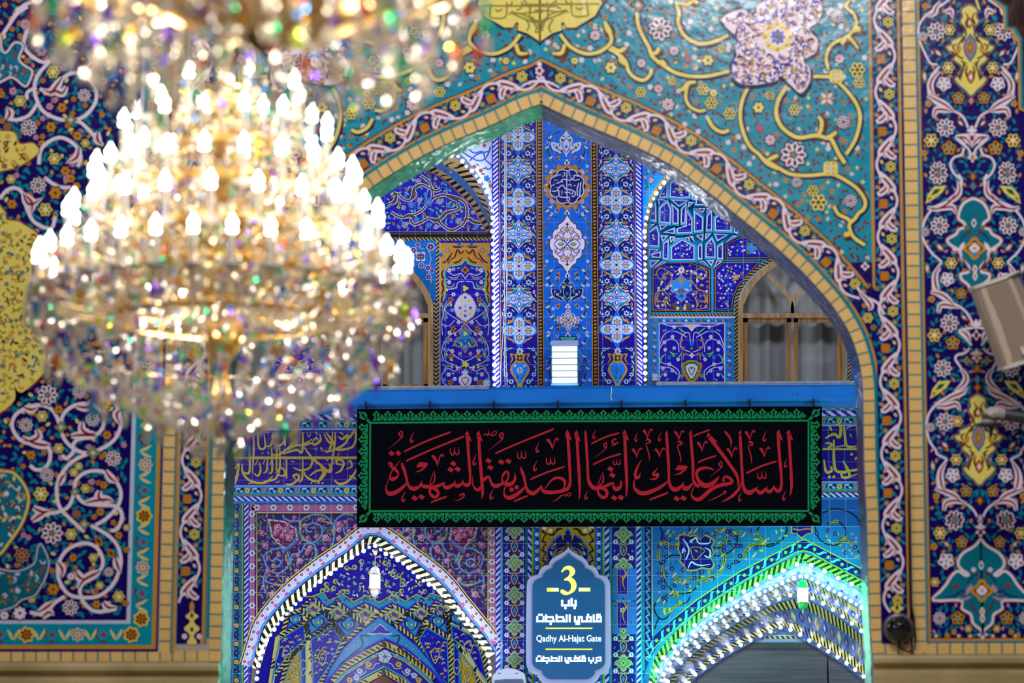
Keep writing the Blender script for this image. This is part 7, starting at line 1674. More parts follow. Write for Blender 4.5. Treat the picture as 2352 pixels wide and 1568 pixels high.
for x, y, a in ((838, 958, -3*pi/4), (838, 1187, 3*pi/4), (1870, 952, -pi/4), (1870, 1187, pi/4)):
    ca, sa = cos(a), sin(a)
    q = [(-16, -3), (-4, -3), (0, -8), (9, -9), (12, -4), (20, 0), (12, 4), (9, 9), (0, 8), (-4, 3), (-16, 3)]
    p.poly([(x+u*ca-v*sa, y+u*sa+v*ca) for u, v in q], GR, 0); p.poly([(x+u*ca-v*sa, y+u*sa+v*ca) for u, v in [(14, 0), (8, 2), (6, 5), (4, 2), (-8, 1.2), (-8, -1.2), (4, -2), (6, -5), (8, -2)]], 'black', 1.2)
p.build('border', FELT, BAN)
# red writing, traced stroke by stroke
p = Pat(YC-.0012); RED = lin('a81c26'); p.z = 1
def S(z, *v, n=5):
    q = [(z.p(v[i], v[i+1])) for i in range(0, len(v), 3)]; p.rib(q, [v[i+2]/z.s for i in range(0, len(v), 3)], RED, 0, n)
def PL(z, *v): p.poly(z(*v), RED, 0)
K1, K2, K3, K4 = Z(880, 980, 8.7125), Z(1110, 980, 8.7125), Z(1340, 980, 8.7125), Z(1570, 980, 8.711)
def at_(z, x, y, s): return lambda *v: [i for a in range(0, len(v), 3) for i in (x+v[a]*s, y+v[a+1]*s, v[a+2]*s)]
def comma(z, x, y, s=1.0): S(z, *at_(z, x, y, s)(53, -200, 6, 10, -115, 22, -13, -45, 34, 2, 0, 40, 35, -15, 24, 47, -55, 8))
def vmark(z, x, y, s=1.0): S(z, *at_(z, x, y, s)(-112, -185, 56, -80, -188, 66, -45, -140, 50, -14, -70, 34, 0, 0, 8)); S(z, *at_(z, x, y, s)(0, -10, 8, 26, -110, 22, 58, -205, 28, 92, -225, 40, 118, -190, 34))
def mmark(z, x, y, s=1.0): S(z, *at_(z, x, y, s)(-32, 50, 14, -4, 18, 36, 46, 34, 40, 52, 70, 36, -10, 92, 24, -30, 120, 20, -2, 210, 24, 28, 320, 26, 38, 400, 20, 28, 450, 10))
def damma(z, x, y, s=1.0): S(z, *at_(z, x, y, s)(38, 75, 24, -15, 35, 34, -36, -5, 30, -8, -42, 28, 22, -48, 30, 32, 0, 24, 20, 65, 22, -105, 180, 15, -260, 300, 4))
def shadda(z, x, y, s=1.0): S(z, *at_(z, x, y, s)(-85, -65, 14, -82, 20, 24, -52, 66, 30, -15, 55, 24, -2, -30, 20, -6, -90, 6)); S(z, *at_(z, x, y, s)(2, -5, 18, 18, 40, 24, 60, 62, 28, 88, 20, 24, 68, -85, 8))
def dia2(z, x, y): PL(z, x-67, y+5, x-20, y-60, x+67, y-10, x+20, y+58)
def spur(z, x, y): PL(z, x, y, x-48, y+65, x-35, y+170, x+32, y+195, x+85, y+228)
z = K1
S(z, 1685, 130, 56, 1700, 400, 60, 1722, 700, 58, 1740, 950, 48, 1738, 1080, 46, 1715, 1145, 70, 1660, 1165, 75, 1605, 1130, 50, 1590, 1045, 4); spur(z, 1690, 70)
S(z, 1590, 1110, 30, 1545, 1160, 60, 1475, 1180, 80, 1420, 1145, 45, 1450, 1065, 6); S(z, 1440, 1110, 25, 1370, 1175, 60, 1280, 1215, 85, 1215, 1180, 50, 1240, 1090, 6)
S(z, 1230, 1120, 30, 1130, 1165, 60, 1040, 1195, 70, 940, 1200, 70, 830, 1190, 75, 770, 1160, 55, 768, 1075, 5)
S(z, 1020, 885, 6, 975, 1000, 14, 935, 1130, 20); S(z, 1020, 890, 8, 1035, 1000, 28, 1010, 1110, 26, 930, 1160, 22)
S(z, 960, 1230, 60, 930, 1290, 48, 970, 1370, 60, 1040, 1405, 62, 1098, 1360, 52, 1092, 1290, 60, 1030, 1235, 70, 950, 1200, 70)
S(z, 760, 1120, 20, 720, 1195, 50, 640, 1235, 85, 560, 1225, 80, 505, 1170, 55, 480, 1090, 46, 460, 1000, 50, 425, 870, 62, 385, 770, 56, 373, 700, 8)
S(z, 470, 1110, 25, 430, 1170, 50, 330, 1260, 75, 220, 1320, 85, 130, 1340, 85, 75, 1290, 50, 58, 1210, 26, 85, 1110, 16, 125, 1040, 10)
S(z, 118, 740, 44, 180, 805, 58, 250, 860, 62, 298, 920, 40, 295, 980, 34, 250, 1025, 60, 180, 1045, 80, 140, 1030, 40, 142, 970, 28, 185, 870, 26, 250, 790, 24, 352, 658, 6); PL(z, 120, 685, 98, 752, 140, 800, 210, 745)
PL(z, 107, 527, 160, 472, 235, 530, 178, 592); PL(z, 243, 530, 292, 468, 365, 524, 315, 587)
for x, y in ((1405, 737), (1350, 858), (1493, 848), (632, 1427), (768, 1405)): dia2(z, x, y)
damma(z, 355, 140); comma(z, 565, 300); comma(z, 1815, 755); comma(z, 395, 1485)
S(z, 435, 502, 8, 468, 472, 36, 900, 270, 38, 1310, 118, 38, 1336, 96, 6); S(z, 478, 690, 8, 520, 655, 38, 1050, 420, 38, 1570, 210, 42, 1596, 186, 6)
shadda(z, 1430, 490); vmark(z, 1087, 785)
PL(z, 720, 708, 800, 708, 880, 716, 898, 738, 870, 800, 770, 885, 620, 918, 740, 860, 815, 805, 648, 810)
S(z, 960, 1528, 8, 985, 1500, 34, 1245, 1402, 36, 1275, 1380, 6)
S(z, 1520, 1388, 14, 1565, 1350, 38, 1608, 1345, 40, 1615, 1390, 30, 1540, 1450, 22, 1420, 1480, 4)
S(z, 1910, 130, 56, 1930, 500, 62, 1960, 900, 62, 1985, 1200, 60, 1990, 1350, 44, 1968, 1445, 6); spur(z, 1915, 70)
S(z, 1796, 985, 6, 1786, 1080, 18, 1810, 1190, 32, 1880, 1262, 60, 1930, 1235, 50, 1965, 1170, 30)
z = K2
S(z, 0, 1080, 60, 50, 1020, 62, 110, 1000, 45, 140, 1060, 45, 180, 1150, 60, 250, 1185, 85, 350, 1150, 62, 430, 1120, 50)
S(z, 400, 1130, 60, 375, 1040, 26, 410, 940, 48, 470, 895, 48, 505, 940, 42, 495, 1040, 34, 440, 1100, 40); S(z, 430, 1140, 84, 540, 1150, 85, 615, 1090, 62, 640, 1000, 42, 625, 918, 6)
S(z, 752, 795, 8, 770, 880, 58, 810, 980, 58, 845, 1150, 50, 870, 1240, 60, 930, 1310, 85, 1010, 1325, 85, 1090, 1270, 60, 1150, 1200, 42, 1172, 1158, 6); S(z, 830, 1200, 25, 770, 1270, 60, 640, 1370, 80, 520, 1420, 85, 440, 1385, 55, 415, 1310, 28, 430, 1230, 24, 460, 1190, 18)
for x, y in ((568, 1258), (670, 1208)): q = z.p(x, y); p.circ(q[0], q[1], 47/8.71, RED, 0, 14)
S(z, 1165, 1195, 30, 1190, 1270, 60, 1260, 1305, 75, 1400, 1310, 72, 1560, 1285, 70, 1680, 1240, 70, 1732, 1150, 56, 1738, 1000, 52, 1725, 700, 58, 1705, 400, 58, 1688, 130, 56); spur(z, 1690, 52)
S(z, 1230, 1240, 18, 1330, 1110, 30, 1420, 1032, 50, 1510, 1018, 52, 1600, 1052, 62, 1635, 1120, 52, 1620, 1200, 32, 1590, 1240, 16)
S(z, 1870, 130, 54, 1890, 500, 58, 1915, 900, 60, 1930, 1200, 50, 1925, 1380, 30, 1910, 1465, 6); PL(z, 1872, 60, 1822, 125, 1835, 230, 1900, 265, 1950, 298)
for x, y in ((105, 680), (142, 815), (360, 705), (503, 688)): dia2(z, x, y)
damma(z, 362, 172)
S(z, 0, 170, 16, 40, 140, 22, 80, 170, 24, 106, 125, 20, 100, 62, 10); S(z, 105, 130, 20, 150, 165, 26, 220, 165, 24, 265, 115, 20, 240, 84, 20, 190, 112, 18, 150, 160, 14)
S(z, 256, 542, 8, 290, 510, 36, 700, 330, 36, 1350, 66, 38, 1380, 36, 6); S(z, 955, 1062, 8, 985, 1030, 36, 1300, 900, 36, 1590, 808, 36, 1620, 778, 6); S(z, 622, 1502, 8, 650, 1475, 34, 860, 1390, 36, 890, 1370, 6)
shadda(z, 765, 565); shadda(z, 1348, 680); comma(z, 1072, 500); comma(z, 1025, 870); comma(z, 152, 1438); vmark(z, 1385, 460)
S(z, 1368, 1500, 4, 1480, 1450, 24, 1560, 1380, 26, 1640, 1360, 20, 1715, 1385, 22, 1752, 1345, 20, 1720, 1320, 18, 1660, 1360, 18, 1632, 1412, 6)
z = K3
S(z, 42, 120, 48, 60, 400, 52, 80, 700, 52, 90, 950, 52, 100, 1060, 60, 150, 1170, 75, 230, 1225, 85, 330, 1220, 70, 420, 1195, 60, 530, 1145, 55, 600, 1110, 22); PL(z, 48, 58, 12, 125, 22, 190, 66, 170)
S(z, 382, 910, 6, 340, 1030, 16, 285, 1170, 20); S(z, 385, 915, 8, 400, 1020, 30, 382, 1120, 28, 300, 1185, 22); S(z, 300, 1225, 52, 290, 1290, 42, 330, 1370, 62, 400, 1415, 62, 462, 1375, 62, 468, 1290, 62, 410, 1235, 72, 320, 1205, 62)
S(z, 600, 1105, 24, 600, 1180, 50, 640, 1240, 80, 700, 1235, 80, 748, 1180, 52, 755, 1120, 42, 745, 1068, 8)
S(z, 828, 130, 60, 840, 500, 62, 860, 900, 62, 868, 1200, 50, 860, 1350, 30, 842, 1408, 6); spur(z, 832, 52)
for x, y in ((540, 845), (580, 970), (615, 1422), (750, 1415), (1865, 1438), (2003, 1428)): dia2(z, x, y)
for x, y in ((205, 230), (1045, 285), (1517, 275), (45, 1440)): comma(z, x, y, .86)
S(z, 166, 350, 8, 195, 318, 34, 450, 200, 34, 685, 130, 34, 710, 108, 6); S(z, 202, 764, 8, 230, 735, 34, 480, 620, 34, 715, 548, 36, 742, 522, 6); S(z, 1335, 1474, 8, 1360, 1445, 34, 1660, 1330, 36, 1690, 1306, 6)
damma(z, 438, 365, .86); shadda(z, 665, 705, .8)
S(z, 655, 268, 14, 640, 240, 28, 600, 258, 30, 578, 298, 34, 595, 328, 26, 650, 332, 24, 704, 302, 12); S(z, 706, 300, 14, 640, 345, 32, 553, 388, 6)
for x, y in ((1067, 620), (1525, 620), (1283, 240), (1912, 272)): vmark(z, x, y, .84)
mmark(z, 1283, 235, .98); mmark(z, 1912, 275, .98)
S(z, 1160, 655, 6, 1100, 770, 34, 1048, 890, 58, 1035, 970, 60, 1062, 1015, 72, 1110, 1000, 50, 1142, 915, 8); S(z, 1042, 1040, 14, 1015, 1110, 30, 1010, 1190, 42, 1050, 1260, 62, 1130, 1318, 82, 1230, 1328, 85, 1380, 1282, 78, 1540, 1205, 65, 1640, 1130, 46, 1682, 1085, 20)
S(z, 1482, 818, 6, 1440, 880, 26, 1398, 930, 42, 1420, 965, 52, 1490, 945, 50, 1482, 1000, 42, 1420, 1042, 36, 1310, 1042, 5)
S(z, 1662, 120, 54, 1680, 400, 56, 1700, 700, 58, 1710, 950, 52, 1715, 1090, 52, 1745, 1190, 68, 1810, 1250, 88, 1890, 1240, 80, 1960, 1180, 52, 2018, 1095, 6); PL(z, 1675, 65, 1632, 135, 1640, 190, 1690, 180)
S(z, 1990, 1160, 34, 2030, 1215, 62, 2110, 1235, 80); PL(z, 1895, 770, 1990, 772, 2060, 780, 2085, 800, 2050, 870, 1940, 950, 1795, 970, 1910, 920, 1995, 865, 1828, 862)
z = K4
S(z, 140, 120, 54, 160, 400, 58, 185, 700, 58, 190, 950, 54, 195, 1060, 46, 240, 1150, 62, 320, 1195, 60); PL(z, 158, 58, 108, 125, 116, 190, 170, 180)
S(z, -20, 1225, 76, 70, 1230, 85, 140, 1180, 52, 182, 1120, 20)
S(z, 620, 862, 6, 540, 835, 42, 440, 818, 56, 340, 838, 62, 278, 885, 62, 262, 960, 56, 290, 1050, 62, 350, 1130, 88, 430, 1175, 102, 540, 1150, 90, 650, 1070, 62, 718, 983, 8)
S(z, 225, 1190, 14, 180, 1260, 20, 158, 1330, 24, 178, 1400, 46, 250, 1450, 70, 330, 1440, 80, 420, 1370, 80, 530, 1270, 76, 640, 1200, 76, 760, 1160, 76, 850, 1145, 64, 940, 1125, 66, 970, 1075, 60, 890, 1005, 56, 830, 1000, 50, 795, 1045, 40, 810, 1100, 40)
PL(z, 840, 1170, 865, 1160, 855, 1205)
S(z, 490, 170, 74, 640, 370, 70, 800, 580, 68, 950, 790, 66, 1050, 940, 62, 1088, 1050, 50, 1094, 1120, 40, 1075, 1202, 6); PL(z, 490, 112, 462, 190, 520, 270, 640, 330, 632, 296, 685, 310)
S(z, 1126, 110, 52, 1145, 400, 56, 1160, 700, 58, 1175, 950, 54, 1182, 1100, 54, 1205, 1220, 66, 1260, 1300, 86, 1340, 1310, 90, 1420, 1260, 62, 1494, 1196, 6); PL(z, 1150, 60, 1098, 120, 1105, 190, 1158, 180)
S(z, 1152, 1110, 20, 1112, 1230, 52, 1030, 1330, 62, 920, 1420, 52, 745, 1512, 4)
S(z, 1450, 1240, 30, 1510, 1310, 72, 1570, 1310, 72, 1630, 1250, 46, 1684, 1186, 6); S(z, 1640, 1230, 30, 1690, 1290, 72, 1740, 1285, 70, 1790, 1230, 42, 1812, 1162, 6)
S(z, 1805, 1190, 25, 1850, 1265, 62, 1900, 1282, 72, 1945, 1230, 62, 1960, 1100, 52, 1950, 900, 58, 1920, 600, 60, 1900, 300, 62, 1890, 120, 58); spur(z, 1908, 50)
S(z, 2100, 120, 54, 2120, 400, 60, 2140, 700, 60, 2155, 1000, 58, 2160, 1200, 46, 2145, 1320, 28, 2112, 1382, 6); spur(z, 2110, 50)
for v in ((193, 200, 8, 225, 170, 32, 350, 120, 32, 495, 70, 32, 516, 46, 6), (290, 727, 8, 320, 695, 34, 480, 630, 34, 630, 583, 34, 660, 560, 6), (1263, 944, 8, 1300, 905, 38, 1560, 785, 38, 1830, 695, 38, 1857, 676, 6), (820, 86, 32, 870, 140, 50, 930, 230, 44, 955, 320, 30, 942, 412, 8), (800, 1312, 24, 825, 1282, 28, 848, 1310, 28, 820, 1330, 26, 780, 1340, 22, 700, 1390, 22, 600, 1440, 20, 470, 1490, 4)): S(z, *v)
for x, y in ((370, 495), (962, 620), (1325, 280), (1618, 612)): vmark(z, x, y, .88)
mmark(z, 1325, 285, .98); comma(z, 1608, 278, .98); comma(z, 2030, 800, .85); comma(z, 1115, 1478, .9); comma(z, 2000, 1458, .9); damma(z, 740, 745, .9); shadda(z, 1565, 970)
p.build('lettering', FELT, BAN)

# ---------------- gate sign
YSG = 19.80
SG = empty('gate_sign', at(1306, 1573, YSG), label='white scalloped sign with blue face, yellow 3 and Qadhy Al-Hajat Gate lettering', cat='sign')
So, Si = Z(1205, 1250, 10.455), Z(1205, 1390, 8.81)
axs = 1305.8
ro = So(1055, 60, 1085, 110, 1150, 170, 1290, 250, 1420, 320, 1500, 400, 1532, 500, 1620, 502, 1710, 560, 1760, 640, 1785, 735, 1880, 745, 1990, 800, 2040, 880, 2055, 1000)+Si(1745, 400, 1748, 800, 1745, 1150, 1735, 1230, 1690, 1335, 1600, 1388, 1520, 1400, 1495, 1480, 1420, 1560, 1300, 1610, 1190, 1625, 900, 1628)
ri = So(1055, 200, 1075, 240, 1120, 285, 1230, 360, 1360, 430, 1430, 510, 1455, 605, 1540, 612, 1620, 665, 1670, 745, 1690, 822, 1780, 828, 1870, 885, 1915, 975, 1922, 1100)+Si(1620, 500, 1622, 900, 1622, 1150, 1590, 1235, 1500, 1296, 1432, 1308, 1405, 1400, 1335, 1468, 1270, 1492, 900, 1494)
def whole(h): return h+[(2*axs-x, y) for x, y in h[::-1] if abs(x-axs) > .5]
def slab(name, outline, Y, th, mat, parent):
    m = MB(); q = [at(x, y, Y) for x, y in outline]; m.prism([(a[0], a[2]) for a in q], Y, Y+th); return m.build(name, mat, parent)
slab('backing_board', whole(ro), YSG, .05, plain('white_acrylic', lin('aab6d6'), .2), SG)
fc = slab('face', whole(ri), YSG-.022, .02, plain('teal_blue_panel', lin('0b5d8c'), .35), SG)
LW = plain('lit_white_letters', (.9, .92, 1), .5, emit=(.86, .93, 1), es=.95); LY = plain('lit_yellow_letters', (.9, .8, .1), .5, emit=(.86, .90, .04), es=.75); LYI = plain('lit_cream_letters', (.9, .75, .5), .5, emit=(.90, .66, .26), es=.7)
class SP_:
    def __init__(s, d): s.m = MB(); s.d = d
    def poly(s, q): v = [at(x, y, YSG-.022) for x, y in q]; s.m.prism([(a[0], a[2]) for a in v], YSG-.022-s.d, YSG-.0225)
    def line(s, q, w_):
        for a, b in zip(q, q[1:]):
            d = hypot(b[0]-a[0], b[1]-a[1]); ux_, uy = (b[0]-a[0])/d*w_/2, (b[1]-a[1])/d*w_/2
            s.poly([(a[0]-ux_-uy, a[1]-uy+ux_), (b[0]+ux_-uy, b[1]+uy+ux_), (b[0]+ux_+uy, b[1]+uy-ux_), (a[0]-ux_+uy, a[1]-uy-ux_)])
three = So(875, 650, 905, 600, 940, 560, 975, 530, 1010, 515, 1045, 510, 1080, 510, 1120, 520, 1150, 540, 1180, 565, 1200, 595, 1213, 640, 1212, 670, 1195, 715, 1160, 750, 1110, 780, 1155, 808, 1195, 845, 1228, 890, 1245, 940, 1250, 990, 1240, 1040, 1220, 1085, 1190, 1125, 1150, 1155, 1110, 1180, 1060, 1200, 1020, 1210, 980, 1212, 940, 1206, 905, 1192, 875, 1170, 860, 1145, 858, 1115, 870, 1090, 900, 1074, 930, 1082, 965, 1105, 1000, 1128, 1030, 1138, 1055, 1136, 1085, 1110, 1105, 1075, 1115, 1020, 1112, 965, 1098, 925, 1075, 895, 1050, 876, 1015, 865, 960, 870, 943, 835, 1000, 800, 1045, 765, 1070, 725, 1082, 690, 1080, 655, 1068, 625, 1045, 605, 1010, 598, 975, 608, 945, 630, 905, 670)
s_ = SP_(.004); s_.poly(three); num = s_.m.build('numeral', LY, fc)
dsh = []
for q in (So(535, 1042, 820, 1042, 820, 1132, 535, 1132), So(1297, 1038, 1578, 1038, 1578, 1128, 1297, 1128)): s_ = SP_(.004); s_.poly(q); dsh.append(s_.m.build('dash', LY, fc))
for q in (Si(435, 461, 1357, 461), Si(435, 886, 1357, 886)): s_ = SP_(.004); s_.line(q, 2.9); s_.m.build('rule', LY, fc)
s_ = SP_(.006); s_.line(cr(So(960, 555, 1050, 545, 1120, 570, 1150, 640, 1120, 730, 1050, 800, 990, 835, 1080, 850, 1160, 920, 1180, 1000, 1150, 1090, 1070, 1160, 980, 1175, 910, 1130), 3), 3.8); s_.m.build('numeral_core', LYI, fc)
for q in (So(640, 1056, 806, 1056, 806, 1118, 640, 1118), So(1311, 1052, 1500, 1052, 1500, 1114, 1311, 1114)): s_ = SP_(.006); s_.poly(q); s_.m.build('dash_core', LYI, fc)
s_ = SP_(.004)
def ar(z, pts, w_, f=lambda x, y: (x, y)): s_.line([z.p(*f(pts[i], pts[i+1])) for i in range(0, len(pts), 2)], w_)
def dot(z, x, y, w_, f=lambda x, y: (x, y)): a = z.p(*f(x, y)); h = w_/2; s_.poly([(a[0]-h, a[1]-h), (a[0]+h, a[1]-h), (a[0]+h, a[1]+h), (a[0]-h, a[1]+h)])
ar(So, (1225, 1355, 1225, 1460, 1130, 1460, 1128, 1312), 4.9); ar(So, (1062, 1355, 1062, 1460, 903, 1460, 901, 1355), 4.9); dot(So, 980, 1527, 5.2); dot(So, 1203, 1525, 5.2); s_.m.build('lettering', LW, fc); s_ = SP_(.004)
for f, w_ in ((lambda x, y: (x, y), 4.5), (lambda x, y: ((228+(x-235)*.767 if x < 960 else 810+(x-1000)*.768), 1012+(y-170)*.74), 3.5)):
    for q in ((255, 235, 257, 320, 383, 320, 383, 235), (435, 200, 437, 320, 590, 320, 566, 236, 480, 236), (645, 200, 647, 320, 800, 320, 776, 236, 690, 236), (800, 320, 850, 320, 850, 200), (912, 200, 912, 320), (1017, 235, 1020, 322, 1095, 322, 1095, 236, 1158, 236, 1160, 322, 1340, 322, 1340, 238, 1262, 238, 1262, 300), (1397, 200, 1398, 322, 1540, 322, 1540, 238, 1468, 238, 1468, 300)): ar(Si, q, w_, f)
    for x, y in ((295, 188), (345, 188), (527, 370), (1050, 370), (1098, 370), (1283, 188), (1470, 188), (1515, 188)): dot(Si, x, y, w_*1.12, f)
    if w_ > 4: s_.m.build('lettering', LW, fc); s_ = SP_(.004)
ar(Si, (1300, 1060, 1302, 1118, 1392, 1118, 1392, 1060), 3.5); dot(Si, 1348, 1160, 4); ar(Si, (1452, 1060, 1452, 1150, 1430, 1160), 3.5); ar(Si, (1490, 1052, 1536, 1052, 1536, 1118, 1480, 1118), 3.5)
s_.m.build('lettering', LW, fc)
cu = bpy.data.curves.new('latin', 'FONT'); cu.body = 'Qadhy Al-Hajat Gate'; cu.size = 1; cu.extrude = .004; cu.offset = .012; cu.align_x = 'LEFT'
to = bpy.data.objects.new('latin', cu); COL.objects.link(to); bpy.context.view_layer.update()
me = bpy.data.meshes.new_from_object(to.evaluated_get(bpy.context.evaluated_depsgraph_get())); bpy.data.objects.remove(to)
V = np.array([v.co for v in me.vertices]); a, b = at(1232, 1472.5, YSG-.024), at(1381, 1458, YSG-.024)
sx = (b[0]-a[0])/(V[:, 0].max()-V[:, 0].min()); sz = (b[2]-a[2])/.70; xm = V[:, 0].min()
for v in me.vertices: x, y, zq = v.co; v.co = ((x-xm)*sx, -zq*.6, y*sz)
me.materials.clear(); me.materials.append(LW); obj('lettering', me, None, fc, a)
# ================================================================ string lights, lanterns, fixtures
def globe(name, r, mat, seg=10, rings=6, base=True):
    m = MB(); prof = [(.001, -r)]+[(r*sin(pi*i/rings), -r*cos(pi*i/rings)) for i in range(1, rings)]+[(.001, r)]
    m.lathe(prof, seg)
    me = mesh(name, m.v, m.f, True); me.materials.append(mat); return me
BIG, SMALL, GRN, MID = globe('b1', .0172, BULB), globe('b2', .0135, BULBS), globe('b3', .0150, BULBG), globe('b4', .0165, BULB)
def light_string(label, pts, Y, kinds, group=None, lamps=0, col=(.75, .85, 1), pw=2, out=.02, cap=99):
    o = empty('string_light', at(pts[0][0], pts[0][1], Y if not callable(Y) else Y(0)), label=label, cat='string light')
    n = len(pts); YY = [Y(i/(n-1)) if callable(Y) else Y for i in range(n)]
    m = MB(); m.tube([at(x, y, b) for (x, y), b in zip(pts, YY)], .002, 5); m.build('cable', DCABLE, o)
    for i, ((x, y), b) in enumerate(zip(pts, YY)):
        if i >= cap: break
        obj('bulb', kinds[i % len(kinds)], None, o, at(x, y, b-out))
    for i in range(lamps):
        k = int((i+.5)*n/lamps); a = at(pts[k][0], pts[k][1], YY[k]-.16); lamp('string_glow', 'POINT', a, pw, col, .05, parent=o)
    return o
def spaced(P, step): return resample(cr(P, 4), step)
UL = [(1051.8, 359), (1062, 370), (1071, 382), (1084, 392), (1094, 404), (1102, 416), (1111, 428), (1117.5, 440), (1124.7, 454), (1128, 467.7), (1130.4, 483.7), (1132, 500), (1130, 514), (1131, 531), (1132.5, 544.5), (1132.5, 560), (1132, 575.6)]+[(1133+.0085*i*15.4, 591+15.4*i) for i in range(20)]
light_string('string of round white bulbs down the left edge of the tiled pier', UL, 19.80, [SMALL, BIG], lamps=5, pw=1.0, col=(.72, .78, 1))
UR = [(1550, 395)]+[(1200+a/3.92, 400+b/3.92) for a, b in ((1312, 30), (1275, 75), (1240, 122), (1205, 172), (1180, 220), (1152, 280), (1130, 335), (1117, 393), (1107, 450), (1100, 515), (1103, 567), (1105, 635), (1098, 700))]+[(1482-.05*(i % 2), 592+14.7*i) for i in range(20)]
light_string('string of round white bulbs down the right edge of the tiled pier', UR, 19.82, [BIG, SMALL], lamps=5, pw=1.0, col=(.72, .80, 1))
LA = [(590, 1558), (592, 1542), (596, 1511), (606, 1480.5), (624, 1454), (642, 1427), (664, 1403), (685.5, 1380), (707, 1358), (731, 1338), (757, 1318.5), (781, 1299), (807, 1280), (835, 1265), (860, 1252), (884, 1270), (909, 1283), (937, 1302), (960, 1324), (986, 1342), (1011, 1359), (1034, 1381), (1055, 1403), (1076, 1427), (1095, 1452), (1110, 1480), (1122, 1510), (1125, 1540), (1126, 1562)]
light_string('string of white bulbs round the pointed arch of the blue domed niche', spaced(LA, 15.3), 19.955, [BIG, SMALL], lamps=8, pw=1.2, col=(.74, .84, 1))
light_string('string of alternating green and white bulbs on the outer edge of the right arch', spaced([(1494, 1570)]+T0[:-1], 17.2), 19.94, [BIG, GRN], lamps=9, pw=5, col=(.0, 1, .28))
def dpair(P, step, d=7):
    q = spaced(P, step); return q
light_string('white bulb string on the second rib of the right arch, just inside the green one', spaced(T1, 14.6), 20.1, [BIG, SMALL], lamps=6, pw=.4, col=(.70, .80, 1))
light_string('white bulb string on the third rib of the right arch, behind the green topped lantern', spaced(T2, 27), 20.44, [MID], lamps=5, pw=.3, col=(.68, .78, 1), out=.05)
light_string('innermost white bulb string round the dark timber door', spaced(T3, 25), 20.98, [MID], lamps=5, pw=.3, col=(.66, .78, 1), out=.05)

# hanging lanterns
GLOW = plain('lit_milk_glass', (.95, .93, .9), .3, emit=(1, .95, .86), es=3.4)
CLEARG, t_, b_ = nt('lantern_glass'); b_.inputs['Base Color'].default_value = (.8, .84, .9, 1); b_.inputs['Roughness'].default_value = .1; b_.inputs['Alpha'].default_value = .55
GREENG = plain('green_glass', (.02, .42, .10), .12, emit=(.0, .25, .05), es=.35)
def lantern(label, px, ytop, yb0, yb1, Y, capm):
    k = 1/ (FPX/Y); s = k; c = at(px, yb1, Y); H = at(px, yb0, Y)[2]-c[2]; top = at(px, ytop, Y)[2]-c[2]
    o = empty('hanging_lantern', (c[0], Y, at(px, yb1+28, Y)[2]), label=label, cat='lantern', group=None)
    def L(name, prof, mat, seg=14): m = MB(); m.lathe(prof, seg, c); return m.build(name, mat, o, c, True)
    R = 12*s
    L('shade', [(.001, 0), (R, 0), (R*1.04, H*.5), (R, H), (.001, H)], GLOW)
    L('cap', [(R*1.1, H), (R*1.12, H+2.5*s), (R*.9, H+3*s), (R*.95, H+8*s), (R*.8, H+13*s), (R*.4, H+17*s), (.002, H+18*s)], capm)
    L('collar', [(R*1.15, H-1*s), (R*1.18, H+1*s), (R*1.0, H+2*s)], BRASS)
    L('lower_collar', [(R*1.12, -1.5*s), (R*1.15, 0), (R, 1*s)], BRASS)
    L('lower_cup', [(R*.95, -1*s), (R*.9, -6*s), (R*.75, -12*s), (R*.35, -17*s), (.002, -18*s)], capm)
    L('finial', [(.001, -17*s), (2.2*s, -19*s), (1*s, -22*s), (1.8*s, -24*s), (.001, -28*s)], BRASS, 8)
    for i in range(8): m = MB(); a = i*pi/4; m.tube([(c[0]+R*cos(a), c[1]+R*sin(a), c[2]-6*s), (c[0]+R*1.03*cos(a), c[1]+R*1.03*sin(a), c[2])], .7*s, 5); m.build('post', BRASS, o)
    m = MB(); m.tube([(c[0], c[1], c[2]+H+17*s), (c[0], c[1], c[2]+top)], .9*s, 6); m.tube([(c[0], c[1], c[2]+top), (c[0], YB+.06, c[2]+top)], .9*s, 6); m.build('rod', BRASS, o)
    m = MB(); m.lathe([(.001, top-14*s), (3*s, top-12*s), (5.5*s, top-4*s), (6*s, top), (.001, top)], 10, c); m.build('canopy', BRASS, o)
    lamp('lantern_glow', 'POINT', (c[0], c[1]-.12, c[2]+H*.5), .2, (1, .93, .82), .03, parent=o)
lantern('hanging lantern with white glass cap in the blue domed niche', 861, 1262, 1318.5, 1351.5, 19.78, CLEARG)
lantern('hanging lantern with green glass cap and cup in the right arch', 1844, 1296, 1350, 1382, 19.86, GREENG)

# floodlight on the girder
YF = 19.62
fo = empty('floodlight', at(1297, 886, YF), label='lit white floodlight panel standing on the blue girder', cat='floodlight')
HOUS = plain('floodlight_housing', lin('5f7f98'), .4, .3)
a, b = at(1266.5, 793, YF), at(1327.5, 884.5, YF)
m = MB(); m.box(a[0], b[0], YF, YF+.07, b[2], a[2]); m.build('housing', HOUS, fo)
m = MB(); c_ = at(1265, 782.5, YF); m.box(a[0]-.004, b[0]+.004, YF-.02, YF+.08, a[2], c_[2]); m.build('top_cover', plain('grey_cover', lin('9aa6c8'), .4), fo)
m = MB(); m.box(a[0]-.002, b[0]+.002, YF-.015, YF+.03, b[2]-.002, b[2]+.014); m.build('lower_rim', plain('teal_rim', lin('8fc4c8'), .4), fo)
LEDM = plain('led_panel', (1, 1, 1), .3, emit=(.95, 1, 1), es=2.6)
h = (a[2]-b[2]-.018)/6
for i in range(6): m = MB(); z0 = b[2]+.015+i*h; m.box(a[0]+.006, b[0]-.006, YF-.008, YF+.002, z0+.006, z0+h-.006); m.build('led_row', LEDM, fo)
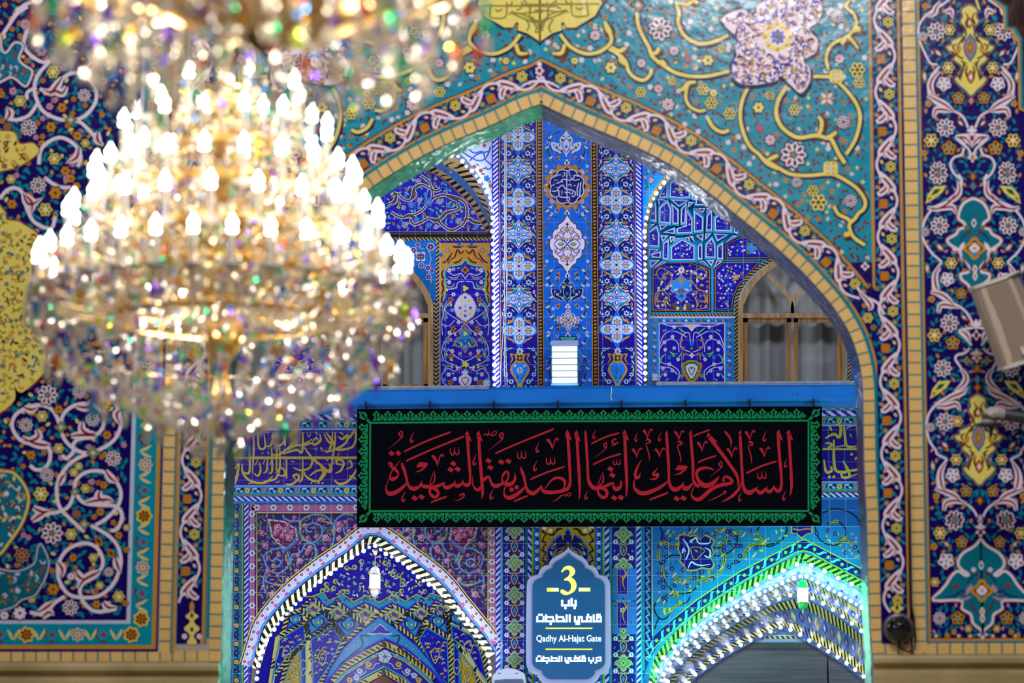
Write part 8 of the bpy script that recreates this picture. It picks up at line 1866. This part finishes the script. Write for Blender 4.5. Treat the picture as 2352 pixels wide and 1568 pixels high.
m = MB(); m.box(a[0]+.02, b[0]-.02, YF+.01, YF+.05, b[2]-.014, b[2]); m.build('foot', HOUS, fo)
lamp('floodlight_beam', 'AREA', ((a[0]+b[0])/2, YF-.05, (a[2]+b[2])/2), 4, (.9, 1, 1), .2, ((a[0]+b[0])/2, YF-2, a[2]-1.2), parent=fo)

# small boxes, cables, white loudspeaker at the pier foot
WHT = plain('white_plastic', lin('c9d4e6'), .4)
def box3(name, x0, x1, y0, y1, Y, th, label, cat):
    a, b = at(x0, y0, Y), at(x1, y1, Y); o = empty(name, ((a[0]+b[0])/2, Y, b[2]), label=label, cat=cat)
    m = MB(); m.box(a[0], b[0], Y-th, Y+.004, b[2], a[2]); m.build('body', WHT, o)
    m = MB(); m.box(a[0]+.006, b[0]-.006, Y-th-.004, Y-th, b[2]+.006, a[2]-.006); m.build('lid', WHT, o)
    for u in (.2, .8): m = MB(); m.box(a[0]+(b[0]-a[0])*u-.003, a[0]+(b[0]-a[0])*u+.003, Y-th-.006, Y-th-.003, (a[2]+b[2])/2-.003, (a[2]+b[2])/2+.003); m.build('screw', BLACKM, o)
box3('junction_box', 1110.5, 1126, 874, 887, 20.236, .03, 'small white junction box low on the gold arched panel, left of the pier', 'junction box')
box3('junction_box', 1497, 1511, 860, 875, 20.236, .03, 'small white junction box with a dark mark under the right bulb string', 'junction box')
for dx, c in ((0, 'white wires running down the left tile column of the pier'),):
    o = empty('wire_bundle', at(1160, 884, 19.79), label=c, cat='wires')
    for k in range(3):
        r = random.Random(k); m = MB(); m.tube([at(1161+2.2*(k-1)+(2.5*sin(y*.02+k) if y > 600 else 0)-(7*(y-600)/285*(k == 0) if y > 600 else 0), y, 19.785) for y in range(285, 890, 12)], .003, 5); m.build('wire', CABLE, o)
lo = empty('column_loudspeaker', at(1168, 1640, 19.7), label='white loudspeaker with rounded top and grey grille at the foot of the pier', cat='loudspeaker')
YL = 19.66
tp = [(1131, 1553), (1133, 1549), (1143, 1541), (1154, 1536), (1166, 1533.5), (1178, 1534.5), (1190, 1539), (1200, 1543.5), (1204, 1547), (1206, 1556), (1208, 1575), (1210, 1660), (1128, 1660), (1130, 1575)]
m = MB(); q = [at(x, y, YL) for x, y in tp]; m.prism([(a[0], a[2]) for a in q], YL, YL+.30); m.build('cabinet', WHT, lo)
m = MB(); q = [at(x, y, YL-.012) for x, y in [(1136, 1562), (1160, 1560), (1200, 1559.5), (1203, 1566), (1205, 1655), (1133, 1655)]]; m.prism([(a[0], a[2]) for a in q], YL-.012, YL+.002); m.build('grille', plain('grey_grille', lin('5f6c88'), .6, bump=(300, .5)), lo)
for x in (1147, 1187): m = MB(); a = at(x, 1546, YL-.003); m.box(a[0]-.011, a[0]+.011, YL-.003, YL+.001, a[2]-.003, a[2]+.003); m.build('slot', plain('slot_grey', lin('5a6a80'), .5), lo)
m = MB(); a = at(1168, 1650, YL+.3); m.box(a[0]-.05, a[0]+.05, YL+.29, YB+.005, a[2], a[2]+.2); m.build('bracket', HOUS, lo)

# loudspeaker, pipe bracket and dome camera on the front wall
BEI = plain('beige_speaker_case', lin('b9ab9c'), .55); BEG = plain('beige_grille', lin('a99684'), .75, bump=(500, .6)); RIM = plain('speaker_rim', lin('d6cdc6'), .45); BLUG = plain('blue_grey_back', lin('4a5a7c'), .5)
c0 = Vector(at(2300, 742, 11.62)); so = empty('wall_loudspeaker', c0, label='beige loudspeaker tilted on the right tile panel', cat='loudspeaker')
rot = Matrix.Rotation(-.335, 4, 'Y') @ Matrix.Rotation(.12, 4, 'X')
def spk(name, sec, z0, z1, mat, k0=1, k1=1):
    n = len(sec); v = []
    for j in range(5):
        t = j/4; z = z0+(z1-z0)*t; k = k0+(k1-k0)*t
        bul = .010*sin(pi*t)
        v += [c0+rot @ Vector((x*k+(bul if 0 < i < n-1 and x > .02 else 0), y, z)) for i, (x, y) in enumerate(sec)]
    m = MB(); f = [list(range(n))[::-1], list(range(4*n, 5*n))]
    for j in range(4): f += [(j*n+i, j*n+(i+1) % n, (j+1)*n+(i+1) % n, (j+1)*n+i) for i in range(n)]
    m.add(v, f); return m.build(name, mat, so, c0)
spk('case', [(-.085, .02), (-.080, -.10), (-.060, -.118), (.062, -.165), (.085, -.155), (.150, -.02), (.155, .10), (-.04, .10)], -.205, .205, BEI)
spk('grille', [(-.078, -.108), (.060, -.172), (.060, -.160), (-.078, -.100)], -.19, .19, BEG)
spk('top_rim', [(-.090, .03), (-.084, -.106), (-.060, -.126), (.064, -.174), (.090, -.160), (.156, -.02), (.158, .10), (-.045, .10)], .198, .213, RIM); spk('lower_rim', [(-.090, .03), (-.084, -.106), (-.060, -.126), (.064, -.174), (.090, -.160), (.156, -.02), (.158, .10), (-.045, .10)], -.213, -.200, RIM)
spk('back_cover', [(.120, .02), (.165, -.01), (.166, .11), (.10, .11)], -.20, .20, BLUG)
spk('badge', [(.012, -.163), (.022, -.168), (.022, -.166), (.012, -.160)], -.170, -.130, RIM)
m = MB(); m.tube([c0+Vector((.03, .05, 0)), c0+Vector((.05, .25, 0)), (c0.x+.06, YW-.005, c0.z)], .02, 8); m.tube([(c0.x+.06, YW-.03, c0.z), (c0.x+.06, YW-.002, c0.z)], .06, 12); m.build('bracket', RIM, so)
PIPE = plain('dark_grey_pipe', lin('3a3a40'), .45, .4); PIPL = plain('light_grey_fitting', lin('9a948e'), .5)
Yp = 11.45; po = empty('pipe_bracket', at(2275, 1000, Yp), label='dark pipe bracket with grey elbow below the beige loudspeaker', cat='bracket')
m = MB(); m.tube([at(x, y, Yp) for x, y in ((2520, 974), (2420, 967), (2352, 959), (2300, 951))], .028, 10); m.tube([at(2500, 972, Yp), (at(2500, 972, Yp)[0], YW-.002, at(2500, 972, Yp)[2])], .03, 10); m.build('pipe', PIPE, po)
m = MB(); m.tube([at(x, y, Yp) for x, y in ((2306, 952), (2290, 949), (2279, 950), (2271, 956), (2268, 966), (2268, 973))], [.029, .034, .035, .034, .033, .033], 12); m.build('elbow', PIPL, po)
a = at(2272, 975, Yp); m = MB(); m.lathe([(.001, .008), (.062, .006), (.068, -.004), (.03, -.012), (.001, -.012)], 16, a); m.build('flange', PIPE, po, a, True)
m = MB(); m.tube([at(2276, 978, Yp), at(2275, 1003, Yp)], [.016, .006], 8); m.build('stem', PIPE, po)
ce = at(2063, 1443, YW); do = empty('dome_camera', (ce[0], ce[1], ce[2]-.075), label='round black dome camera on the brick border at the lower right', cat='camera')
def disc(name, prof, mat):   # lathe about the wall normal
    m = MB(); m.lathe(prof, 28); m.v = [(ce[0]+x, ce[1]-z, ce[2]+y) for x, y, z in m.v]; return m.build(name, mat, do, ce, True)
disc('base_ring', [(.070, -.002), (.076, .01), (.074, .022), (.066, .03), (.060, .03)], plain('grey_ring', lin('6a6a70'), .3, .3))
disc('dome', [(.064, .026), (.062, .045), (.052, .068), (.036, .084), (.018, .093), (.001, .096)], plain('smoked_dome', (.008, .008, .009), .05))
disc('lens_ring', [(.030, .082), (.034, .087), (.022, .094)], plain('dark_bezel', (.02, .018, .015), .2))
m = MB(); m.tube([at(x, y, YW-.03) for x, y in ((2088, 1100), (2089, 1250), (2091, 1380), (2099, 1420), (2103, 1470), (2098, 1490), (2085, 1497), (2068, 1488), (2062, 1470))], .006, 6); m.build('cable', BLACKM, do)
# ================================================================ CHANDELIERS
for m_ in (BULB, BULBS, BULBG, GLOW, LEDM): m_.cycles.emission_sampling = 'NONE'
FLAME = plain('lit_candle_bulb', (1, .95, .85), .3, emit=(1, .90, .74), es=15); FLAME.cycles.emission_sampling = 'NONE'
TUBE = plain('white_candle_tube', (.82, .78, .72), .25)
AMBER = plain('gold_glass', (.80, .62, .36), .22, .75)
DARKG = plain('dark_bronze', (.20, .12, .05), .35, .9)
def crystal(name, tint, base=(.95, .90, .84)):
    """cut lead crystal: part clear, part mirror-like facets; tinted drops paint in the colours of dispersed light"""
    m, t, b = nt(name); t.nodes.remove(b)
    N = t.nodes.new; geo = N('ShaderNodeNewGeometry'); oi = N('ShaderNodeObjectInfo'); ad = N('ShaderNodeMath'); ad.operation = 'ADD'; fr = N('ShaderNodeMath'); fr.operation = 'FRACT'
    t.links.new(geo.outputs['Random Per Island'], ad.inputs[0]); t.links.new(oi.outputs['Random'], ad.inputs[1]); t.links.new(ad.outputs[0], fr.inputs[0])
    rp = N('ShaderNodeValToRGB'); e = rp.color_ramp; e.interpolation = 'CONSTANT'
    cols = [(0, base), (1-tint, (.30, .12, 1)), (1-tint*.80, (.05, .85, .45)), (1-tint*.62, (1, .62, .10)), (1-tint*.42, (.12, .45, 1)), (1-tint*.26, (1, .30, .16)), (1-tint*.14, (.75, .95, .15))]  # hues after the base paint in the coloured sparkle of dispersed light
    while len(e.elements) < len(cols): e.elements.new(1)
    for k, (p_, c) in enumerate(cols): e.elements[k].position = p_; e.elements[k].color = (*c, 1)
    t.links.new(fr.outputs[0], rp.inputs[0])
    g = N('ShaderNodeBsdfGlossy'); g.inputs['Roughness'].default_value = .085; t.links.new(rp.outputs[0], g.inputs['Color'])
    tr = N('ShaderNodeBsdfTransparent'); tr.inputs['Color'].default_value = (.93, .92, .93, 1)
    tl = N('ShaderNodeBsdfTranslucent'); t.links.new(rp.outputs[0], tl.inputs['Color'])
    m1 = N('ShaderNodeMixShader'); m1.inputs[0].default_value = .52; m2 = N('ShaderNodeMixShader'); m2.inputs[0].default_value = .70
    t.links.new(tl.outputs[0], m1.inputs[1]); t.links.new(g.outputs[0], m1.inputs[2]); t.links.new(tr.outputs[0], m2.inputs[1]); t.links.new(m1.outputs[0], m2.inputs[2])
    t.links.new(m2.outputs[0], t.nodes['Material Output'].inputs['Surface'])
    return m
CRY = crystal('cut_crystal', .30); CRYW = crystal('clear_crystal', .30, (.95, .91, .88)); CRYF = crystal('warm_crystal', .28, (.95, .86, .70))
def chandelier_frame(px, d, label):
    S_ = d/FPX; c = Vector(at(px, 700, d)); o = empty('chandelier', (c.x, c.y, at(px, 1010, d)[2]), label=label, cat='chandelier')
    def zz(y): return at(px, y, d)[2]
    return S_, c, o, zz
# ---- the lit chandelier
S_, cB, oB, zB = chandelier_frame(513, 7.2, 'lit crystal chandelier with tiers of white candle bulbs, hanging before the archway')
RINGS = [(430, 578, 32), (364, 470, 22), (308, 376, 22), (242, 270, 16), (180, 182, 8)]
m = MB()   # one candle: drip pan, tube, socket
m.lathe([(.002, -.008), (.020, -.004), (.032, .004), (.034, .010), (.020, .006), (.0085, .008)], 12)
m.lathe([(.0085, .006), (.0085, .096), (.008, .099), (.002, .099)], 10)
CAND = mesh('candle', m.v, m.f, True); CAND.materials.append(TUBE)
m = MB(); m.lathe([(.004, .098), (.0125, .100), (.0145, .105), (.0105, .111), (.0108, .116), (.0140, .123), (.0135, .131), (.0070, .140), (.0030, .147), (.0008, .154)], 10)  # lower bulge of the lathe shapes in the bulb's reflection in its cup
FLM = mesh('bulb', m.v, m.f, True); FLM.materials.append(FLAME)
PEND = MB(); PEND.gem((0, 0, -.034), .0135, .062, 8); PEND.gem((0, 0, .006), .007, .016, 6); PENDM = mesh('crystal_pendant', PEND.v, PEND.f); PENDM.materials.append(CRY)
rnd = random.Random(7)
gm = MB(); npend = 0
for ri, (r, y, n) in enumerate(RINGS):
    R = r*S_; zb = zB(y+14)-.128       # base of the candles of this tier
    am = MB(); k = 1
    am.tube(cr([(R*.10, 0, .05), (R*.30, 0, -.035), (R*.58, 0, -.062), (R*.84, 0, -.048), (R*.97, 0, -.02), (R, 0, -.006)], 4), [.009]*8+[.006]*13, 6)
    am.tube(cr([(R*.62, 0, -.06), (R*.70, 0, -.015), (R*.60, 0, .012), (R*.52, 0, -.012)], 3), .0045, 5)
    ame = mesh('arm', am.v, am.f, True); ame.materials.append(AMBER)
    a0 = .5*ri
    for i in range(n):
        a = a0+2*pi*i/n
        ao = obj('arm', ame, None, oB, (cB.x, cB.y, zb)); ao.rotation_euler = (0, 0, a)
        p_ = Vector((cB.x+R*cos(a), cB.y+R*sin(a), zb))
        ca = obj('candle', CAND, None, oB, p_); obj('bulb', FLM, None, ca, p_)
        for j in range(5):
            b = a+2*pi*j/5; q = p_+Vector((.030*cos(b), .030*sin(b), -.018-.014*rnd.random()))
            gm.gem(q, .0062, .030, 6, rnd.random()*.5-.25, rnd)
        # swag of beads to the next candle
        for j in range(1, 8):
            b = a+2*pi/n*j/8; gm.gem((cB.x+R*cos(b), cB.y+R*sin(b), zb-.012-.055*sin(pi*j/8)), .0065, .013, 6, .3, rnd)
    rg = MB(); rg.lathe([(R*.60, -.078), (R*.64, -.066), (R*.62, -.050), (R*.57, -.056), (R*.60, -.078)], 32, (cB.x, cB.y, zb)); rg.build('tier_ring', GOLD, oB, (cB.x, cB.y, zb), True)
    ds = MB(); ds.lathe([(.03, .02), (R*.18, .035), (R*.32, .075), (R*.36, .11), (R*.34, .112), (R*.28, .08), (.03, .05)], 24, (cB.x, cB.y, zb)); ds.build('tier_dish', AMBER, oB, (cB.x, cB.y, zb), True)
    for j in range(7 if ri < 2 else 5):
        a = a0+.3+2*pi*j/(7 if ri < 2 else 5); lamp('candle_glow', 'POINT', (cB.x+R*.72*cos(a), cB.y+R*.72*sin(a), zb+.10), .40 if ri < 3 else .28, (1, .84, .60), .018, parent=oB)
    # inner strings of drops hanging from the tier ring
    for j in range(26 if ri < 3 else 16):
        a = rnd.random()*6.28; rr = R*(.3+.55*rnd.random()); z0 = zb-.07
        for k in range(4): gm.gem((cB.x+rr*cos(a), cB.y+rr*sin(a), z0-.026*k), .0068, .022, 6, .2, rnd)
st = MB(); k = S_
st.lathe([(.002, zB(1012)), (8*k, zB(1004)), (16*k, zB(990)), (7*k, zB(978)), (26*k, zB(955)), (40*k, zB(930)), (20*k, zB(900)), (14*k, zB(840)), (46*k, zB(790)), (60*k, zB(760)), (26*k, zB(720)), (18*k, zB(640)), (55*k, zB(590)), (62*k, zB(560)), (24*k, zB(520)), (16*k, zB(440)), (46*k, zB(400)), (20*k, zB(360)), (14*k, zB(300)), (40*k, zB(262)), (16*k, zB(230)), (12*k, zB(160)), (30*k, zB(120)), (10*k, zB(90)), (6*k, zB(40))], 20, (cB.x, cB.y, 0)); st.build('stem', GOLD, oB, (cB.x, cB.y, zB(1012)), True)
st = MB(); st.tube([(cB.x, cB.y, zB(60)), (cB.x, cB.y, 8.0)], .012, 8); st.build('hanging_rod', BRASS, oB, (cB.x, cB.y, zB(60)))
# lower basket: meridian strings of drops from the widest tier down to the finial
prof = cr([(438, 655), (450, 705), (432, 765), (402, 815), (352, 868), (290, 905), (225, 935), (160, 962), (100, 982), (40, 1000)], 5)
bm = pathmap(prof)
for i in range(44):
    a = 2*pi*i/44
    for j in range(26):
        rr, y = bm(bm.tot*(j+.5*(i % 2))/26.6, 0); f = 1+.015*(rnd.random()-.5)
        if rr < 120 and i % 3: continue
        gm.gem((cB.x+rr*S_*f*cos(a), cB.y+rr*S_*f*sin(a), zB(y)), .0100, .026, 6, rnd.random()*.6-.3, rnd)
for i in range(30):
    a = 2*pi*i/30+.1
    for j in range(14):
        rr, y = bm(bm.tot*j/14.2, 0); rr *= .70; y -= 18
        gm.gem((cB.x+rr*S_*cos(a), cB.y+rr*S_*sin(a), zB(y)), .0085, .026, 6, rnd.random()*.6-.3, rnd)
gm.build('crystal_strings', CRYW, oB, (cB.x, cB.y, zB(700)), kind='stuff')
i = 0
for r, y, n in ((452, 705, 30), (404, 822, 26), (300, 908, 22), (175, 962, 14), (60, 1000, 8)):
    for j in range(n):
        a = 2*pi*j/n+.2*r
        obj('crystal_pendant', PENDM, None, oB, (cB.x+r*S_*cos(a), cB.y+r*S_*sin(a), zB(y+10)))
for r, y in ((440, 684), (400, 815), (300, 905), (180, 955)):
    h = MB(); h.lathe([(r*S_-.002, -.0015), (r*S_+.002, -.0015), (r*S_+.002, .0015), (r*S_-.002, .0015), (r*S_-.002, -.0015)], 40, (cB.x, cB.y, zB(y))); h.build('basket_hoop', AMBER, oB, (cB.x, cB.y, zB(y)))
for r, y in ((20, 1020), (0, 1032)): pass
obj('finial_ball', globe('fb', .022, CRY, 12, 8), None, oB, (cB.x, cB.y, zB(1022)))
h = MB(); h.gem((cB.x+18*S_*0, cB.y, zB(1018)), .03, .05, 8)

for i in range(5):
    a = .6+2*pi*i/5; lamp('basket_fill', 'POINT', (cB.x+.24*cos(a), cB.y+.24*sin(a), zB(800)), 1.3, (1, .90, .76), .02, parent=oB)  # added point lights without bulbs, brightening the drops from inside the basket
# rows of short drops under the widest tiers
gm = MB()
for r, y, n, L in ((420, 650, 46, 5), (350, 640, 40, 6), (270, 640, 34, 7), (200, 660, 26, 6), (380, 560, 34, 4), (300, 470, 30, 4), (240, 380, 24, 4), (170, 290, 18, 3), (110, 200, 12, 3)):
    for i in range(n):
        a = 2*pi*i/n+r
        for j in range(L): gm.gem((cB.x+r*S_*cos(a), cB.y+r*S_*sin(a), zB(y+j*21)), .0085, .024, 6, rnd.random()*.6-.3, rnd)
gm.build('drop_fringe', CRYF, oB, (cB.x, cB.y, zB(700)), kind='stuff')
# ---- the nearer chandelier, of which only the underside hangs into the picture
S_, cA, oA, zA_ = chandelier_frame(592, 4.9, 'underside of a nearer crystal chandelier cut by the top edge')
oA.location.z = zA_(135)
st = MB(); k = S_
st.lathe([(60*k, zA_(88)), (120*k, zA_(74)), (190*k, zA_(52)), (245*k, zA_(22)), (275*k, zA_(-12)), (285*k, zA_(-50)), (250*k, zA_(-90)), (120*k, zA_(-130)), (20*k, zA_(-160))], 36, (cA.x, cA.y, 0)); st.build('gilt_bowl', GOLD, oA, (cA.x, cA.y, zA_(90)), True)
st = MB(); st.lathe([(.001, zA_(128)), (16*k, zA_(122)), (34*k, zA_(108)), (52*k, zA_(96)), (70*k, zA_(86)), (60*k, zA_(80)), (.001, zA_(78))], 24, (cA.x, cA.y, 0)); st.build('bottom_boss', DARKG, oA, (cA.x, cA.y, zA_(128)), True)
for i in range(12):
    a = i*pi/6; q = MB(); q.tube(cr([(cA.x+r_*k*cos(a), cA.y+r_*k*sin(a), zA_(y)) for r_, y in ((90, 84), (180, 60), (260, 20), (340, 10), (430, -20), (530, -60))], 3), .008, 6); q.build('arm', AMBER, oA, (cA.x, cA.y, zA_(90)))
st = MB(); st.tube([(cA.x, cA.y, zA_(-120)), (cA.x, cA.y, 8.0)], .018, 8); st.build('hanging_rod', BRASS, oA, (cA.x, cA.y, zA_(-120)))
for r_, y in ((530, -66), (440, -40), (360, -20), (285, -5)):
    h = MB(); h.lathe([(r_*k-.005, -.006), (r_*k+.005, -.006), (r_*k+.005, .006), (r_*k-.005, .006), (r_*k-.005, -.006)], 48, (cA.x, cA.y, zA_(y))); h.build('hoop', GOLD, oA, (cA.x, cA.y, zA_(y)))
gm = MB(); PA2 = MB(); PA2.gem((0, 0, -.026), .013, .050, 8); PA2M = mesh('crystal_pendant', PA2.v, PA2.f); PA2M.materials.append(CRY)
npd = 0
for r_, y0, y1, n in ((535, -60, 62, 44), (470, -45, 105, 38), (395, -25, 160, 34), (315, -8, 205, 28), (235, 120, 245, 12)):
    for i in range(n):
        a = 2*pi*i/n+.01*r_; y = y0+8*rnd.random(); yl = y1-22+34*rnd.random(); nn = max(2, int((yl-y)/24))
        for j in range(nn+1):
            yy = y+(yl-y)*j/nn; pos = (cA.x+r_*k*cos(a), cA.y+r_*k*sin(a), zA_(yy))
            if j == nn and npd < 100 and sin(a) < .45: obj('crystal_pendant', PA2M, None, oA, pos); npd += 1
            else: gm.gem(pos, .0085, .022, 6, rnd.random()*.6-.3, rnd)
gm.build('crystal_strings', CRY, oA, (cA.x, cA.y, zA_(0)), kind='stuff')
for i in range(10):
    a = -.25+2*pi*i/10; pz = (cA.x+548*k*cos(a), cA.y+548*k*sin(a), zA_(-72)); ca = obj('candle', CAND, None, oA, pz); obj('bulb', FLM, None, ca, pz)
for i in range(5): a = .3+2*pi*i/5; lamp('candle_glow', 'POINT', (cA.x+500*k*cos(a), cA.y+500*k*sin(a), zA_(-72)+.13), 3.2, (1, .88, .68), .02, parent=oA)
for i in range(4):
    a = .4+pi*i/2; lamp('bowl_fill', 'POINT', (cA.x+.30*cos(a), cA.y+.30*sin(a), zA_(120)), 1.6, (1, .86, .62), .03, parent=oA)  # added point lights without bulbs, lighting the gilt bowl from below
